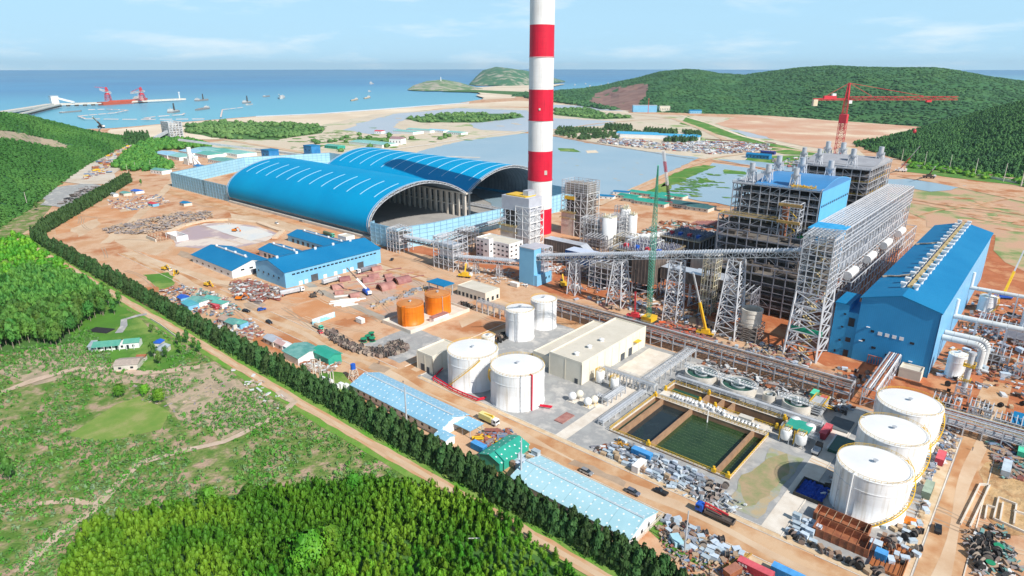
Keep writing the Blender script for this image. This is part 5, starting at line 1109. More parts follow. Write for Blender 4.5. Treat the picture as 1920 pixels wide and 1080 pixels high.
openhouse('galvanised process frame to the left of the white silos', -274, -261, 398, 408, 22, GALV, True)
openhouse('process frame between the two white silos', -262, -252, 418, 428, 22, GALV)
openhouse('low brown process frame in front of the wide silo', -262, -248, 386, 396, 12, STEELD, True)
openhouse('ochre scaffold frame at the foot of the silos', -244, -232, 398, 412, 13, mat('ochre_frame', (.50,.42,.26), (.42,.36,.26)), True)
openhouse('grey equipment frame between the silos and the precipitators', -232, -216, 374, 390, 11, GALV, True)
openhouse('dark scaffold block behind the nearer precipitator', -216, -198, 380, 392, 15, STEELD, True)
openhouse('yellow landing tower between the third trestle and the dark frames', -140, -133, 322, 330, 34, mat('landing_frame', (.55,.47,.28), (.48,.47,.45)), True)
openhouse('dark fan house under the fourth trestle', -128, -112, 322, 334, 18, STEELD, True)
openhouse('open steel portal right of the blue transfer tower', -214, -196, 322, 336, 17, STEELW, True)
openhouse('grey frame with dark ducts behind the first trestle', -236, -220, 328, 340, 9, STEELD, True)
for i in range(9):
    x = -238+i*2.6; y = 430+i*3.5; mb = MB(); mb.tube((x-9,y,6+i*.2), (x,y,6+i*.2), 1.3, n=12); mb.sphere((x,y,6+i*.2), 1.3, 8); mb.box(x-8,x-7,y-1,y+1,0,5); mb.box(x-2,x-1,y-1,y+1,0,5)
    tag(mb.build('air_vessel', WHITE, loc=(x-4,y,0), smooth=False), 'white horizontal vessel in the row behind the silos', 'vessel', 'white horizontal vessels behind the silos')
t = thing('cable_duct', 'grey ribbed duct stack right of the white silos', 'duct', (-222, 400, 0)); mb = MB(); [mb.box(-234,-208,398,404,z,z+2.4) for z in (5, 8, 11)]; mb.build('duct', GALV, t); frame(MB(), -234,-208,398,404,[0,5,8,11,14],5,1,.3,brace=.3).build('frame', STEELW, t)
# round concrete shaft by the tall trestle
t = thing('round_shaft', 'open round concrete shaft wrapped in scaffolding under the conveyor', 'shaft', (-104.5, 305, 0))
mb = MB(); mb.lathe(-104.5, 305, [(4.9,7.5),(4.9,10),(5.1,10.1),(4.8,12.5),(5.0,12.6),(4.8,15),(5.2,15.1),(5.2,16.6),(4.5,16.6),(4.3,8)], 40); mb.build('shell', CONC, t, smooth=False)
MB().tower((-104.5,305), 10.4, 10.4, 10.4, 10.4, 0, 9, 4, .3).build('scaffold', mat('scaffold_tube', (.42,.38,.34), (.34,.30,.27)), t)
mb = MB(); mb.cyl(-104.5,305,0,7.6,3.6,n=20); mb.build('core', DARK2, t)
# ================================================================== pipe racks
def rack(label, x0, x1, y0, y1, h, nb, along='x', m=STEELW, pm=(RUST, SILVER, GALV, CONC), tiers=2, np_=7):
    t = thing('pipe_rack', label, 'pipe rack', ((x0+x1)/2, (y0+y1)/2, 0)); zs = [0]+[h*(k+1)/tiers for k in range(tiers)]
    nx, ny = (nb, 1) if along == 'x' else (1, nb)
    frame(MB(), x0, x1, y0, y1, zs, nx, ny, .4, brace=.25).build('frame', m, t)
    mb = MB()
    for z in zs[1:]:
        for k in range(nb*2+1):
            if along == 'x': x = x0+(x1-x0)*k/(nb*2); mb.beam((x,y0,z), (x,y1,z), .35)
            else: y = y0+(y1-y0)*k/(nb*2); mb.beam((x0,y,z), (x1,y,z), .35)
    rails(mb, x0, x1, y0, y1, h, .1, 3); mb.build('cross_beam', m, t)
    for z in zs[1:]:
        for k in range(np_):
            f = (k+.7)/(np_+.4); mb = MB(); r = random.choice((.12, .18, .26, .34))
            if along == 'x': y = y0+(y1-y0)*f; mb.tube((x0,y,z+.2+r), (x1,y,z+.2+r), r, n=8)
            else: x = x0+(x1-x0)*f; mb.tube((x,y0,z+.2+r), (x,y1,z+.2+r), r, n=8)
            mb.build('pipe', random.choice(pm), t)
    return t
rack('very long double deck pipe rack crossing behind the cream building and the water basins', -206, -48, 266.5, 273, 7.5, 26, m=BST, pm=(RUST, RUST, DARK2, GALV))
rack('pipe rack continuing right behind the three huge white tanks', -38, 20, 268, 275, 6, 10, pm=(YELL, GALV, SILVER, RUST))
rack('short grey pipe rack between the cream building and the round clarifiers', -119, -115, 222, 266, 4, 9, 'y', GALV, (GALV, SILVER), 1, 5)
rack('grey pipe rack from the cream building to the water basins', -137.5, -111.5, 219.6, 222.6, 4.5, 8, 'x', GALV, (GALV, SILVER, CONC), 1, 4)
rack('low pipe bench along the left edge of the water basins', -116.6, -114.4, 186, 219, 1.4, 8, 'y', GALV, (GALV, SILVER), 1, 5)
rack('low pipe rack beside the small ball tanks', -124, -121.5, 200, 214, 2.5, 4, 'y', GALV, (GALV,), 1, 3)
rack('curved approach pipe rack in front of the twin medium tanks', -236, -214, 243, 247, 6, 5, 'x', GALV, (GALV, SILVER), 1, 4)
rack('pipe rack beside the far clarifier and chemical tanks', -110, -50, 236.6, 239.4, 2.4, 12, 'x', GALV, (GALV, SILVER), 1, 4)
rack('pipe rack right of the chemical tanks', -61, -48, 224.4, 227, 3, 4, 'x', GALV, (GALV, SILVER, CONC), 1, 4)
# big white pipes leaving the right side of the turbine hall
for i, (y, z, r, xe, lab) in enumerate(((338, 12, 1.4, -15, 'fat grey white pipe ending in a downward elbow, lower of the pair'), (345, 12, 1.4, -14, 'fat grey white pipe ending in a downward elbow, upper of the pair'), (370, 13, 1.35, 40, 'long thick white pipe running right from the side of the turbine hall'), (428, 13, 1.1, 40, 'long white pipe leaving the hall near its far end'))):
    t = thing('cooling_pipe', lab, 'pipe', (-20, y, 0)); mb = MB(); mb.tube((-27.8,y,z), (xe,y,z), r, n=20); mb.build('pipe', mat('white_pipe'+str(i), (.70,.70,.68), (.62,.62,.61), stripes=(0,6,.7,.04)), t)
    mb = MB()
    if i < 2:
        pr = Vector((xe,y,z))
        for k in range(1, 7): a = k*math.pi/12; p = Vector((xe+3.2*math.sin(a),y,z-3.2*(1-math.cos(a)))); mb.tube(pr, p, r, n=16, cap=False); pr = p
        mb.tube(pr, (pr.x,y,1), r, n=16); mb.build('elbow', MATS['white_pipe0'], t)
    else:
        mb.tube((-27.5,y,z),(-27.5,y,z+9),.9,n=12); mb.build('elbow', WHITE, t)
        for x in range(-18, 40, 12): mb = MB(); mb.beam((x,y-2.4,0), (x,y-2.4,z), .6); mb.beam((x,y+2.4,0), (x,y+2.4,z), .6); mb.beam((x,y-2.4,z-r-.3), (x,y+2.4,z-r-.3), .6); mb.build('support', STEELW, t)
t = thing('vent_mast', 'round steel stack with yellow landings near the right edge', 'stack', (-13.5, 302, 0)); mb = MB(); mb.cyl(-13.5,302,3,20,1.1,n=16); mb.cyl(-13.5,302,20,21,1.4,n=16); mb.build('shell', GALV, t); mb = MB(); rails(mb,-15.5,-11.5,300,304,15,.2,1); mb.box(-15.5,-11.5,300,304,14.8,15); rails(mb,-15,-12,300.5,303.5,8,.2,1); mb.build('landing', YELL, t); frame(MB(),-16,-11,299.5,304.5,[0,3,6],1,1,.4,brace=.8).build('base_frame', STEELW, t)
for i, (x, y, w, d, h) in enumerate(((-8,352,12,10,6),(-2,388,14,10,8),(-14,398,9,10,7),(6,345,10,8,7),(-17,285,9,6,5),(-6,286,7,6,6),(3,283,8,6,5))):
    openhouse('low grey equipment frame '+('below the lower fat elbow pipe','with a dark core between the long white pipes','beside the hall under the far long pipe','right of the pair of elbow pipes','left of the round vent stack','right of the round vent stack','under the blue flat canopy')[i], x-w/2, x+w/2, y-d/2, y+d/2, h, GALV, i % 2 == 0)
t = thing('canopy', 'blue flat roof on posts at the right edge beyond the pipe rack', 'canopy', (12, 287, 0)); mb = MB(); mb.box(4,20,281,292,4.5,5); mb.build('roof', BLUER, t); mb = MB(); [mb.box(x-.2,x+.2,y-.2,y+.2,0,4.5) for x in (5,12,19) for y in (282,291)]; mb.build('post', GALV, t)
o = flat('lean_to', 'small flat cream roofed lean-to against the end wall of the turbine hall', -38, -29.5, 307, 313.6, 4, BEIGE, FLATR)
# ================================================================== water basins
BROWNC = mat('stained_basin_wall', (.40,.24,.14), (.30,.18,.11), scale=.4, det=8)
def water_rect(name, x0, x1, y0, y1, z, m):
    mb = MB(); mb.add([(x0,y0,z),(x1,y0,z),(x1,y1,z),(x0,y1,z)], [(0,1,2,3)]); return struct(name, mb, m)
def basin(label, x0, x1, y0, y1, walls, floor=-4):
    t = thing('water_basin', label, 'water basin', ((x0+x1)/2, (y0+y1)/2, 0)); w = .45; mb = MB()
    mb.box(x0,x1,y0,y0+w,floor,.5); mb.box(x0,x1,y1-w,y1,floor,.5); mb.box(x0,x0+w,y0+w,y1-w,floor,.5); mb.box(x1-w,x1,y0+w,y1-w,floor,.5); mb.box(x0,x1,y0,y1,floor-.3,floor); mb.build('outer_wall', BROWNC, t)
    mb = MB(); q = .12
    mb.box(x0-q,x1+q,y0-q,y0+w+q,.5,.7); mb.box(x0-q,x1+q,y1-w-q,y1+q,.5,.7); mb.box(x0-q,x0+w+q,y0+w+q,y1-w-q,.5,.7); mb.box(x1-w-q,x1+q,y0+w+q,y1-w-q,.5,.7); mb.build('coping', PALEC, t)
    for wx in walls: mb = MB(); mb.box(wx-.55,wx+.55,y0+w,y1-w,floor,.62); mb.build('dividing_wall', BROWNC, t)
    mb = MB(); rails(mb, x0, x1, y0, y1, .7, .13, 1.6); mb.build('railing', YELL, t)
    return t
P = POOL
basin('large sunken basin with yellow railings holding dark and green water', *P, [P[0]+3.6, P[0]+16.5, P[1]-5.5])
water_rect('basin_water', P[0]+.45, P[0]+3.05, P[2]+.45, P[3]-.45, -1.4, TEALW)
water_rect('basin_water', P[0]+4.15, P[0]+15.95, P[2]+.45, P[3]-.45, -1.7, DARKW)
water_rect('basin_water', P[0]+17.05, P[1]-6.05, P[2]+.45, P[3]-.45, -1.5, GREENW)
water_rect('basin_water', P[1]-4.95, P[1]-.45, P[2]+.45, P[3]-.45, -1.5, GREENW)
# ripple ranks on the green water
mb = MB()
for j in range(17):
    for i in range(60):
        x = P[0]+18+i*.44+random.uniform(-.15,.15); y = P[2]+1.5+j*1.95+random.uniform(-.25,.25)
        if random.random() < .8: mb.add([(x,y,-1.485),(x+.3,y+.02,-1.485),(x+.34,y+.14,-1.485),(x+.02,y+.12,-1.485)], [(0,1,2,3)])
struct('ripples', mb, mat('foam_line', (.20,.26,.14), (.10,.16,.07), scale=2))
C = CHAN
basin('row of narrow settling channels between the big basin and the round clarifiers', *C, [C[0]+16, C[0]+22.5, C[0]+27])
water_rect('basin_water', C[0]+.45, C[0]+15.4, C[2]+.45, C[3]-.45, -1.6, TEALW)
water_rect('basin_water', C[0]+27.6, C[1]-.45, C[2]+.45, C[3]-.45, -2.8, DARKW)
for i, x in enumerate((-109.5,-94,-87.5,-63,)):
    for y in (226.6, 235.2) if i % 2 else (226.6,): mb = MB(); mb.box(x-.5,x+.5,y-.5,y+.5,.7,2.2); mb.cyl(x,y,2.2,2.9,.5,n=8); tag(mb.build('gate_motor', YELL, loc=(x,y,.7)), 'yellow sluice gate motor on the rim of a settling channel', 'sluice gate', 'yellow sluice gate motors')
for i, (x, y, lab) in enumerate(((-94.2,184.8,'yellow sluice gate motor at the near edge beside the dark water'),(-69.3,184.8,'yellow sluice gate motor at the near right corner of the green basin'),(-64.3,184.9,'yellow sluice gate motor at the very corner of the basins'),(-110.3,219.3,'yellow sluice gate motor at the far left corner of the basins'))):
    mb = MB(); mb.box(x-.7,x+.7,y-.5,y+.5,.7,2.0); mb.cyl(x,y,2,2.8,.45,n=8); tag(mb.build('gate_motor', YELL, loc=(x,y,.7)), lab, 'sluice gate')
mb = MB(); mb.box(-110,-64,219.6,226.2,.02,.8); o = struct('pump_deck', mb, PALEC)
# pumps and skids on the deck
pump = thing('pump', 'pump', 'pump'); mb = MB(); mb.box(-.5,.5,-.9,.9,0,.3); mb.build('base', GALV, pump); mb = MB(); mb.tube((0,-.8,.8),(0,.3,.8),.4,n=10); mb.cyl(0,.6,.3,1.4,.35,n=10); mb.build('body', WHITE, pump); mb = MB(); mb.tube((0,.6,1.3),(.9,.6,1.3),.15,n=8); mb.build('outlet', GALV, pump)
K = Kind(pump)
for i in range(26):
    K.put((-104+i*1.42+random.uniform(-.2,.2), 223.6+random.uniform(-.9,.9) if i < 16 else 221.2, .8), random.uniform(-.2,.2), 1.15, 'small white pump on the concrete deck between the basins', 'pumps on the basin deck')
for i, (x, y, w, d, h) in enumerate(((-73.5,223,2.6,2.4,2.4),(-70.5,222.5,2.0,1.6,1.4))):
    mb = MB(); mb.box(x-w,x+w,y-d/2,y+d/2,.8,.8+h); mb.box(x-w-.1,x+w+.1,y-d/2-.1,y+d/2+.1,.8+h,.95+h); tag(mb.build('control_cabinet', CONC, loc=(x,y,.8)), ('large pale control cabinet on the basin deck', 'smaller pale control cabinet beside the large one on the basin deck')[i], 'cabinet')
mb = MB(); mb.tube((-87,219.8,.9),(-87,219.2,2.6),.12,n=8); mb.tube((-87,219.2,2.6),(-86.4,217.5,2.4),.12,n=8); mb.tube((-86.4,217.5,2.4),(-86.3,217.2,-1.4),.14,.3,n=8); tag(mb.build('water_spout', WHITE, loc=(-87,219.5,.8)), 'bent white outlet pipe pouring water into the green basin', 'pipe')
mb = MB()
for k in range(3): mb.tube((-109,220.3+k*.5,1.3),(-66,220.3+k*.5,1.3),.14,n=8)
for x in range(-108,-66,3): mb.beam((x,220,.8),(x,221.8,1.2),.15)
tag(mb.build('pipe_run', GALV, loc=(-88,221,.8)), 'bundle of grey pipes along the deck of the green basin', 'pipe')
# clarifiers
def clarifier(label, x, y, r, h, bridge=True):
    t = thing('clarifier', label, 'clarifier', (x, y, 0), 'round clarifiers'); mb = MB(); mb.lathe(x, y, [(r,0),(r,h),(r-.4,h),(r-.4,.3)], 48); mb.build('wall', CONC, t)
    mb = MB(); mb.lathe(x, y, [(r-.42,h-1.1),(.01,h-1.1)], 48); mb.build('water', TEALW, t)
    mb = MB(); mb.lathe(x, y, [(r*.42,h-.9),(r*.42,h-.2),(r*.39,h-.2),(r*.39,h-.9)], 32); mb.lathe(x, y, [(r*.93,h-.8),(r*.93,h-.3),(r*.88,h-.3),(r*.88,h-.8)], 40); mb.build('weir_ring', GALV, t)
    if bridge:
        mb = MB(); mb.truss((x-r-1,y+.2,h+.1),(x+r+.6,y-.2,h+.1),1.5,1.5,1.2,.16); mb.box(x-r-1,x+r+.6,y-.5,y+.5,h+.1,h+.2); mb.cyl(x,y,h-1,h+1.8,.5,n=10); mb.build('bridge', WHITE, t)
        mb = MB(); mb.beam((x,y,h-.7),(x+r*.4,y+r*.1,h-.7),.25); mb.beam((x,y,h-.7),(x-r*.4,y-r*.1,h-.7),.25); mb.build('scraper_arm', WHITE, t)
    return t
clarifier('round clarifier with a white truss bridge, leftmost of the three', -102.8, 246.5, 7.1, 4.2)
clarifier('largest round clarifier in the middle beside the settling channels', -86.2, 246.5, 7.4, 4.2)
clarifier('small round concrete sump between the middle and right clarifiers', -73.4, 247.5, 2.7, 3.4, False)
clarifier('smallest bridged clarifier on the right near the stair platform', -62.4, 247, 5.5, 4.0)
# vertical chemical tanks, ball tanks
def vtank(label, x, y, r, z0, z1, m=WHITE, ladder=True):
    t = thing('process_tank', label, 'tank', (x, y, 0)); mb = MB(); mb.lathe(x, y, [(.01,z0-r*.4),(r*.7,z0-r*.25),(r,z0),(r,z1),(r*.8,z1+r*.25),(.01,z1+r*.4)], 24); mb.build('shell', m, t, smooth=True)
    mb = MB(); [mb.beam((x+sx*r*.8,y+sy*r*.8,0),(x+sx*r*.8,y+sy*r*.8,z0+.2),.25) for sx in (-1,1) for sy in (-1,1)]; mb.build('legs', GALV, t)
    if ladder: mb = MB(); mb.box(x-r-.5,x-r-.1,y-.3,y+.3,0,z1+.8); rails(mb, x-r*.7, x+r*.7, y-r*.7, y+r*.7, z1+.3, .1, 1); mb.build('ladder', YELL, t)
vtank('white dosing tank on legs at the left of the front pair', -57.8, 221, 2.0, 1.5, 4.6); vtank('white dosing tank on legs at the right of the front pair', -52.6, 221, 2.0, 1.5, 4.6)
vtank('rear left white dosing tank beside the green canopy', -58.3, 232, 2.0, 1.5, 4.2, ladder=False); vtank('rear right white dosing tank beside the red container', -52.4, 230.5, 2.0, 1.5, 4.2, ladder=False)
vtank('upright white tank with a yellow ladder at the corner of the cream building', -135.3, 215.5, 1.9, .8, 5.4); vtank('upright white tank at the end of the grey pipe rack', -127.3, 214.5, 1.8, .8, 5.0)
mb = MB(); mb.box(-59.5,-51,224,231.5,4.4,4.7); [mb.box(x-.1,x+.1,y-.1,y+.1,0,4.4) for x in (-59,-51.5) for y in (224.5,231)]; tag(mb.build('green_canopy', GREENR, loc=(-55,228,0)), 'small green canopy over the dosing tanks', 'canopy')
for i, (x, y, lab) in enumerate(((-134.8,194.3,'front left white ball tank'),(-133.6,197.6,'rear left cream ball tank'),(-127.4,194.6,'front right white ball tank'),(-126.4,197.8,'rear right cream ball tank'))):
    t = thing('ball_tank', lab+' on the gravel right of the big white tank', 'tank', (x,y,0)); mb = MB(); mb.sphere((x,y,2.4), 1.7, 24); mb.build('shell', WHITE if i % 2 == 0 else BEIGE, t, smooth=True)
    mb = MB(); [mb.beam((x+a,y+b,0),(x+a*.8,y+b*.8,2),.18) for a in (-1,1) for b in (-1,1)]; mb.build('legs', YELL if i > 1 else GALV, t); mb = MB(); mb.box(x-2,x+2,y-1.6,y+1.6,.05,.25); mb.build('plinth', PALEC, t)
t = thing('pump_skid', 'orange and silver pump skid on a pale plinth behind the ball tanks', 'pump skid', (-126,204,0)); mb = MB(); mb.box(-129.5,-123.5,202,206.5,.05,.4); mb.build('plinth', PALEC, t); mb = MB(); [mb.tube((-128.5+i*1.1,203,1),(-128.5+i*1.1,205.5,1),.4,n=8) for i in range(5)]; [mb.cyl(-128.5+i*1.1,204,.4,2.4,.2,n=6) for i in range(5)]; mb.build('pumps', GALV, t)
# stair platform
t = thing('stair_platform', 'louvred grey platform with yellow stairs behind the smallest clarifier', 'platform', (-54,252,0)); mb = MB(); [mb.box(-58,-53,247,256,z,z+.5) for z in (1,2,3,4)]; mb.build('louvre_box', GALV, t); mb = MB(); [mb.beam((-52.6+i*1.2,247,5.5),(-52+i*1.2,257,0),.3) for i in range(2)]; [mb.beam((-52.6+i*1.2,247,6.5),(-52+i*1.2,257,1),.15) for i in range(2)]; rails(mb,-58,-53,247,256,4.6,.15,1.5); mb.build('stairs', YELL, t)
mb = MB(); mb.box(-49,-41.8,241,251.5,.03,.5); struct('dark_pad', mb, mat('dark_pad_mat', (.16,.18,.19), (.12,.14,.15)))
t = thing('green_tarp_pit', 'teal tarpaulin covered pit beside the middle white tank', 'tarpaulin', (-41,232,0)); mb = MB(); mb.box(-44,-37.5,224,236,.1,1.2); mb.build('tarp', TEALW, t)
mb = MB()
for i in range(12): mb.obox((-44.2,224.5+i,1.3),(.5,.5,.5)); mb.obox((-37.4,224.5+i,1.3),(.5,.5,.5))
mb.build('sandbags', WHITE, t)

# ================================================================== cranes
t = thing('tower_crane', 'red hammerhead tower crane standing beyond the boiler houses', 'tower crane', (-146, 579, 0)); cx, cy = -146, 579
mb = MB().tower((cx,cy), 5.2, 5.2, 5.2, 5.2, 0, 88, 22, .25); mb.build('mast_base', CRRED, t); mb = MB().tower((cx,cy), 3.2, 3.2, 3.2, 3.2, 82, 106, 8, .26); mb.box(cx-2.8,cx+2.8,cy-2.8,cy+2.8,88,95); mb.build('climbing_frame', CRRED, t)
ja = R(42.5); jd = Vector((math.cos(ja), math.sin(ja), 0)); o0 = Vector((cx,cy,106))
mb = MB(); mb.truss(o0+jd*2, o0+jd*90, 2.0, 2.6, 2.6, .22); mb.build('jib', CRRED, t)
mb = MB(); mb.truss(o0-jd*2, o0-jd*27, 2.2, 1.2, 2.5, .32); mb.obox(o0-jd*14+Vector((0,0,2)), (10,2.6,2.6), ja); mb.build('counter_jib', CRRED, t)
mb = MB(); mb.obox(o0-jd*25.5-Vector((0,0,2)), (3.4,3,5), ja); mb.build('counterweight', mat('counterweight', (.72,.62,.45), (.62,.52,.38)), t)
mb = MB(); mb.tower((cx,cy), 2.6, 2.6, 1, 1, 106, 119, 4, .5); mb.build('apex', CRRED, t)
mb = MB(); ap = Vector((cx,cy,119)); [mb.beam(ap, q, .25) for q in (o0+jd*62+Vector((0,0,3)), o0+jd*20+Vector((0,0,3)), o0-jd*20+Vector((0,0,1.5)))]; mb.build('tie_bar', CRRED, t)
mb = MB(); mb.obox(o0+jd*3+Vector((0,0,-1.5)), (2.4,2,2.4), ja); mb.obox(o0-jd*11+Vector((0,0,4)), (3,2,2), ja); mb.build('cab', WHITE, t); mb = MB(); mb.obox(o0+jd*67-Vector((0,0,1)), (4,2,1.4), ja); mb.build('trolley', CRRED, t)
# green lattice mast of a crawler crane
t = thing('crawler_crane', 'very tall green lattice boom rising in front of the precipitators', 'crane', (-154, 291, 0)); a = Vector((-154,291,2)); b = at(1234,310,97); d = b-a
mb = MB(); u = Vector((1,0,0)); v = Vector((0,1,0)); n = 44
for k in range(n):
    f0, f1 = k/n, (k+1)/n; wd = lambda f: 1.3 if .05 < f < .6 else (1.3*(f/.05) if f <= .05 else 1.3-(f-.6)/.4*1.15)
    for i, (sx, sy) in enumerate(((-1,-1),(1,-1),(1,1),(-1,1))):
        p = a+d*f0+(u*sx+v*sy)*wd(f0)*.75; q = a+d*f1+(u*sx+v*sy)*wd(f1)*.75; sx2, sy2 = ((1,-1),(1,1),(-1,1),(-1,-1))[i]; r2 = a+d*f1+(u*sx2+v*sy2)*wd(f1)*.75
        mb.beam(p, q, .2); mb.beam(p, r2, .12)
mb.build('lattice_boom', CRGRN, t)
mb = MB(); mb.box(-158,-156,287,295,.1,1.4); mb.box(-152,-150,287,295,.1,1.4); mb.build('crawler_track', BLACK, t); mb = MB(); mb.box(-157,-151,288,295,1.4,4); mb.build('body', YELL, t); mb = MB(); mb.beam(b,(-158,294,4),.12); mb.build('boom_rope', BLACK, t)
# red and white derrick crane beyond the precipitators
t = thing('crawler_crane', 'red and white lattice crane standing near the ponds', 'crane', (-222, 470, 0)); a = at(1255,385); a.z = 2; b = a+Vector((-8,-6,52)); t.location = (a.x,a.y,0); n = 16
for s, (f0, f1, m_) in enumerate(((0,.35,DARK),(.35,.6,WHITE),(.6,.8,CRRED),(.8,1,WHITE))):
    mb = MB(); k = 5
    for i in range(k):
        g0, g1 = f0+(f1-f0)*i/k, f0+(f1-f0)*(i+1)/k
        for (sx, sy) in ((-1,-1),(1,-1),(1,1),(-1,1)):
            p = a+(b-a)*g0+Vector((sx,sy,0)); q = a+(b-a)*g1+Vector((sx,sy,0)); mb.beam(p,q,.4); mb.beam(p, a+(b-a)*g1+Vector((-sx,sy,0)), .25)
    mb.build('boom_section', m_, t)
mb = MB(); mb.box(a.x-4,a.x+4,a.y-3,a.y+3,.2,4); mb.build('body', CRRED, t)
def telecrane(label, px, py, tip, z, bm, cm, w=1.0, r=0, scale=1.0, inner=GALV):
    t = thing('mobile_crane', label, 'mobile crane', (0,0,0)); p = at(px, py); t.location = p; q = at(tip[0], tip[1], z); 
    mb = MB(); mb.obox(p+Vector((0,0,1.5*scale)), (9*scale,2.8*scale,1.0*scale), r); mb.obox(p+Vector((0,0,2.6*scale)), (4*scale,2.6*scale,1.6*scale), r); mb.build('carrier', cm, t)
    mb = MB()
    for i in (-3.4,-1.6,1.6,3.4):
        for s in (-1.2,1.2): c = p+Matrix.Rotation(r,3,'Z')@Vector((i*scale,s*scale,.6*scale)); dd = Matrix.Rotation(r,3,'Z')@Vector((0,.3*scale,0)); mb.tube(c-dd,c+dd,.6*scale,n=10)
    mb.build('wheels', BLACK, t); mb = MB(); s0 = p+Vector((0,0,3.2*scale)); m_ = s0+(q-s0)*.5; mb.beam(s0, m_, w*scale); mb.build('boom', bm, t); mb = MB(); mb.beam(m_, q, w*.6*scale); mb.build('inner_boom', inner, t)
    mb = MB(); mb.obox(p+Matrix.Rotation(r,3,'Z')@Vector((4.1*scale,.3,2.2*scale)), (1.6*scale,2.4*scale,1.6*scale), r); mb.build('cab', WHITE, t); return t
telecrane('white mobile crane with its boom raised in the steel laydown yard', 688, 551, (650,502), 17, WHITE, BLUEP, 1.0, -.3, inner=DARK2)
telecrane('yellow mobile crane beside the curved road with its jib folded over', 872, 520, (876,478), 11, YELL, YELL, .9, .4)
telecrane('yellow mobile crane with a long grey boom under the conveyor', 1322, 628, (1300,512), 38, YELL, YELL, 1.1, .2)
telecrane('dark red piling rig with a tall black leader below the conveyor', 1190, 597, (1192,505), 30, CRRED, CRRED, .8, .2, inner=BLACK)
telecrane('distant crane with a long thin boom near the forested hill', 1688, 322, (1725,274), 45, CRRED, WHITE, .6, .2, 1.5)
telecrane('distant dark crane with a short boom beside yellow parts', 1741, 334, (1754,312), 22, DARK, DARK, .8, .2, 1.5)
telecrane('yellow crane with a blue cab among the pipes at the right edge', 1880, 560, (1920,470), 24, YELL, BLUEP, 1.2, .5)
telecrane('black crawler crane on the beach with its boom leaning left', 190, 240, (173,219), 52, DARK, DARK, 1.2, .2, 2.2)
def digger(label, px, py, m=YELL, rz=0, s=1):
    p = at(px, py); t = thing('excavator', label, 'excavator', p); t.rotation_euler = (0,0,0); Rz = Matrix.Rotation(rz,3,'Z'); f = lambda x,y,z: p+Rz@Vector((x*s,y*s,z*s))
    mb = MB(); mb.obox(f(0,1.1,.4),(3.6*s,.6*s,.8*s),rz); mb.obox(f(0,-1.1,.4),(3.6*s,.6*s,.8*s),rz); mb.build('track', BLACK, t); mb = MB(); mb.obox(f(-.3,0,1.5),(3.2*s,2.4*s,1.3*s),rz); mb.build('body', m, t)
    mb = MB(); mb.obox(f(.9,.6,2.2),(1.3*s,1.0*s,1.6*s),rz); mb.build('cab', GLASS, t); mb = MB(); mb.beam(f(1.2,-.3,1.6),f(3.6,-.3,4.2),.45*s); mb.beam(f(3.6,-.3,4.2),f(5.6,-.3,1.6),.35*s); mb.obox(f(5.6,-.3,1.1),(.9*s,.9*s,.9*s),rz); mb.build('boom', m, t)
for a_ in (('yellow wheeled digger on the dirt road nearest the white warehouse', 309,506,YELL,.3),('yellow digger just in front of the white parked car', 331,514,YELL,-.6),('pale yellow digger farther along the dirt road', 389,536,YELL,.2),('yellow and white excavator on the red soil under the conveyor', 1056,537,YELL,2.4,1.5),('tiny orange excavator standing in the drained pond', 440,434,ORANGE,.5),('dark drilling machine on the orange building plot', 588,557,DARK,1.2),('orange excavator beside the shanty sheds', 449,562,ORANGE,.8)): digger(*a_)
# ================================================================== vehicles
def wheels(mb, xs, w, r): 
    for x in xs:
        for s in (-1, 1): mb.tube((x, s*(w/2-.25), r), (x, s*w/2, r), r, n=12)
    return mb
def car_kind(m, name='parked_car', suv=True):
    t = thing(name, 'car', 'car'); mb = MB(); P_ = [(-2.3,.35),(2.3,.35),(2.35,.8),(1.5,1.0),(-2.3,1.05)]
    v = [(x,-.92,z) for x,z in P_]+[(x,.92,z) for x,z in P_]; n = 5; mb.add(v, [tuple(range(n)), tuple(range(2*n-1,n-1,-1))]+[(i,i+n,(i+1)%n+n,(i+1)%n) for i in range(n)])
    zt = 1.62; r0, r1 = (-2.15, .3) if suv else (-.2, 1.0)
    mb.box(r0+.25, r1, -.72, .72, zt-.05, zt); mb.build('body', m, t)
    mb = MB(); a0, a1 = (-2.28, 1.25) if suv else (-.45, 1.35)
    v = [(a0,-.88,1.0),(a1,-.88,.98),(a1,.88,.98),(a0,.88,1.0),(r0+.2,-.74,zt-.06),(r1,-.74,zt-.06),(r1,.74,zt-.06),(r0+.2,.74,zt-.06)]; mb.add(v, [(4,5,6,7),(0,1,5,4),(1,2,6,5),(2,3,7,6),(3,0,4,7)]); mb.build('windows', GLASS, t)
    if not suv: mb = MB(); mb.box(-2.2,-.6,-.7,.7,1.0,1.08); mb.build('load_bed', BLACK, t)
    for x in (-1.4,1.45):
        for s in (-1,1): mb = MB(); mb.tube((x,s*.7,.36),(x,s*.95,.36),.36,n=12); mb.build('wheel', BLACK, t)
    for s in (-.6,.6): mb = MB(); mb.box(2.3,2.37,s-.18,s+.18,.6,.78); mb.build('headlight', WHITE, t)
    return Kind(t)
SILC = mat('silver_car_paint', (.45,.45,.46), (.42,.42,.43), rough=.25, metal=.5); GRYC = mat('grey_car_paint', (.22,.24,.30), (.2,.22,.28), rough=.25, metal=.4); BLKC = mat('black_car_paint', (.02,.022,.03), (.025,.027,.035), rough=.2)
CARS = {'s': car_kind(SILC), 'g': car_kind(GRYC), 'k': car_kind(BLKC, 'pickup_truck', False), 'w': car_kind(WHITE), 'b': car_kind(BLUEP), 'r': car_kind(CRRED, 'pickup_truck', False), 'K': car_kind(BLKC)}
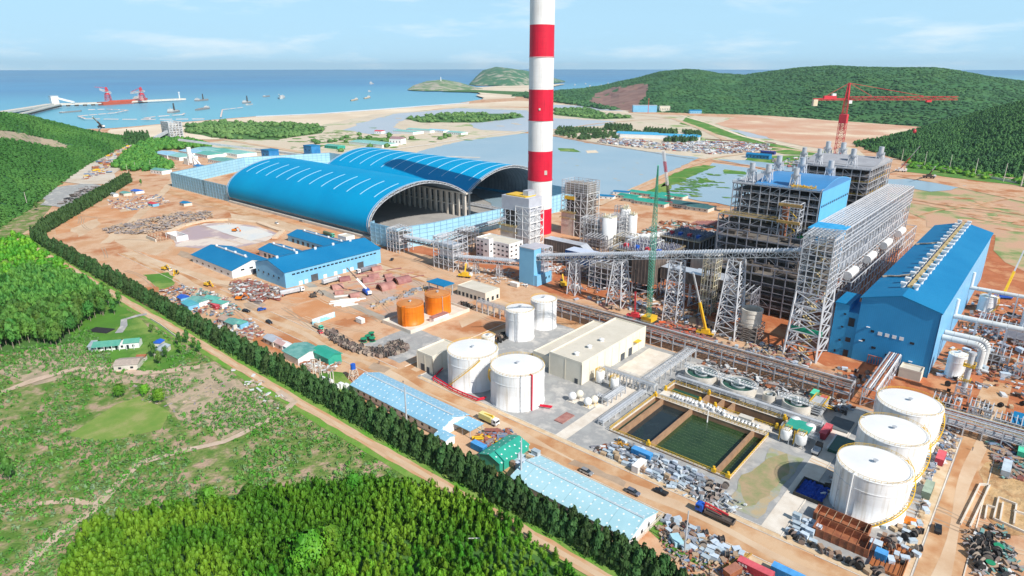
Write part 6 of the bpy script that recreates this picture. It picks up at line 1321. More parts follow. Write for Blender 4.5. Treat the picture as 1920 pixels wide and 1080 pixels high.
for k, px, py, rz, lab in (('g',1187,926,0,'grey estate car on the dirt road beside the turquoise roof'),('k',1239,925,math.pi,'black pickup with an open bed behind the grey estate car'),('s',1100,888,0,'silver car parked at the far corner of the turquoise roofed shed'),
    ('K',462,585,.3,'black car near the shanty sheds'),('b',491,582,1.4,'pale blue van at the road junction'),('K',505,606,0,'black car on the dirt road above the teal roofed shed'),('w',319,507,-.2,'white car beside the yellow digger'),
    ('r',601,624,-.3,'red pickup beside the reel yard'),('k',735,488,-.9,'dark pickup at the bend by the long blue warehouse'),('k',1758,995,1.7,'black pickup on the right hand dirt road'),('w',519,420,-.1,'white pickup beside the near blue arched shed'),('s',566,416,.1,'silver car at the foot of the arched shed')):
    o = CARS[k].put(at(px,py)+Vector((0,0,.08)), rz, 1, lab)
    o['category'] = 'pickup' if 'pickup' in lab else ('van' if 'van' in lab else 'car')
def truck(label, px, py, rz, cabm, bedm, L_=11, kind='tank', s=1.0, crane=None):
    t = thing('truck', label, 'truck'); mb = MB(); mb.box(-L_/2, L_/2, -.6,.6,.8,1.1); mb.build('chassis', BLACK, t)
    mb = MB(); mb.box(L_/2-2.3, L_/2, -1.2,1.2,.9,3.0); mb.box(L_/2-2.2,L_/2-.6,-1.15,1.15,3.0,3.15); mb.build('cab', cabm, t); mb = MB(); mb.box(L_/2+.01,L_/2+.05,-1.05,1.05,1.9,2.8); [mb.box(L_/2-1.4,L_/2-.3,sg*1.21-.03,sg*1.21+.03,1.9,2.7) for sg in (-1,1)]; mb.build('windows', GLASS, t)
    mb = MB()
    if kind == 'tank': mb.tube((-L_/2,0,2.15),(L_/2-2.8,0,2.15),1.15,n=16)
    elif kind == 'box': mb.box(-L_/2,L_/2-2.7,-1.25,1.25,1.1,3.4)
    elif kind == 'trailer':
        n = 8; pr = [(-1.25,1.1),(-1.25,2.9),(-.7,3.4),(0,3.55),(.7,3.4),(1.25,2.9),(1.25,1.1)]
        v = [(-L_/2,y,z) for y,z in pr]+[(L_/2-2.9,y,z) for y,z in pr]; n = 7; mb.add(v, [tuple(range(n-1,-1,-1)), tuple(range(n,2*n))]+[(i,(i+1)%n,(i+1)%n+n,i+n) for i in range(n)])
        for i in range(int(L_-3)): x = -L_/2+.5+i; mb.box(x-.06,x+.06,-1.32,1.32,1.2,2.9)
    else:
        mb.box(-L_/2,L_/2-3,-1.25,1.25,1.1,1.3)
        for sg in (-1,1): mb.box(-L_/2,L_/2-3,sg*1.25-.05,sg*1.25+.05,1.3,2.1)
        mb.box(-L_/2-.05,-L_/2+.05,-1.2,1.2,1.3,2.1); mb.box(L_/2-3.05,L_/2-2.95,-1.2,1.2,1.3,2.3)
    mb.build('body' if kind != 'flat' else 'flatbed', bedm, t)
    if kind == 'box' or kind == 'tank' and bedm is YELL: pass
    if crane:
        mb = MB(); mb.cyl(L_/2-2.7,0,1.2,4,.3,n=8); mb.beam((L_/2-2.7,0,3.9),(L_/2+2 if kind=='tank' else -L_/2+2,0,3.2),.45); mb.beam((L_/2-2.7,.4,3.2),(L_/2+1 if kind=='tank' else -L_/2+4,.4,2.6),.3); mb.build('loader_crane', crane, t)
    for x in (-L_/2+1.2,-L_/2+2.5,L_/2-1.3,L_/2-3.6):
        for sg in (-1,1): mb = MB(); mb.tube((x,sg*.85,.5),(x,sg*1.2,.5),.5,n=12); mb.build('wheel', BLACK, t)
    t.location = at(px,py)+Vector((0,0,.09)); t.rotation_euler = (0,0,rz); t.scale = (s,)*3; return t
truck('long flatbed truck with a blue cab and red loader crane on the dirt road', 1340, 972, math.pi, BLUEP, DARK2, 12, 'flat', 1.0, CRRED)
truck('yellow bodied truck with a folded yellow crane and white cab', 917, 793, 0, WHITE, mat('pale_yellow', (.78,.70,.30), (.72,.64,.26)), 9.5, 'box', .95, YELL)
truck('dark dump truck parked on the concrete path beside the tanks', 1531, 848, math.pi/2, DARK, GALV, 7, 'flat', .9)
truck('green cabbed sand truck by the reel yard', 598, 617, 0, CRGRN, mat('sand_load', (.62,.5,.36), (.55,.42,.3)), 8, 'box', .8)
truck('grey covered trailer truck at the lower bend below the long blue warehouse', 548, 551, math.pi/2-.15, WHITE, GALV, 15, 'trailer')
truck('grey covered trailer truck in the middle beside the long blue warehouse', 622, 530, math.pi/2, WHITE, GALV, 13, 'trailer')
truck('dark covered trailer truck at the upper end of the long blue warehouse', 688, 509, -math.pi/2, WHITE, STEELD, 16, 'trailer')
truck('green covered lorry parked behind the narrow blue workshop', 617, 443, -.05, CRGRN, mat('olive_cover', (.13,.18,.12), (.10,.15,.1)), 14, 'trailer')
# ================================================================== people on the road
def person(px, py, label, rz=0):
    me = bpy.data.meshes.new('person'); V = [(0,0,.95),(0,0,1.2),(0,0,1.42),(0,0,1.52),(.1,0,.9),(.11,.04,.5),(.11,0,.06),(.12,.12,.03),(-.1,0,.9),(-.11,-.04,.5),(-.11,-.06,.06),(-.12,.06,.03),(.2,0,1.38),(.26,.02,1.1),(.25,.1,.86),(-.2,0,1.38),(-.26,.02,1.1),(-.25,.1,.86)]
    E_ = [(0,1),(1,2),(2,3),(0,4),(4,5),(5,6),(6,7),(0,8),(8,9),(9,10),(10,11),(2,12),(12,13),(13,14),(2,15),(15,16),(16,17)]
    me.from_pydata(V, E_, []); me.materials.append(CLOTH); o = bpy.data.objects.new('person', me); COL.objects.link(o)
    s = o.modifiers.new('skin', 'SKIN'); o.modifiers.new('sub', 'SUBSURF').levels = 1
    rr = [.15,.15,.16,.06,.09,.065,.05,.04,.09,.065,.05,.04,.07,.05,.035,.07,.05,.035]
    for i, r in enumerate(rr): me.skin_vertices[0].data[i].radius = (r, r*.8)
    me.skin_vertices[0].data[0].use_root = True
    p = at(px, py); o.location = p+Vector((0,0,.09)); o.rotation_euler = (0,0,rz); tag(o, label, 'person')
    mb = MB(); mb.sphere((0,.01,1.64), .11, 10, 1.2); mb.box(-.02,.02,.1,.14,1.6,1.65); h = mb.build('head', SKIN, None, smooth=True); h.parent = o
    mb = MB(); mb.sphere((0,-.01,1.69), .125, 10, .9); h = mb.build('helmet', YELL, None, smooth=True); h.parent = o
person(711, 683, 'person walking at the road junction near the reel yard', .5)
person(756, 720, 'person walking on the dirt road beside the pale blue shed', 1.0)
person(956, 811, 'person walking behind the yellow bodied truck', .2)
person(1823, 845, 'person walking on the right hand dirt road', 2)
# ================================================================== harbour
def quay(pts, w, h, name, m):
    mb = MB()
    for i in range(len(pts)-1):
        a, b = Vector((*pts[i], 0)), Vector((*pts[i+1], 0)); mb.beam(a+Vector((0,0,h/2-.8)), b+Vector((0,0,h/2-.8)), w, h+1.6)
    return mb
t = thing('breakwater', 'long pale breakwater curving out into the bay', 'breakwater', (-2800,800,0)); qp = A((-60,216),(0,212.5),(60,203),(95,197),(160,195),(200,193.5),(345,186.5)); quay(qp, 26, 5, 'b', PALEC).build('mole', PALEC, t)
p = at(337,186); mb = MB(); mb.cyl(p.x,p.y,4,26,3,2,n=12); mb.cyl(p.x,p.y,26,31,3.5,n=12); mb.build('beacon', WHITE, t)
t = thing('jetty', 'low causeway on piles curving along the inner side of the breakwater', 'jetty', (-2500,700,0)); qp = A((40,217),(60,212),(95,203),(112,199),(190,196.5)); mb = quay(qp, 12, 2.2, 'j', CONC); mb.v = [(x,y,z+5) for x,y,z in mb.v]; mb.build('deck', CONC, t)
mb = MB()
for i in range(len(qp)-1):
    a, b = Vector((*qp[i],0)), Vector((*qp[i+1],0)); n = int((b-a).length/26)
    for k in range(n): c = a+(b-a)*k/n; mb.box(c.x-3,c.x+3,c.y-6,c.y+6,-2,5)
mb.build('piles', DARK, t)
t = thing('transfer_house', 'white transfer house with a sloping gallery on the breakwater', 'building', at(103,196)); p = at(103,196); mb = MB(); mb.box(p.x-14,p.x+14,p.y-12,p.y+12,4,30); mb.build('wall', WHITE, t); mb = MB(); q = at(140,196); mb.beam(p+Vector((0,0,27)), q+Vector((0,0,8)), 9, 6); mb.build('gallery', WHITE, t); mb = MB(); mb.box(p.x-15,p.x+15,p.y-13,p.y+13,30,32); mb.build('roof', GALV, t)
BOATR = mat('ship_red', (.62,.10,.05), (.56,.12,.06)); BOATW = mat('ship_white', (.58,.58,.57), (.5,.5,.49)); BOATG = mat('ship_grey', (.28,.27,.28), (.35,.32,.30))
def ship(label, px, py, L_, B_, Hh, hullm, rz, super_='aft', sh=10, deckm=None, extra=None, name='ship', cat='ship'):
    p = at(px, py, -5.4); t = thing(name, label, cat, p, 'boats and ships in the bay'); t.rotation_euler = (0,0,rz)
    pr = [(-L_/2,-B_*.4),(L_*.36,-B_/2),(L_/2,0),(L_*.36,B_/2),(-L_/2,B_*.4)]; mb = MB(); n = 5
    v = [(x*.96,y*.85,-1) for x,y in pr]+[(x,y,Hh+(Hh*.5 if x > L_*.45 else 0)) for x,y in pr]; mb.add(v, [tuple(range(n-1,-1,-1)), tuple(range(n,2*n))]+[(i,(i+1)%n,(i+1)%n+n,i+n) for i in range(n)])
    h = mb.build('hull', hullm, None); h.parent = t; sh *= .5
    x = -L_*.4 if super_ == 'aft' else L_*.3; mb = MB(); mb.box(x-L_*.07,x+L_*.07,-B_*.36,B_*.36,Hh,Hh+sh*.55); mb.box(x-L_*.045,x+L_*.055,-B_*.3,B_*.3,Hh+sh*.55,Hh+sh*.85); mb.cyl(x,0,Hh+sh*.85,Hh+sh*1.5,B_*.03,n=6); s = mb.build('superstructure', BOATW, None); s.parent = t
    mb = MB(); mb.box(-L_*.28,L_*.3,-B_*.33,B_*.33,Hh+.01,Hh+Hh*.25); s = mb.build('hold_cover', deckm or BOATG, None); s.parent = t
    if extra: extra(t, L_, B_, Hh)
    return t
ship('large red cargo ship moored along the breakwater', 235, 194.5, 250, 34, 12, BOATR, math.radians(118), 'fore', 34, BOATR)
def redcrane(label, px, z0=5):
    p = at(px, 191.5); t = thing('ship_unloader', label, 'ship unloader', p); mb = MB().tower((p.x,p.y), 20, 20, 15, 15, z0, 30, 2, 1.4); mb.box(p.x-7,p.x+7,p.y-7,p.y+7,30,36); mb.build('portal', CRRED, t); mb = MB(); d = Vector((-.8,-.6,-.12)) if label.startswith('red and white ship unloader, right') else Vector((-.5,-.85,.35)); c = p+Vector((0,0,38))
    mb.truss(c-d*14, c+d*(44 if 'right' in label else 24), 5, 6, 9, 1.6); mb.build('boom', BOATW, t); mb = MB(); mb.tower((p.x,p.y),10,10,3,3,40,58,2,2); mb.beam(c+Vector((0,0,18)), c+d*40+Vector((0,0,7)), 1.6); mb.build('apex', CRRED, t)
redcrane('red and white ship unloader, left of the pair on the breakwater', 204); redcrane('red and white ship unloader, right of the pair on the breakwater', 268)
def mast(t, L_, B_, H_):
    mb = MB(); mb.tower((L_*.1,0), 4, 4, 2, 2, H_, H_+24, 3, .9); s = mb.build('spud_mast', DARK, None); s.parent = t
def ladder(t, L_, B_, H_):
    mb = MB(); mb.beam((L_*.3,0,H_),(L_*.75,0,H_+16),4,3); mb.box(-L_*.2,L_*.2,-B_*.3,B_*.3,H_,H_+9); s = mb.build('dredge_ladder', BOATW, None); s.parent = t
ship('small dredger with a pale cabin near the beach', 326, 211, 62, 24, 5, BOATG, 2.4, 'aft', 18, BOATW, mast, 'dredger', 'dredger')
ship('flat grey barge with a white wheelhouse in front of the dredger', 381, 205.5, 110, 18, 5, BOATG, 2.35, 'fore', 13)
ship('grey work boat with a tall black mast beyond the breakwater head', 379, 189, 95, 24, 5, BOATG, 2.2, 'aft', 16, None, mast, 'work_boat', 'boat')
ship('white topped supply boat anchored in the middle of the bay', 463, 193.5, 62, 20, 5, BOATG, 2.3, 'aft', 16, BOATW, mast)
ship('low white launch in front of the supply boat', 468, 197, 60, 12, 3, BOATW, 2.3, 'aft', 6)
ship('tiny dark barge left of the cutter dredger', 500, 181.5, 80, 16, 4, BOATG, 2.3, 'aft', 8)
ship('cutter dredger with its arm raised to the left', 528, 185, 85, 26, 6, BOATW, 2.45+math.pi, 'aft', 18, BOATW, ladder, 'dredger', 'dredger')
ship('long sand barge nearer the beach, left of two', 664, 188.5, 120, 16, 4, mat('sandy_hull', (.50,.38,.26), (.44,.33,.24)), 2.3+math.pi, 'aft', 13, SAND)
ship('long sand barge farther out, right of two', 688, 184.5, 120, 16, 4, MATS['sandy_hull'], 2.3+math.pi, 'aft', 15, SAND)
ship('white ship far out near the horizon', 697, 158, 90, 26, 8, BOATW, 2.3, 'aft', 34)
ship('tiny white boat below the far white ship', 693, 172, 45, 14, 4, BOATW, 2.3, 'aft', 12)
ship('thin dark barge inside the harbour', 134, 210.5, 95, 14, 3, BOATG, 2.2, 'aft', 3)
for i, (x, y) in enumerate(((1106,162),(1127,161),(1140,157),(1098,158),(1078,160),(985,133+24))): ship('tiny white fishing boat lying behind the dark headland', x, y, 50, 16, 4, BOATW, 2.2, 'aft', 14)
# floating booms
mb = MB(); bo = A((145,217),(165,224),(230,223),(300,222.5),(420,221.5),(345,213),(340,212),(300,217),(200,219),(145,217)); 
for a, b in ((A((165,205),(200,204),(240,206),(215,211),(180,214),(146,217),(160,222),(230,223),(300,223),(420,222)), 5), (A((346,212),(342,214),(290,218),(270,221),(300,223)), 5), (A((414,218),(417,205),(470,199)), 4)):
    Q = []
    for i in range(len(a)-1):
        p, q = Vector(a[i]), Vector(a[i+1]); n = max(2, int((q-p).length/40))
        for k in range(n): Q.append(p+(q-p)*k/n)
    for i in range(len(Q)-1): u = Q[i]; v = Q[i]+(Q[i+1]-Q[i])*.75; mb.beam((u.x,u.y,-.8),(v.x,v.y,-.8),b,1.6)
tag(mb.build('floating_boom', mat('boom_pink', (.72,.50,.45), (.7,.6,.55)), loc=(-2300,900,-1)), 'pale pink floating boom snaking across the bay', 'boom')
# lighthouse and houses on the islands
def house(label, px, py, w, d, h, wm, rm, rz=0, z=0, rh=None, name='house', group=None):
    p = at(px, py) if not z else at(px, py, z); t = thing(name, label, 'house' if name == 'house' else 'shed', p, group); rh = rh or h*.35
    mb = MB(); mb.box(-w/2,w/2,-d/2,d/2,0,h); o = mb.build('wall', wm, None); o.parent = t
    v = [(-w/2-.3,-d/2-.3,h-.1),(w/2+.3,-d/2-.3,h-.1),(w/2+.3,d/2+.3,h-.1),(-w/2-.3,d/2+.3,h-.1),(-w/2-.3,0,h+rh),(w/2+.3,0,h+rh)]; mb = MB(); mb.add(v, [(0,1,5,4),(2,3,4,5),(1,2,5),(3,0,4),(3,2,1,0)]); o = mb.build('roof', rm, None); o.parent = t
    if w < 60:
        for i in range(max(2, int(w/5))):
            x = -w/2+w*(i+.5)/max(2, int(w/5)); mb = MB(); mb.box(x-.6,x+.6,-d/2-.12,-d/2-.02,h*.35,h*.65); o = mb.build('window', GLASS, None); o.parent = t
    t.rotation_euler = (0,0,rz); return t
p = at(827, 166); d_ = Vector((p.x,p.y,0)).normalized()*250; p = p+d_; t = thing('lighthouse', 'white lighthouse on the low island', 'lighthouse', (p.x,p.y,30)); mb = MB(); mb.cyl(p.x,p.y,25,66,4,3,n=16); mb.build('tower', WHITE, t); mb = MB(); mb.cyl(p.x,p.y,66,73,3,2,n=12); mb.build('lantern', WHITE, t); mb = MB(); mb.box(p.x-30,p.x-14,p.y-12,p.y+6,24,40); mb.build('keepers_house', WHITE, t)
# far plant buildings
house('long blue clad pumphouse at the foot of the mountain', 1208, 210, 74, 26, 20, SKYW, SILVER, math.radians(38), rh=1.5, name='pump_house'); house('small cream block right of the far blue pumphouse', 1245, 210, 32, 24, 18, BEIGE, FLATR, math.radians(38), rh=1, name='pump_house'); house('small blue cabin on the far dirt road', 1303, 212.5, 36, 18, 8, SKYW, BLUER, math.radians(38))
p = at(1215, 212); mb = MB(); mb.cyl(p.x,p.y,0,44,.8,n=8); tag(mb.build('far_mast', CRRED, loc=p), 'thin red and white mast in front of the far blue pumphouse', 'mast')
house('long bright blue roofed barracks behind the conifers', 1235, 259, 150, 24, 7, WHITE, mat('bright_blue_roof', (.06,.36,.60), (.08,.40,.66)), math.radians(20)); house('second blue roofed barracks in front of the first', 1195, 256, 80, 30, 7, WHITE, MATS['bright_blue_roof'], math.radians(20)); house('blue roofed hall at the right end of the conifer belt', 1283, 262, 58, 26, 7, WHITE, MATS['bright_blue_roof'], math.radians(20)); house('bright blue long shed by the marsh ponds', 1422, 297, 36, 11, 6, BLUEW, BLUER, math.radians(0)); house('dark blue shed beside the bright blue long shed', 1440, 289, 22, 8, 4, mat('indigo', (.03,.04,.2), (.03,.04,.18)), MATS['indigo'], 0)
CY = mat('cyan_green_roof', (.20,.46,.42), (.28,.54,.52), rough=.6); GR2 = mat('sea_green_roof', (.10,.38,.32), (.15,.44,.38), rough=.6)
for i, (px, py, w, d, m_, rz, lab) in enumerate(((318,293,70,12,ROOFL,.0,'pale blue roofed barrack, far left of the camp behind the arched sheds'),(340,297,70,12,CY,.0,'greenish roofed barrack with white gable, second row of the camp'),(365,289,70,12,ROOFL,.0,'pale blue roofed barrack in the back row of the camp'),(395,285,80,14,CY,.0,'green roofed barrack at the back of the camp'),(420,288,80,14,GR2,.0,'long sea green roofed barrack in the camp'),(448,291,70,14,CY,.0,'green roofed barrack at the right end of the camp'),
    (392,293,50,12,GR2,.0,'dark green roofed hut in the middle of the camp'),(425,306,54,12,TEALR,.02,'long teal roofed shed in front of the camp'),(378,318,22,9,BLUEW,.0,'dark blue container office before the wind fence'),(303,325,24,10,TEALR,.2,'small green roofed house beside the sand pile'),
    (628,278,34,12,GR2,.1,'green roofed shed beyond the coal yard'),(712,250,18,11,CRRED,.3,'red roofed house among the marsh trees'),(765,250,60,14,CY,.1,'pale green roofed shed in the marsh hamlet, left'),(790,247,70,16,CY,.1,'long pale green roofed shed in the marsh hamlet'),(822,248,46,14,ROOFL,.1,'bluish roofed shed at the right of the marsh hamlet'),(857,252,40,16,CY,.1,'pale green roofed shed beside the pond embankment'),
    (700,272,90,16,CY,.05,'very long pale green roofed shed behind the farther arched shed'),(746,270,24,14,mat('mauve_roof', (.36,.22,.24), (.3,.2,.2)),.4,'two-storey house with a mauve roof beyond the far arched shed'))):
    house(lab, px, py, w*(.75 if i < 6 else 1), d*(2.3 if i < 8 or i in (12,16) else 1.4), 5 if i != 17 else 10, WHITE if i not in (10,) else GREENR, m_, rz)
# batching plant towers
p = at(358,308); t = thing('batching_plant', 'white concrete batching plant with a tall silo', 'batching plant', p); mb = MB(); mb.cyl(p.x,p.y,3,24,3,n=14); mb.cyl(p.x+8,p.y-3,3,16,2.5,n=14); mb.build('silo', WHITE, t); mb = MB(); mb.box(p.x-8,p.x+6,p.y-6,p.y+6,0,9); mb.beam((p.x,p.y,18),(p.x+30,p.y,2),2); mb.build('mixer_house', WHITE, t)
p = at(326,262); t = thing('screen_house', 'pale lattice screening tower on the far conveyor line', 'steel structure', p); mb = MB(); frame(mb, p.x-16,p.x+16,p.y-12,p.y+12,zr(0,34,4.5),6,4,1.6,brace=.4); mb.build('frame', GALV, t); mb = MB(); mb.box(p.x-12,p.x+12,p.y-9,p.y+9,2,30); mb.build('casing', PALEC, t)
t = thing('overland_conveyor', 'thin grey overland conveyor running from the screening tower', 'conveyor', p); a = at(290,259,8); mb = MB(); mb.beam(p+Vector((0,0,20)), a, 6, 4); mb.build('gallery', GALV, t); mb = MB(); b = at(480,280,5); c = at(640,300,6); mb.beam(at(335,262,18), b, 4, 3); mb.beam(b, c, 4, 3); mb.build('trunk_gallery', GALV, t)
# near-left farmhouse
SH = mat('grey_sheet_roof', (.30,.36,.40), (.40,.45,.48), rough=.6, scale=.4); GS = mat('farm_green_roof', (.08,.32,.24), (.12,.36,.27), rough=.6, scale=.4)
t = thing('farmhouse', 'low L-shaped farmhouse with a green metal roof on the lawn', 'house', (-335,92,0)); t.rotation_euler = (0,0,.95)
def loc(mb, nm, m_): o = mb.build(nm, m_, None); o.parent = t; return o
mb = MB(); mb.box(-10,10,-2.6,2.6,0,3.2); loc(mb, 'wall', WHITE); mb = MB(); mb.add([(-10.4,-4.4,2.8),(2,-4.4,2.8),(2,0,4.3),(-10.4,0,4.3),(-10.4,3,3.0),(2,3,3.0)], [(0,1,2,3),(3,2,5,4)]); loc(mb, 'roof', GS); mb = MB(); mb.add([(3,-3,3),(10.4,-3,3),(10.4,0,4.4),(3,0,4.4),(3,3,3.1),(10.4,3,3.1)], [(0,1,2,3),(3,2,5,4)]); loc(mb, 'end_roof', GS); mb = MB(); mb.box(-12,-10.3,-3,3,0,3); mb.add([(-12.5,-3.4,3.1),(-9.5,-3.4,3.1),(-9.5,3.4,3.7),(-12.5,3.4,3.7)], [(0,1,2,3)]); loc(mb, 'lean_to', SH)
for i in range(7): mb = MB(); mb.box(-8+i*2.5,-7+i*2.5,-2.75,-2.62,.1 if i % 2 else 1,2.1); loc(mb, 'door' if i % 2 else 'window', GLASS)
for i in range(6): mb = MB(); mb.box(-8+i*3.2,-7.8+i*3.2,-4.3,-4.1,0,2.9); loc(mb, 'veranda_post', WHITE)
house('old tile roofed cottage below the lawn', 243, 688, 10, 8, 3, CONC, mat('old_tiles', (.46,.38,.32), (.36,.30,.26), scale=1), .9); house('tiny red roofed outhouse beside the old cottage', 267, 676, 3.5, 3, 2.4, CONC, RUST, .9); house('small grey roofed hut on the driveway right of the lawn', 304, 661, 7, 5, 2.6, CONC, SH, -.9); house('blue tarpaulin roofed lean-to above the grey hut', 298, 648, 4, 4, 2.2, CONC, BLUEP, -.9)
mb = MB(); p = at(190,620); mb.obox((p.x,p.y,.3),(12,6,.25),.5); tag(mb.build('black_net', BLACK, loc=p), 'black plastic netting spread on the grass beside the farmhouse', 'netting')
mb = MB(); q = A((283,600),(300,610),(335,637)); [mb.beam((q[i][0],q[i][1],.6),(q[i+1][0],q[i+1][1],.6),.25,1.3) for i in range(2)]; tag(mb.build('garden_wall', PALEC, loc=(*q[0],0)), 'low pale garden wall between the lawn and the dirt track', 'wall')
# shanty and site sheds between the tree row and the dirt road
RS = random.Random(5)
for i, (px, py, w, d, m_, rz, lab) in enumerate(((373,570,11,7,TEALR,.1,'green roofed shanty in the shed cluster'),(358,577,9,6,mat('cyan_tarp', (.10,.42,.50), (.08,.36,.44)),.0,'cyan sheeted shanty at the left of the cluster'),(400,567,9,5,GR2,.2,'dark green roofed shanty at the right of the cluster'),(414,575,8,5,GR2,.3,'small green roofed hut beside the red container'),
    (345,565,5,5,BLUEP,0,'blue tarpaulin hut at the left end of the cluster'),(440,612,8,6,TEALR,.1,'teal roofed white hut by the tree row'),(425,606,7,5,mat('tan_roof', (.5,.36,.28), (.4,.3,.25)),.1,'tan roofed hut beside the tree row'),(452,613,6,5,GR2,.2,'green roofed white hut next to the timber piles'),(512,644,9,5,SILVER,.0,'white roofed cabin below the bright green shed'),(527,651,10,4,mat('pink_roof', (.6,.42,.4), (.55,.35,.33)),.0,'pink and white striped roofed cabin'),(541,657,9,4,WHITE,.0,'white flat roofed cabin, last of the row'),
    (236,366,12,8,TEALR,.0,'green roofed site hut, left of the far pair'),(258,362,12,9,BLUEP,.1,'blue and orange roofed site hut, right of the far pair'),(288,386,10,6,CRRED,.1,'red white and blue container stall on the bare ground'),(349,385,10,8,BLUER,.0,'small white hut with a blue hipped roof near the arched shed'),(215,368,7,5,SH,.1,'small grey hut beside the green roofed site hut'))):
    house(lab, px, py, w, d, 3, (WHITE, SKYW, CONC)[i % 3], m_, rz, name='hut')
# low structures on the building plot
mb = MB(); a, b = at(586,609), at(628,594); mb.beam(a+Vector((0,0,1.5)), b+Vector((0,0,1.5)), .6, 3); tag(mb.build('hoarding', mat('hoarding_blue', (.25,.62,.80), (.75,.80,.82), scale=.12, lo=.46, hi=.54), loc=a), 'pale blue painted hoarding in front of the orange building plot', 'hoarding')
p = at(310,447); t = thing('concrete_pit', 'white walled concrete pit beside the drained pond', 'concrete pit', p); mb = MB(); mb.obox(p+Vector((8,2,2)),(20,.6,4),.0); mb.obox(p+Vector((-2,6,2)),(.6,9,4),.0); mb.obox(p+Vector((18,6,2)),(.6,9,4),0); mb.obox(p+Vector((8,10,2)),(20,.6,4),0); mb.build('wall', WHITE, t)
p = at(293,449); t = thing('rebar_frame', 'rusty reinforcement cage on the half built wall', 'concrete pit', p); mb = MB(); frame(mb, p.x-8,p.x+8,p.y-3,p.y+8,[0,1.5,3.2],10,5,.3,brace=.2); mb.build('cage', RUST, t); mb = MB(); mb.box(p.x-9,p.x+9,p.y-4,p.y-3.2,0,2.4); mb.build('wall', CONC, t)
sheet('drained_pond', A((325,440),(350,428),(385,419),(430,418),(480,424),(520,437),(500,452),(440,466),(380,466),(330,462)), .06, mat('pond_mud', (.44,.34,.36), (.70,.60,.52), third=(.50,.39,.38), scale=.03, lo=.44, hi=.56), jit=1)
sheet('drained_pond_slab', A((385,424),(430,421),(475,426),(515,440),(470,452),(430,440)), .12, mat('wet_slab', (.62,.64,.64), (.72,.68,.62), scale=.06), jit=.6)
mb = MB(); q = A((318,436),(345,424),(385,415),(430,413),(485,419),(530,435),(515,448)); [mb.beam((*q[i],.8),(*q[i+1],.8),4.5,1.4) for i in range(len(q)-1)]; tag(mb.build('pond_bank', mat('bank_sand', (.74,.58,.42), (.66,.48,.33)), loc=(*q[0],0)), 'smooth sandy bank curving round the drained pond', 'embankment')
# utility poles, masts
def pole(label, px, py, h, group, arms=True, m=CONC):
    p = at(px, py); t = thing('utility_pole', label, 'utility pole', p, group); mb = MB(); mb.cyl(p.x,p.y,0,h,.22*h/10,.13*h/10,n=8); mb.build('shaft', m, t)
    if arms: mb = MB(); mb.beam((p.x-1.2*h/12,p.y,h-.5),(p.x+1.2*h/12,p.y,h-.5),.15*h/10); mb.build('crossarm', m, t)
for i, (px, py, h) in enumerate(((62,356,15),(52,388,15),(100,325,17),(122,300,17),(137,289,18),(78,322,17),(163,271,18),(176,265,18),(240,327,13),(255,321,12),(283,317,12),(190,256,18))): pole('pale concrete utility pole in the line along the left hillside', px, py, h, 'poles along the left hillside')
for i, (px, py, h) in enumerate(((1690,303,15),(1733,311,16),(1779,320,17),(1827,330,18),(1881,341,18),(1914,350,26))): pole('pale pole in the line along the fence below the near hill', px, py, h*1.25, 'poles below the near hill', False)
t = thing('perimeter_fence', 'long pale perimeter fence below the forested near hill', 'fence', (*A((1700,313))[0],0)); q = A((1690,310),(1760,318),(1830,330),(1900,343),(1980,358)); mb = MB(); [mb.beam((*q[i],1.5),(*q[i+1],1.5),.8,3) for i in range(4)]; mb.build('panel', PALEC, t)
pole('tall thin mast standing behind the pale blue shed', 763, 800, 17, 'thin masts behind the tree row', False, GALV); pole('tall thin mast standing at the left end of the turquoise roof', 977, 905, 17, 'thin masts behind the tree row', False, GALV); pole('tall thin mast among the scrap at the bottom', 1283, 1035, 14, 'thin masts behind the tree row', False, GALV)
# small substation by the trees
t = thing('substation_gantry', 'cluster of pale poles and switchgear beside the tree row', 'switchgear', at(600,720)); mb = MB()
for px, py, h in ((590,722,12),(594,722,12),(601,720,11),(605,724,13),(618,727,8),(622,730,8),(627,728,8)): p = at(px,py); mb.cyl(p.x,p.y,0,h,.2,n=6)
mb.build('pole', PALEC, t)
for px, py in ((606,717),(612,722),(620,722),(631,731),(640,728),(650,730)): p = at(px,py); mb = MB(); mb.obox(p+Vector((0,0,1.3)),(2,1.6,2.6),.1); mb.build('cabinet', WHITE, t)
p = at(664,711); t = thing('water_tower', 'small blue water tank on a pale splayed stand', 'water tank', p); mb = MB().tower((p.x,p.y),3.6,3.6,2,2,0,5,2,.2); mb.build('stand', PALEC, t); mb = MB(); mb.cyl(p.x,p.y,5,7.4,1.1,n=14); mb.build('tank', BLUEP, t)
p = at(1818,246); mb = MB(); p = at(1716,240,42); mb.sphere((p.x,p.y,p.z-5),2.6,12,1.3); tag(mb.build('balloon', CRRED, loc=p), 'small red balloon over the edge of the near hill', 'balloon')
# ================================================================== trees
con = lambda t: .04+.96*(1-t**2.2)**.8*min(1, .55+t*3)*(1-.35*t)
rnd_ = lambda t: math.sqrt(max(0, 1-(2*t-1)**2))
egg = lambda t: math.sin(math.pi*min(1, .12+t*.88))**.6
TC = [leaf_tmpl(380, .115, con, s, .35, lobes=12, cr=.5) for s in range(4)]
TP = [leaf_tmpl(300, .13, rnd_, s+10, .6, lobes=7, cr=.4) for s in range(4)]
TPL = [leaf_tmpl(120, .19, rnd_, s+14, .6, lobes=6, cr=.4) for s in range(5)]
TB = [leaf_tmpl(800, .07, rnd_, s+20, .5, lobes=14, cr=.5) for s in range(2)]
TS = [leaf_tmpl(18, .36, rnd_, s+30, .8, core=False) for s in range(6)]
TCL = [leaf_tmpl(70, .22, con, s+40, .3, lobes=8, cr=.5) for s in range(4)]
TH = [leaf_tmpl(12, .42, egg, s+50, .5, core=False) for s in range(6)]
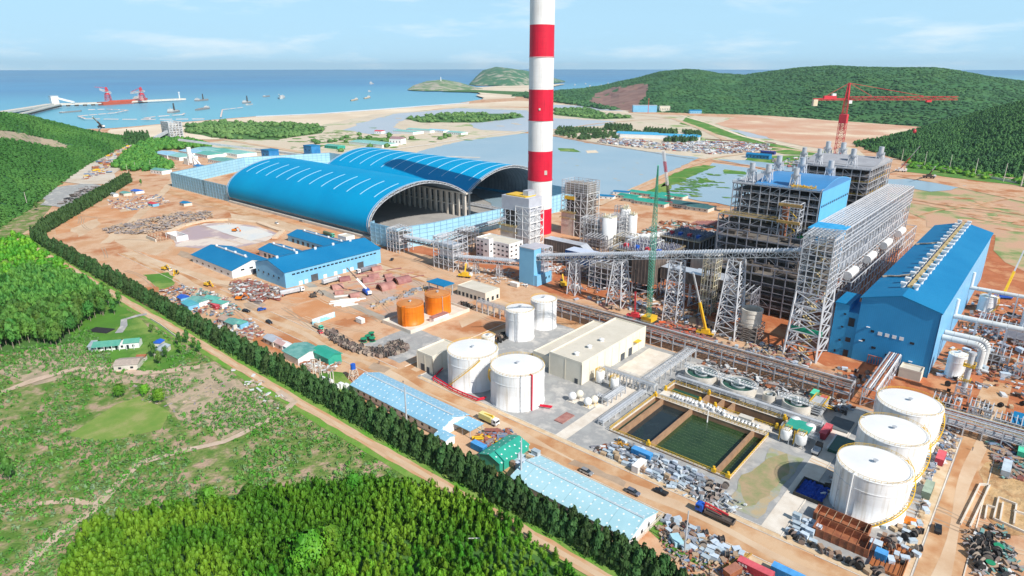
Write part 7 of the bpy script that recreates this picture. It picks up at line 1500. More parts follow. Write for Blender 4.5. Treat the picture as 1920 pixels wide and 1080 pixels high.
BODY = [leaf_tmpl(14, .34, egg, s+60, .5) for s in range(5)]
def tree_kind(tm, s, h, z0, lm, name, trunk=.12):
    t = thing(name, 'tree', 'tree'); tmpl_mb(tm, s, h, z0).build('crown', lm, t); mb = MB(); mb.tube((0,0,0),(.1,.05,z0+h*.7),trunk,trunk*.3,n=6)
    for a in range(4): mb.tube((0,0,z0+h*.15*a),(s*.5*math.cos(a*1.9),s*.5*math.sin(a*1.9),z0+h*(.2+.15*a)),trunk*.4,trunk*.1,n=4)
    mb.build('trunk', BARK, t); return Kind(t)
CK = [tree_kind(t, 3.5, 8.4, 0, LEAFC, 'casuarina_tree', .2) for t in TC]
pts = []
x = -44.0
while x > -622:
    gap = (-473 < x < -466) or (-430 < x < -424) or (-388 < x < -382) or (-262 < x < -257)
    for y in (126.4, 129.6):
        if not gap and random.random() > .02: pts.append((x+random.uniform(-.7,.7), y+random.uniform(-.5,.5)))
    x -= 3.0 if x > -230 else 4.0
CGRP = 'dark conifers in the long windbreak row'
pts.sort(key=lambda p: math.hypot(*p)); 
for i, (x, y) in enumerate(pts[:295]):
    s = random.uniform(.84, 1.14)*(1.0 if x > -300 else .92)
    CK[i % 4].put((x, y, 0), random.uniform(0, 6.28), (s, s, s*random.uniform(.9, 1.12)), 'dark green conifer in the long windbreak row along the site boundary', CGRP)
rest = [(x, y, .3, 2.7, 10, random.uniform(0,6)) for x, y in pts[295:]]
for k in range(150):
    f = k/150; rest += [(-632-(222)*f+random.uniform(-1,1)+q*4, 137+(146)*f+random.uniform(-1,1)-q*3, .3, 3.2, random.uniform(9,12), random.uniform(0,6)) for q in (-1, 0, 1)]
o = merge('windbreak_trees', TCL, rest, LEAFC); o['label'] = 'far dark end of the conifer windbreak'
def scatter(P, step, jit=.45, dens=None):
    xs = [p[0] for p in P]; ys = [p[1] for p in P]; out = []; x = min(xs)
    while x < max(xs):
        y = min(ys)
        while y < max(ys):
            u = x+random.uniform(-jit,jit)*step; v = y+random.uniform(-jit,jit)*step
            if inside(u, v, P) and (dens is None or random.random() < dens(u, v)): out.append((u, v))
            y += step
        x += step
    return out
# young plantation in the foreground
PK = [tree_kind(t, 1.35, 4.2, .3, LEAFP, 'plantation_tree', .09) for t in TP]
FP = A((100,1110),(165,985),(330,955),(480,930),(600,915),(720,905),(800,920),(880,945),(960,985),(1020,1020),(1060,1060),(1100,1110))
pts = scatter(FP, 2.15, .4); pts.sort(key=lambda p: p[0]**2+p[1]**2)
for i, (x, y) in enumerate(pts[:298]):
    s = random.uniform(.75, 1.25)*(.75+.5*noise.noise(Vector((x*.05,y*.05,0)))); PK[i % 4].put((x, y, 0), random.uniform(0, 6.28), (s, s, s*random.uniform(.9, 1.3)), 'bright green young tree in the dense foreground plantation', 'young trees of the foreground plantation')
o = merge('plantation', TPL, [(x, y, .2, random.uniform(1.0,1.7), random.uniform(3.4,5.6)*(.85+.35*noise.noise(Vector((x*.04,y*.04,0)))), random.uniform(0,6)) for x, y in pts[298:]], LEAFP); o['label'] = 'rest of the dense bright green plantation'
print('plantation', len(pts))
BK = [tree_kind(t, 5.2, 8.5, 2, LEAFP, 'broadleaf_tree', .3) for t in TB]
for i, (px, py, s, lab) in enumerate(((582,1068,1.2,'big round bright green tree rising out of the foreground plantation'),(620,1035,.9,'smaller round tree beside the big one in the plantation'),(395,945,.6,'pale crowned tree at the left edge of the plantation'),(665,920,.62,'round tree on the upper edge of the plantation'),(470,560+378,.55,'bushy tree at the top edge of the plantation'),(300,755,.62,'bright bushy tree at the top of the small pale lawn'),(225,745,.55,'darker bushy tree beside the pale lawn'),(272,742,.5,'low bushy tree left of the bright bushy one'))):
    p = at(px, py); BK[i % 2].put(p, i*1.3, s, lab, 'broad trees on the left land')
# woodland on the left
WP = A((-60,600),(0,545),(60,515),(110,525),(155,535),(195,560),(200,590),(150,620),(110,650),(60,648),(0,660),(-60,690))
pts = scatter(WP, 4.0, .4); pts.sort(key=lambda p: p[0]**2+p[1]**2)
WK = [tree_kind(t, 2.5, 7.5, 3.2, LEAFD, 'eucalyptus_tree', .14) for t in TP[:3]]
for i, (x, y) in enumerate(pts[:170]): WK[i % 3].put((x, y, 0), random.uniform(0, 6.28), random.uniform(.8, 1.25), 'slender tree with a bare pale trunk in the left woodland', 'slender trees of the left woodland')
if len(pts) > 170: o = merge('woodland', TPL, [(x, y, 3, random.uniform(2,3), random.uniform(6,9), random.uniform(0,6)) for x, y in pts[170:]], LEAFD); o['label'] = 'rest of the left woodland'
print('woodland', len(pts))
for i, (px, py, s) in enumerate(((135,610,1.1),(205,575,1.2),(215,590,.9),(195,592,1.0),(225,572,.8),(140,625,.9),(338,650,.7),(352,645,.7),(365,655,.6),(290,672,.8),(300,685,.7),(312,672,.6),(340,665,.6),(375,662,.6),(20,905,.9),(5,880,.9),(285,625,.5),(70,395,.8),(265,308+40,.7))):
    WK[i % 3].put(at(px, py), i, s, 'scattered slender tree around the farmhouse lawns', 'trees around the farmhouse')
# scrub: uncountable shrubs
def shr(x, y): return max(0, min(1, .7+1.3*noise.noise(Vector((x*.045, y*.045, 3)))+.7*noise.noise(Vector((x*.013, y*.013, 9)))))
SP_ = [(-560,118),(-440,114),(-244,114),(-147,114.5),(-60,115)]+A((1130,1105),(-60,1105),(-60,600))
pts = [p for p in scatter(SP_, 1.6, .5, shr) if not inside(*p, FP) and not inside(*p, WP)]
LW = A((150,600),(205,560),(280,612),(345,665),(215,690),(200,650)); L2 = A((120,820),(190,770),(260,745),(320,772),(310,800),(200,830))
pts = [p for p in pts if not inside(*p, LW) and not inside(*p, L2)]
half = len(pts)//2; random.shuffle(pts)
o = merge('shrubs', TS, [(x, y, 0, random.uniform(.5,1.15), random.uniform(.7,1.7), random.uniform(0,6)) for x, y in pts[:half]], LEAFS); o['label'] = 'scrub of small bushes over the cleared field'
o = merge('shrubs', TS, [(x, y, 0, random.uniform(.5,1.1), random.uniform(.6,1.5), random.uniform(0,6)) for x, y in pts[half:]], mat('blue_green_shrub', (.13,.24,.09), (.20,.30,.16), scale=.15, third=(.10,.22,.045))); o['label'] = 'blue green seedlings over the cleared field'
print('shrubs', len(pts))
pts = scatter([(-560,124),(-60,125),(-60,128.5),(-560,128)], 1.5, .5, lambda x, y: .6); o = merge('verge_grass', TS, [(x, y, 0, random.uniform(.5,.9), random.uniform(.4,.9), random.uniform(0,6)) for x, y in pts], VERGE); o['label'] = 'rough grass along the foot of the windbreak'
pts = scatter(A((-60,470),(30,440),(80,470),(190,545),(200,560),(60,520),(-60,560)), 3.2, .5, lambda x, y: .55+.6*noise.noise(Vector((x*.03,y*.03,1)))); o = merge('shrubs', BODY, [(x, y, 0, random.uniform(1.4,2.8), random.uniform(2,5), random.uniform(0,6)) for x, y in pts], LEAFP); o['label'] = 'bright bushes on the slope above the woodland'
# cover on the hills
def hill_cover(H_, n, s0, s1, h0, h1, m, lab, u0=0, u1=1, tm=BODY, pred=None, skip=None):
    mb, w, rows, nc = H_; V = np.array(mb.v); out = []
    tries = 0; D = []
    for i in range(nc-1):
        for q in range(rows+2):
            a = V[i*w+q]; b = V[(i+1)*w+q]; c = V[i*w+q+1]; ar = np.linalg.norm(np.cross(b-a, c-a)); D.append((ar/ (np.linalg.norm(a[:2])**1.25), i, q))
    W_ = np.array([d[0] for d in D]); W_ /= W_.sum(); ch = np.random.choice(len(D), n, p=W_)
    for k in ch:
        _, i, q = D[k]; u, v = random.random(), random.random(); p = (V[i*w+q]*(1-u)+V[(i+1)*w+q]*u)*(1-v)+(V[i*w+q+1]*(1-u)+V[(i+1)*w+q+1]*u)*v
        if p[2] < -1: continue
        if pred and not pred(p): continue
        if skip:
            x_, y_ = proj(p)
            if inside(x_+4*noise.noise(Vector(p)*.02), y_, skip): continue
        f = random.random(); out.append((p[0], p[1], p[2]-.8, s0+(s1-s0)*f, h0+(h1-h0)*random.random(), random.uniform(0,6)))
    o = merge('hill_trees', tm, out, m); o['label'] = lab
hill_cover(HN, 16000, 2.2, 4, 4, 7.5, mat('near_hill_leaves', (.03,.10,.03), (.07,.18,.045), third=(.045,.14,.035), scale=.03, det=8), 'close tree cover of the near hill')
hill_cover(HR, 17000, 4.5, 9.5, 1.5, 5, LEAFH, 'woods on the far mountain', skip=BURNP)
hill_cover(HL, 17000, 2.2, 4.6, 1.5, 4.5, mat('left_hill_leaves', (.035,.13,.02), (.075,.20,.035), third=(.05,.16,.028), scale=.01, det=8), 'woods on the left hillside', skip=BARE)
# conifer belts and bushes far away
BELTM = mat('belt_needles', (.045,.11,.04), (.09,.17,.055), scale=.03)
def belt(P, step, h, lab, m=BELTM, tm=TCL, s=3.5, dens=None):
    o = merge('tree_belt', tm, [(x, y, .4, s*random.uniform(.8,1.2), h*random.uniform(.8,1.2), random.uniform(0,6)) for x, y in scatter(P, step, .4, dens)], m); o['label'] = lab
belt(A((1043,240),(1100,242),(1185,247),(1230,252),(1225,256),(1150,262),(1090,262),(1040,255)), 8, 6, 'dark conifer belt behind the large pond', s=5, dens=lambda x, y: .5+noise.noise(Vector((x*.02,y*.02,0))))
belt(A((1133,238),(1183,240),(1185,246),(1135,244)), 7, 9, 'dark conifer clump beside the blue barracks', s=5)
belt(A((1208,246),(1268,250),(1268,254),(1210,250)), 6, 9, 'dark conifer row behind the blue barracks', s=5); belt(A((1278,248),(1312,252),(1315,262),(1292,268),(1240,266),(1260,262),(1300,260)), 6, 8, 'dark conifers at the right of the blue barracks', s=4)
BM = mat('marsh_bush', (.07,.17,.045), (.15,.27,.08), scale=.01)
belt(A((350,237),(420,229),(540,233),(612,239),(600,250),(520,261),(430,262),(350,250)), 13, 8, 'green thicket in the sandy flats', BM, BODY, 8, lambda x, y: .45+1.1*noise.noise(Vector((x*.012,y*.012,0)))); belt(A((760,222),(830,214),(960,214),(985,220),(900,230),(790,230)), 15, 7, 'thicket beside the lagoon', BM, BODY, 8, lambda x, y: .4+1.1*noise.noise(Vector((x*.012,y*.012,0))))
belt(A((225,300),(260,272),(300,262),(360,266),(395,276),(330,281),(285,285),(298,300),(325,312),(320,320),(250,322),(212,318)), 8, 8, 'green thicket beside the winding sand road', LEAFD, BODY, 6, lambda x, y: .85); belt(A((232,258),(270,256),(285,262),(255,272),(225,272)), 10, 12, 'conifers at the end of the left hill', LEAFC, TCL, 5); belt(A((985,176),(1050,184),(1120,200),(1165,208),(1120,204),(1040,192),(985,184)), 22, 12, 'woods along the foot of the headland', LEAFH, BODY, 16)
belt(A((1040,206),(1100,204),(1130,214),(1190,221),(1120,223),(1040,215)), 14, 7, 'thicket behind the chimney', BM, BODY, 9, lambda x, y: .7)
belt(A((560,268),(700,250),(760,258),(860,250),(840,262),(700,282),(600,290)), 22, 6, 'scattered bushes round the marsh hamlet', BM, BODY, 7, lambda x, y: .3); belt(A((1700,300),(1800,315),(1920,336),(2000,350),(2000,362),(1920,350),(1800,330),(1700,314)), 9, 4, 'hedgerow bushes along the near hill', LEAFP, BODY, 5, lambda x, y: .6)
# weed on the ponds
def weed(P, n, lo, hi, lab, m=GRASS, z=.55):
    mb = MB(); P = A(*P); xs = [p[0] for p in P]; ys = [p[1] for p in P]; k = 0
    while k < n:
        x = random.uniform(min(xs), max(xs)); y = random.uniform(min(ys), max(ys))
        if not inside(x, y, P) or noise.noise(Vector((x*.012, y*.012, 4))) < -.05: 
            if random.random() < .97: continue
        k += 1; r = random.uniform(lo, hi); a0 = random.uniform(0, 6); v = [(x+r*random.uniform(.5,1.2)*math.cos(a0+i*1.05)*1.7, y+r*random.uniform(.5,1.2)*math.sin(a0+i*1.05), z+k*.0011) for i in range(6)]; mb.add(v, [(0,1,2,3,4,5)])
    o = tag(mb.build('pond_weed', m), kind='stuff'); o['label'] = lab
weed(((1235,352),(1300,325),(1400,330),(1440,350),(1380,378),(1290,368)), 170, 1, 4, 'green weed floating on the smaller pond')
weed(((1050,280),(1180,300),(1250,310),(1150,350),(1050,340)), 22, .8, 2.5, 'dark weed on the large pond', MARSH)
weed(((700,222),(860,206),(980,210),(960,240),(760,250)), 60, 3, 11, 'mud banks showing in the lagoon', MARSH, .5)
weed(((480,262),(640,245),(760,258),(900,250),(800,275),(560,290)), 110, 3, 9, 'grass tufts over the sandy flats', GRASS, .32)
weed(((1700,385),(1900,375),(1940,440),(1780,425)), 70, 2, 8, 'grass and bare patches in the right field', SOIL, .3)
# ================================================================== stored goods
def mk(name, cat, *parts):
    t = thing(name, name, cat)
    for nm, mb, m in parts: mb.build(nm, m, t)
    return t
def reel(m, m2, up=True):
    F = []; d = MB()
    if up:
        for s in (-1, 1): f = MB(); f.tube((0,s*.55,1.0),(0,s*.65,1.0),1.0,n=16); F.append(f)
        d.tube((0,-.55,1.0),(0,.55,1.0),.72,n=12)
    else:
        for z in (0,1.1): f = MB(); f.cyl(0,0,z,z+.1,1.0,n=16); F.append(f)
        d.cyl(0,0,.1,1.1,.7,n=12)
    return Kind(mk('cable_reel', 'cable reel', ('flange', F[0], m), ('flange', F[1], m), ('cable', d, m2)))
REEL = reel(REELM, BLACK); REELF = reel(REELM, DARK2, False); REELK = reel(BLACK, BLACK); REELG = reel(mat('reel_green', (.02,.28,.14), (.02,.24,.12)), BLACK, False)
b = MB(); b.box(-.9,.9,-.6,.6,.12,1.1); p_ = MB(); [p_.box(-.95,.95,y-.08,y+.08,0,.12) for y in (-.5,0,.5)]; CRATE = Kind(mk('crate', 'crate', ('box', b, WOOD), ('pallet', p_, WOOD)))
BW = mat('blue_wrap', (.42,.52,.62), (.55,.62,.68), scale=1.5, rnd=.2, world=False); b = MB(); b.box(-1.1,1.1,-.7,.7,.1,1.15); b.box(-1.15,1.15,-.75,.75,1.15,1.22); p_ = MB(); [p_.box(-1.1,1.1,y-.08,y+.08,0,.1) for y in (-.5,.5)]; WCR = Kind(mk('crate', 'crate', ('wrapped_box', b, BW), ('pallet', p_, WOOD)))
BS = mat('bundle_steel', (.46,.50,.56), (.34,.38,.44), rough=.45, scale=1, rnd=.3, world=False, metal=.2)
b = MB(); [b.box(-1.5,1.5,-.6+i*.3,-.4+i*.3,.1+j*.28,.3+j*.28) for i in range(5) for j in range(3)]; BUN = Kind(mk('steel_bundle', 'steel bundle', ('sections', b, BS)))
b = MB(); [b.box(-6,6,-.5+i*.5,-.3+i*.5,.0,.5) for i in range(3)]; BEAM = Kind(mk('steel_beam', 'steel beam', ('sections', b, MAROON)))
b = MB()
for i in range(13):
    a = math.pi*i/12; c = math.pi*(i+1)/12
    if i < 12: b.add([(-4,3.1*math.cos(a)-1,3.1*math.sin(a)),(4,3.1*math.cos(a)-1,3.1*math.sin(a)),(4,3.1*math.cos(c)-1,3.1*math.sin(c)),(-4,3.1*math.cos(c)-1,3.1*math.sin(c))], [(0,1,2,3)])
f = MB(); [f.beam((x,-4,.2),(x,2.2,.2),.4) for x in (-4,-1.3,1.3,4)]; [f.beam((x,-3.8,.2),(x,-1,3),.25) for x in (-4,0,4)]; HALF = Kind(mk('duct_segment', 'duct segment', ('shell', b, MAROON), ('frame', f, RUST)))
b = MB(); [b.tube((-6,-.9+i*.62,.35),(6,-.9+i*.62,.35),.28,n=8) for i in range(4)]; PIPES = Kind(mk('pipe_bundle', 'pipes', ('pipes', b, mat('pale_pipe', (.72,.70,.66), (.62,.60,.56)))))
def container(m, L_=6.1, name='container', rm=None):
    t = thing(name, 'container', 'container'); mb = MB(); mb.box(-L_/2,L_/2,-1.2,1.2,.15,2.6)
    for i in range(int(L_/.4)): x = -L_/2+.2+i*.4; [mb.box(x-.08,x+.08,s*1.2-.05,s*1.2+.05,.35,2.45) for s in (-1,1)]
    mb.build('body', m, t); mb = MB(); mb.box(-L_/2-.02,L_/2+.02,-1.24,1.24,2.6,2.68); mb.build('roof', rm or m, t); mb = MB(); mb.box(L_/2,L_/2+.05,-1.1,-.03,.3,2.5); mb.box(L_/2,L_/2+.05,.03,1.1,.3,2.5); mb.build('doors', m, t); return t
CONTS = {}
CM = {'blue': mat('container_blue', (.03,.22,.50), (.05,.27,.55), scale=.5), 'red': mat('container_red', (.45,.05,.07), (.38,.05,.07), scale=.5), 'white': mat('container_white', (.70,.70,.68), (.62,.6,.58), scale=.6), 'green': mat('container_green', (.05,.45,.28), (.05,.40,.25), scale=.5), 'grey': mat('container_grey', (.34,.40,.46), (.40,.45,.50), scale=.6), 'rust': RUST, 'olive': mat('container_olive', (.20,.26,.20), (.17,.22,.17), scale=.5)}
def cont(c, px, py, rz, label, L_=6.1, z=0, s=1):
    k = (c, L_)
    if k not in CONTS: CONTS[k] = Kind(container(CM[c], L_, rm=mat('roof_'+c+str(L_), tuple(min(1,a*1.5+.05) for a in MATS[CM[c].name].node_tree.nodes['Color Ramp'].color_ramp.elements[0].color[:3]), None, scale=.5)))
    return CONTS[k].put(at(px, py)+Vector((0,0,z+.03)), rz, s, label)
for a in (('blue',898,822+22,0,'blue shipping container beside the tree row, left of the red scrap'),('blue',1203,857,0,'blue container with a rusty roof at the edge of the green basin',7.5),('white',1198,880,math.pi/2,'white shipping container just below the blue one by the basin'),
    ('red',1415,1076,0,'long red shipping container with white letters at the bottom edge',9.4),('blue',1478,1086,0,'blue container cut off by the bottom edge',9),('rust',1372,1080,math.pi/2-.3,'container with a rusty roof beside the long red one',5),
    ('green',1526,745,math.pi/2,'bright green container under the long pipe rack',5),('red',1543,755,math.pi/2,'small red container right of the bright green one',4.5),('red',1547,815,math.pi/2,'red container on the concrete path beside the dosing tanks',9),
    ('white',676,605,0,'cream container at the top of the reel yard',5),('red',404,578,0,'red container in the shanty cluster'),('white',965,537,0,'white container on the red soil left of the blue transfer tower',6),('grey',1885,885,math.pi/2,'grey container with a pale roof right of the dirt road',9),('green',1915,850,math.pi/2,'green container at the right edge of the photograph',9),
    ('red',1762,865,math.pi/2,'red roofed container between the middle tank and the kerbs',7),('olive',1738,925,math.pi/2,'dark olive container right of the nearest huge tank',8),('white',1080,722-180,0,'pale container near the yellow excavator'),('blue',870,432+170-60,0,'blue crate like container on the laydown edge',3),
    ('grey',1640,1030,0,'grey green generator box among crates below the nearest tank',3),('blue',1650,1048,0,'bright blue cabin among reels at the bottom',3)):
    cont(*a[:5], **({'L_': a[5]} if len(a) > 5 else {}))
t = [o for o in COL.objects if o.get('label', '').startswith('long red shipping')][0]
mb = MB()
for i in range(6): x = -4.2+i*.42; mb.box(x,x+.16,-1.31,-1.27,1.55,2.3)
for i in (0, 2, 4): x = -4.2+i*.42; mb.beam((x+.1,-1.29,2.25),(x+.5,-1.29,1.6),.12,.03)
lt = mb.build('lettering', WHITE, None); lt.parent = t
def zone(kinds, P, n, label, group, z=0, rz=None, s=(.8,1.15), avoid=1.7, stack=0, raw=False, cat=None):
    P = P if raw else A(*P); xs = [p[0] for p in P]; ys = [p[1] for p in P]; done = []; tr = 0
    while len(done) < n and tr < n*40:
        tr += 1; x = random.uniform(min(xs), max(xs)); y = random.uniform(min(ys), max(ys))
        if not inside(x, y, P) or any((x-a)**2+(y-b)**2 < avoid**2 for a, b in done): continue
        done.append((x, y)); k = random.choice(kinds); q = random.uniform(*s)
        k.put((x, y, z+.03), rz+random.uniform(-.15,.15) if rz is not None else random.uniform(0,6.28), q, label, group)
        if stack and random.random() < stack: k.put((x, y, z+.03+1.15*q), (rz or 0)+random.uniform(-.2,.2), q, label, group)
RY = ((612,626),(625,620),(640,636),(670,650),(700,656),(720,652),(735,645),(750,640),(768,652),(758,662),(720,672),(690,668),(650,656),(622,640))
zone([REEL,REEL,REEL,REELF], RY, 140, 'wooden cable reel in the curved reel yard below the orange tanks', 'cable reels in the curved yard', avoid=1.5, stack=.12)
zone([REELG], ((675,630),(700,628),(706,640),(680,645)), 4, 'green cable reel lying flat in the middle of the reel yard', 'green cable reels lying flat', s=(1.5,1.7), avoid=4)
zone([REELK,REELK,REEL], rect(-209.5+6.5,-200.9+4,191,236), 52, 'black cable reel in the line between the cross road and the tanks', 'black cable reels beside the cross road', raw=True, avoid=1.9)
zone([REELK,REEL], rect(-252,-240,243,247), 14, 'dark cable reel behind the orange tanks', 'dark reels behind the orange tanks', raw=True)
zone([BUN,BUN,BUN,WCR], rect(-104,-68,171.5,181), 105, 'bluish galvanised steel bundle on the gravel in front of the green basin', 'galvanised bundles in front of the green basin', raw=True, avoid=1.75, s=(.65,.95), stack=.35)
zone([CRATE,WCR], rect(-104,-70,169.3,171.5), 26, 'wooden crate in the row along the road kerb', 'crates along the road kerb', raw=True, avoid=1.5, rz=0, stack=.3)
zone([REELF,REEL], rect(-72,-62,170,180), 16, 'pale cable reel at the right end of the galvanised bundles', 'pale reels right of the bundles', raw=True, avoid=1.9)
zone([WCR], rect(-40,-33,171,180), 22, 'blue wrapped crate stacked beside the rusty troughs', 'blue wrapped crates beside the rusty troughs', raw=True, avoid=1.9, rz=0, stack=.3)
zone([REEL,REELK,CRATE], rect(-39,-14,168.5,171.5), 26, 'reel or crate in the ragged line below the rusty troughs', 'reels and crates below the rusty troughs', raw=True, avoid=1.7)
zone([REELK,REEL,CRATE,WCR], A((1650,985),(1700,990),(1740,940),(1722,1040),(1690,1062),(1655,1050)), 34, 'reel or crate right of the open rusty tray', 'reels and crates right of the rusty tray', raw=True, avoid=1.6)
zone([REELK,REELG,REEL], ((1822,1020),(1850,1010),(1875,1030),(1870,1060),(1835,1068),(1820,1045)), 22, 'black or green reel in the heap at the lower right corner', 'reels in the lower right heap', avoid=1.6, s=(1,1.3))
zone([CRATE,WCR], ((968,862),(985,850),(1010,858),(985,880),(955,880)), 22, 'grey wrapped pallet between the green shed and the turquoise roof', 'pallets beside the green shed', avoid=1.7, rz=0, stack=.4, s=(1.1,1.4))
zone([WCR,BUN], ((1310,1030),(1338,1012),(1362,1030),(1338,1050)), 26, 'blue grey wrapped pallet in the block by the scrap yard', 'pallets by the scrap yard', avoid=1.6, rz=0)
zone([CRATE,WCR,BUN,REEL], ((1250,965),(1300,990),(1400,1040),(1345,1060),(1290,1040),(1235,995)), 45, 'odd crate or bundle strewn over the grassy scrap yard', 'strewn goods in the scrap yard', avoid=1.8)
zone([BEAM,BEAM,HALF], ((625,545),(650,520),(700,505),(760,505),(800,520),(770,530),(700,540),(650,562)), 26, 'maroon primed steel piece in the laydown yard', 'maroon steel in the laydown yard', avoid=5, rz=1.2, s=(.6,.95))
for i, (px, py) in enumerate(((722,540),(752,528))): HALF.put(at(px,py), 1.45, 1.25, ('large half round maroon duct segment, left of the pair','large half round maroon duct segment, right of the pair')[i], 'large duct segments')
zone([PIPES], ((620,560),(660,548),(690,560),(650,582)), 9, 'bundle of pale pipes laid side by side near the white mobile crane', 'pale pipe bundles', avoid=3, rz=1.1, s=(.8,1))
zone([BUN,CRATE], ((690,575),(760,548),(800,535),(800,545),(740,565),(700,582)), 34, 'grey bundle in the long strip beside the asphalt', 'grey bundles beside the asphalt', avoid=2.4, rz=1.2, s=(.8,1.2))
b = MB(); [b.box(-15,15,-.5+i*1.2,-.1+i*1.2,0,.8) for i in range(2)]; LB = Kind(mk('steel_girder', 'steel girder', ('sections', b, MAROON)))
for i in range(16): LB.put((-239+i*3.0, 505+i*3.0, .3), math.pi/2+.02, (1.9,1.4,1.4), 'long maroon girder in the fan of girders left of the boiler house', 'long maroon girders')
zone([BEAM], ((1340,262),(1450,268),(1440,276),(1330,270)), 14, 'long beam in the far laydown field', 'beams in the far laydown field', avoid=14, s=(2,3))
zone([CRATE,WCR,BUN,REEL,BEAM], ((1060,560),(1230,600),(1400,665),(1560,700),(1470,660),(1330,610),(1180,560)), 90, 'construction material lying on the red soil under the conveyor', 'material under the conveyor', avoid=2.6, s=(.7,1.2))
zone([CRATE,WCR,BUN,REEL], ((1560,690),(1640,700),(1690,690),(1650,735),(1560,715)), 34, 'construction material on the red soil before the turbine hall', 'material before the turbine hall', avoid=1.9, s=(.7,1.1))
zone([CRATE,WCR,BUN,REEL,REELK], rect(-22,14,278,320), 40, 'equipment crate on the soil right of the turbine hall', 'crates right of the turbine hall', raw=True, avoid=2.5)
zone([CRATE,WCR,BUN], rect(-20,14,330,440), 70, 'equipment crate among the pipes beside the turbine hall', 'crates among the pipes', raw=True, avoid=3.2, s=(1,1.8))
zone([BUN,WCR,CRATE], rect(-22,-12,214,262), 34, 'silvery bundle between the huge tanks and the kerbs', 'bundles beside the huge tanks', raw=True, avoid=1.8)
GRN = [(1180,372),(1205,366),(1222,384),(1240,375),(1262,371),(1200,379),(1232,369),(1262,384),(1290,388),(1315,393)]
for i, (px, py) in enumerate(GRN): house(('green roofed workers shed nearest the causeway','small green roofed shed behind the one nearest the causeway','green roofed shed in front of the row','green roofed shed left of the red lattice crane','green roofed shed by the marsh pond','narrow green shed in the second row','green roofed shed at the back of the row','wide dark net covered bay, left one','wide dark net covered bay, middle one','wide dark net covered bay, right one')[i], px, py, 22+i % 3*6, 13 if i < 7 else 20, 3.5, CONC, mat('dark_net_roof', (.04,.12,.13), (.06,.16,.16)) if i == 7 else (MATS['dark_net_roof'] if i > 7 else GREENR), .0, name='hut')
house('blue roofed cabin where the causeway meets the site, left one', 1138, 372, 16, 9, 3, WHITE, BLUER, .3, name='hut'); house('blue roofed cabin where the causeway meets the site, right one', 1166, 364, 18, 9, 3, WHITE, BLUER, .3, name='hut')
# rusty troughs and tray
def trough(label, x0, x1, y0, y1, h, m=RUST, ribs=7, inner=None):
    t = thing('steel_trough', label, 'steel trough', ((x0+x1)/2,(y0+y1)/2,0)); mb = MB(); w = .15; mb.box(x0,x1,y0,y0+w,.05,h); mb.box(x0,x1,y1-w,y1,.05,h); mb.box(x0,x0+w,y0+w,y1-w,.05,h); mb.box(x1-w,x1,y0+w,y1-w,.05,h); mb.box(x0+w,x1-w,y0+w,y1-w,.06,.3); mb.build('shell', m, t)
    mb = MB()
    for i in range(ribs): x = x0+(x1-x0)*(i+.5)/ribs; mb.beam((x,y0,h-.1),(x,y1,h-.1),.12); mb.box(x-.1,x+.1,y0-.12,y0,.1,h)
    mb.build('rib', inner or m, t)
trough('open rusty trough nearer the nearest huge tank', -36.5, -21.5, 182.5, 187.5, 2.6, inner=WOOD); trough('longer open rusty trough in front of the other', -34.5, -19.5, 175, 181.5, 2.8); trough('shallow rusty tray with an orange floor at the foot of the nearest tank', -18.5, -10.5, 172, 186, 1.0, mat('orange_rust', (.45,.16,.05), (.30,.11,.05), scale=.3))
trough('open brown steel frame on the gravel near the basin corner', -107, -103, 170.5, 175.5, .5); trough('red brown skid frame with stacked grey blocks by the concrete path', -131, -127, 177, 185, .4, MAROON)
t = thing('tarpaulin', 'crumpled royal blue tarpaulin over a pit beside the nearest tank', 'tarpaulin', (-41,196,0)); mb = MB(); n = 14
for i in range(n):
    for j in range(n): mb.v.append((-44.5+i*.62, 191+j*.75, .4+1.5*abs(noise.noise(Vector((i*.5,j*.5,2))))))
for i in range(n-1):
    for j in range(n-1): mb.f.append((i*n+j,(i+1)*n+j,(i+1)*n+j+1,i*n+j+1))
mb.build('sheet', mat('royal_blue', (.01,.05,.30), (.015,.07,.38)), t); mb = MB(); mb.box(-45,-36,190.5,191,0,1.2); mb.box(-45,-44.5,191,201,0,1.2); mb.box(-45,-36,201,201.5,0,1.2); mb.build('pit_wall', BLACK, t)
for c_, px, py, s_, m_, lab in (('orange',1712,980,3.2,ORANGE,'orange and white tarpaulin heap beside the nearest huge tank'),('blue',1792,668,3,BLUEP,'blue tarpaulin covered load right of the hall'),('yl',905,0,0,YELL,'')):
    if not lab: continue
    p = at(px,py); mb = MB(); n = 9
    for i in range(n):
        for j in range(n): mb.v.append((p.x+(i-4)*s_/5, p.y+(j-4)*s_/6, .1+s_*.45*math.exp(-((i-4)**2+(j-4)**2)/9)+.3*noise.noise(Vector((i,j,px)))))
    for i in range(n-1):
        for j in range(n-1): mb.f.append((i*n+j,(i+1)*n+j,(i+1)*n+j+1,i*n+j+1))
    tag(mb.build('tarpaulin', m_, loc=p), lab, 'tarpaulin')
for px, py, lab, m_ in ((1170,838,'tangle of orange yellow steel brackets on the gravel','y'),(1125,795+20,'','')):
    if not lab: continue
    p = at(px,py); mb = MB(); [mb.beam(p+Vector((random.uniform(-4,4),random.uniform(-2,2),random.uniform(0,1))), p+Vector((random.uniform(-4,4),random.uniform(-2,2),random.uniform(0,1.6))), .25) for i in range(46)]; tag(mb.build('bracket_pile', mat('amber', (.62,.34,.05), (.45,.22,.05)), loc=p), lab, 'scrap pile', kind='stuff')
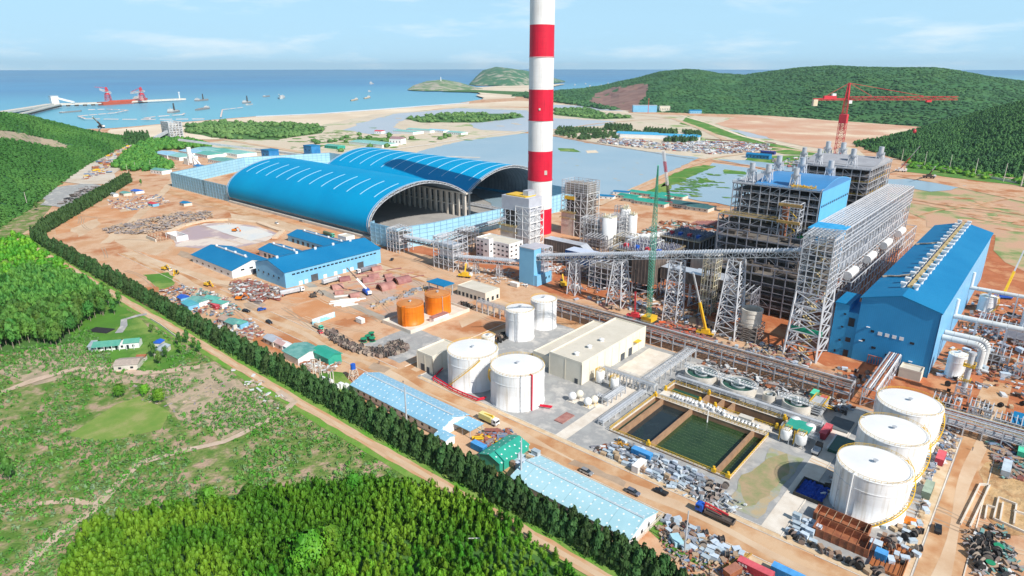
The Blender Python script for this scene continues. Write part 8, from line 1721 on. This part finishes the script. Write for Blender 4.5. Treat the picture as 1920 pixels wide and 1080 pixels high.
# pile of scrap that nobody could count
def scrap(label, P, n, cols, size=(.4,1.6), h=1.2, raw=False, flatn=.35):
    P = P if raw else A(*P); xs = [p[0] for p in P]; ys = [p[1] for p in P]; MBs = [MB() for c in cols]; k = 0; tr = 0
    while k < n and tr < n*30:
        tr += 1; x = random.uniform(min(xs), max(xs)); y = random.uniform(min(ys), max(ys))
        if not inside(x, y, P): continue
        k += 1; mb = random.choice(MBs); l = random.uniform(*size); mb.obox((x,y,random.uniform(.1,h)), (l*random.uniform(.5,2.4), l*random.uniform(.3,.9), l*random.uniform(.15,flatn*1.4)), random.uniform(0,3.14), random.uniform(-.35,.35))
    x0, y0 = P[0]; t = thing('scrap_heap', label, 'scrap heap', (x0, y0, 0)); t['kind'] = 'stuff'
    for mb, m in zip(MBs, cols):
        if mb.v: o = mb.build('scrap', m, t); o['kind'] = 'stuff'
GREYS = mat('rubble_grey', (.34,.30,.29), (.24,.21,.21), scale=.6); TANS = mat('rubble_tan', (.52,.42,.34), (.42,.32,.26), scale=.6); RUBR = mat('rubble_red', (.36,.13,.10), (.30,.12,.10)); RUBB = mat('rubble_blue', (.15,.22,.36), (.18,.26,.38)); RUBW = mat('rubble_white', (.68,.68,.67), (.58,.6,.62)); RUBT = mat('rubble_teal', (.16,.33,.30), (.15,.28,.27))
scrap('long heap of grey and brown formwork scrap near the drained pond', ((270,415),(330,400),(395,398),(400,408),(340,424),(290,438),(250,440),(200,438),(195,430)), 900, (GREYS,GREYS,TANS,WOOD), (.9,2.6), 2.2)
scrap('pale rubble near the far corner of the site', ((200,375),(300,365),(320,380),(250,395),(210,392)), 260, (TANS,RUBW,RUBB,RUBR), (.8,2), 1)
scrap('red and grey scrap in front of the long blue warehouse', ((430,535),(470,525),(500,535),(540,548),(520,565),(480,570),(440,558)), 430, (RUBR,GREYS,RUBW,RUBR,GREYS), (.7,2.2), 2.2)
scrap('litter of boards and sheets around the shanty cluster', ((300,545),(340,535),(420,555),(450,580),(430,600),(370,588),(320,570)), 480, (RUBW,TANS,RUBB,RUBT,RUBR,GREYS), (.6,1.8), 1.6)
scrap('timber and scrap beside the teal roofed huts', ((400,600),(470,600),(500,625),(470,640),(410,620)), 260, (WOOD,TANS,RUBW,RUBR,RUBB), (.6,1.9), 1)
scrap('brown timber scrap between the white cabins and the substation', ((540,650),(580,655),(640,680),(620,700),(575,700),(560,680)), 480, (WOOD,RUST,TANS,GREYS,RUBW), (.6,2), 1.2)
scrap('red machinery scrap beside the green shed', ((895,812),(960,808),(965,822),(930,845),(890,838)), 170, (RUBR,RUBR,RUST,YELL,RUBB,GREYS), (.7,2), 1.5)
scrap('mixed scrap in the bottom yard', ((1225,985),(1290,985),(1400,1045),(1440,1085),(1300,1085),(1250,1040)), 560, (TANS,GREYS,BARK,RUST,RUBR,RUBB,WOOD,DARK), (.35,1.1), .9)
scrap('dark scrap and offcuts left of the nearest tank', ((1560,895),(1600,880),(1605,900),(1570,925),(1540,930)), 130, (GREYS,RUBW,DARK), (.5,1.5), 1)
scrap('offcuts along the gravel edge beside the dark water', ((1105,840),(1180,830),(1250,868),(1230,880),(1160,865)), 150, (DARK,GREYS,STEELD,RUBW), (.5,2), .6)
scrap('loose silver pieces among the galvanised bundles', ((1190,880),(1230,868),(1330,905),(1400,950),(1370,965),(1270,925)), 300, (BS,RUBW,GREYS,BW), (.4,1.3), 1.2)
scrap('litter between the middle and far huge tanks and the kerb', ((1770,790),(1800,800),(1790,850),(1760,880),(1740,900),(1745,860)), 240, (GREYS,RUBW,RUBB,WOOD), (.4,1.3), .9)
scrap('rubbish under the tall steel tower', ((1400,640),(1480,655),(1530,680),(1480,700),(1400,672)), 320, (GREYS,TANS,RUBB,RUBR,WOOD,RUBW), (.5,1.8), 1)
scrap('red steel offcuts in front of the second conveyor trestle', ((1180,600),(1290,610),(1330,632),(1300,640),(1200,622)), 380, (RUBR,RUBR,mat('vermilion', (.62,.12,.04), (.55,.10,.04)),GREYS), (.5,2), .8)
scrap('site litter round the chimney foot', ((1010,480),(1080,470),(1130,500),(1090,520),(1010,510)), 380, (GREYS,TANS,RUBW,RUST), (.6,2.2), 1.2)
scrap('site litter before the office block', ((870,500),(960,505),(1000,540),(900,530)), 160, (GREYS,TANS,RUBW), (.5,1.8), .8)
scrap('litter right of the kerbs at the right edge', ((1850,830),(1920,820),(1960,900),(1880,900)), 240, (GREYS,RUBB,RUBR,RUBT,WOOD), (.5,2), 1)
scrap('offcuts in the lower right heap', ((1800,1000),(1880,985),(1920,1080),(1830,1085)), 260, (GREYS,RUBT,RUBW,WOOD,BLACK), (.4,1.5), 1)
scrap('machinery and litter under the long pipe rack', rect(-110,-45,256,266), 420, (GREYS,DARK,RUBW,RUST,BS), (.5,1.8), 1.4, raw=True)
scrap('litter right of the turbine hall', rect(-26,16,316,460), 520, (GREYS,DARK,RUBW,RUST,BS,RUBR), (.6,2.4), 2, raw=True)
scrap('black pipes and stones in the gravel works beside the hill', ((105,385),(160,350),(190,352),(150,378)), 160, (DARK,BLACK,GREYS), (1,3.4), 1)
scrap('machines in the pale yard below the hill', ((150,340),(190,300),(240,270),(250,285),(210,325)), 130, (GREYS,RUST,RUBR,YELL,RUBB), (1.5,5), 3)
scrap('material under the precipitators and ducts', rect(-214,-120,312,346), 420, (GREYS,DARK,RUST,RUBW,RUBB), (.6,2.4), 1.6, raw=True)
scrap('crates and steel laid out over the huge far field beyond the pond', ((1130,262),(1200,262),(1240,270),(1330,265),(1440,272),(1445,284),(1340,290),(1230,280),(1120,268)), 1500, (RUBW,GREYS,TANS,RUBW,BS,RUBR,RUBB), (2,5.5), 2.5)
scrap('crates stored on the bank between the marsh ponds', ((1445,300),(1500,296),(1570,303),(1545,318),(1450,313)), 170, (RUBW,GREYS,TANS,RUBB,RUBR), (1.5,4.5), 2.2)
scrap('goods stored between the silos and the pond', rect(-262,-212,424,520), 420, (RUBW,GREYS,TANS,RUST,RUBT), (1,4), 2, raw=True)
scrap('stumps and cut branches on the cleared field', ((200,700),(320,700),(420,720),(520,760),(470,800),(330,780),(240,740)), 260, (BARK,GREYS,TANS), (.3,1.0), .4)
scrap('boulders beside the dirt track', ((430,690),(470,700),(540,750),(520,770),(470,740)), 36, (TANS,RUBW), (.8,2), .8)
# foundation walls right of the road
t = thing('foundation_walls', 'unfinished white foundation walls in the dug up ground at the right', 'foundation', (10,210,0)); mb = MB()
for a, b in (((1837,910),(1855,912)),((1855,912),(1818,990)),((1837,910),(1800,985)),((1872,935),(1905,948)),((1905,948),(1900,985)),((1872,935),(1862,975)),((1862,975),(1920,1000)),((1850,950),(1866,955)),((1850,950),(1846,975)),((1880,945),(1874,980)),((1900,960),(1925,968))):
    p, q = at(*a), at(*b); mb.beam(p+Vector((0,0,.4)), q+Vector((0,0,.4)), .45, .9)
mb.build('wall', PALEC, t)
# fence of the scrap yard
t = thing('yard_fence', 'pale post fence beside the end of the turquoise roof', 'fence', at(1195,1018)); p, q = at(1194,1018), at(1242,970); mb = MB(); n = 18
for k in range(n+1): c = p+(q-p)*k/n; mb.beam(c, c+Vector((0,0,1.6)), .14)
for z in (.5,1,1.5): mb.beam(p+Vector((0,0,z)), q+Vector((0,0,z)), .1)
mb.build('rails', PALEC, t)
t = thing('steel_sections', 'row of ochre steel channels by the red container', 'steel sections', at(1375,1050)); mb = MB(); [mb.beam(at(1352+i*6,1068)+Vector((0,0,.4)), at(1385+i*6,1040)+Vector((0,0,.4)), .4) for i in range(5)]; mb.build('channels', mat('ochre_steel', (.55,.33,.08), (.42,.24,.07)), t)
p = at(1268,1018); mb = MB(); mb.obox(p+Vector((0,0,1)),(4.2,2.6,1.6),-.7); o = mb.build('cabin_panel', mat('pale_cyan', (.40,.66,.74), (.36,.6,.7)), loc=p); tag(o, 'tilted pale blue cabin shell among the scrap', 'cabin')
mb = MB(); p = at(838,1027+0); p = at(877,1020); mb.beam(p+Vector((0,0,2)), p+Vector((4,2,3)), .2); mb.beam(p, p+Vector((0,0,2)), .2); tag(mb.build('broken_pole', WHITE, loc=p), 'thin white bent pole sticking out of the plantation', 'pole')
# ------------------------------------------------------------------ air between the camera and the far coast
mb = MB(); mb.box(-14000, 6000, -4000, 14000, -9, 245); HZ = bpy.data.materials.new('haze'); HZ.use_nodes = True; n_ = HZ.node_tree; n_.nodes.clear()
vo = n_.nodes.new('ShaderNodeVolumePrincipled'); ou = n_.nodes.new('ShaderNodeOutputMaterial'); vo.inputs['Color'].default_value = (.68,.86,1,1); vo.inputs['Density'].default_value = .000036; vo.inputs['Anisotropy'].default_value = .2
n_.links.new(vo.outputs[0], ou.inputs['Volume']); hz = mb.build('haze', HZ); tag(hz, kind='stuff'); hz['label'] = 'thin bluish air over the whole site'
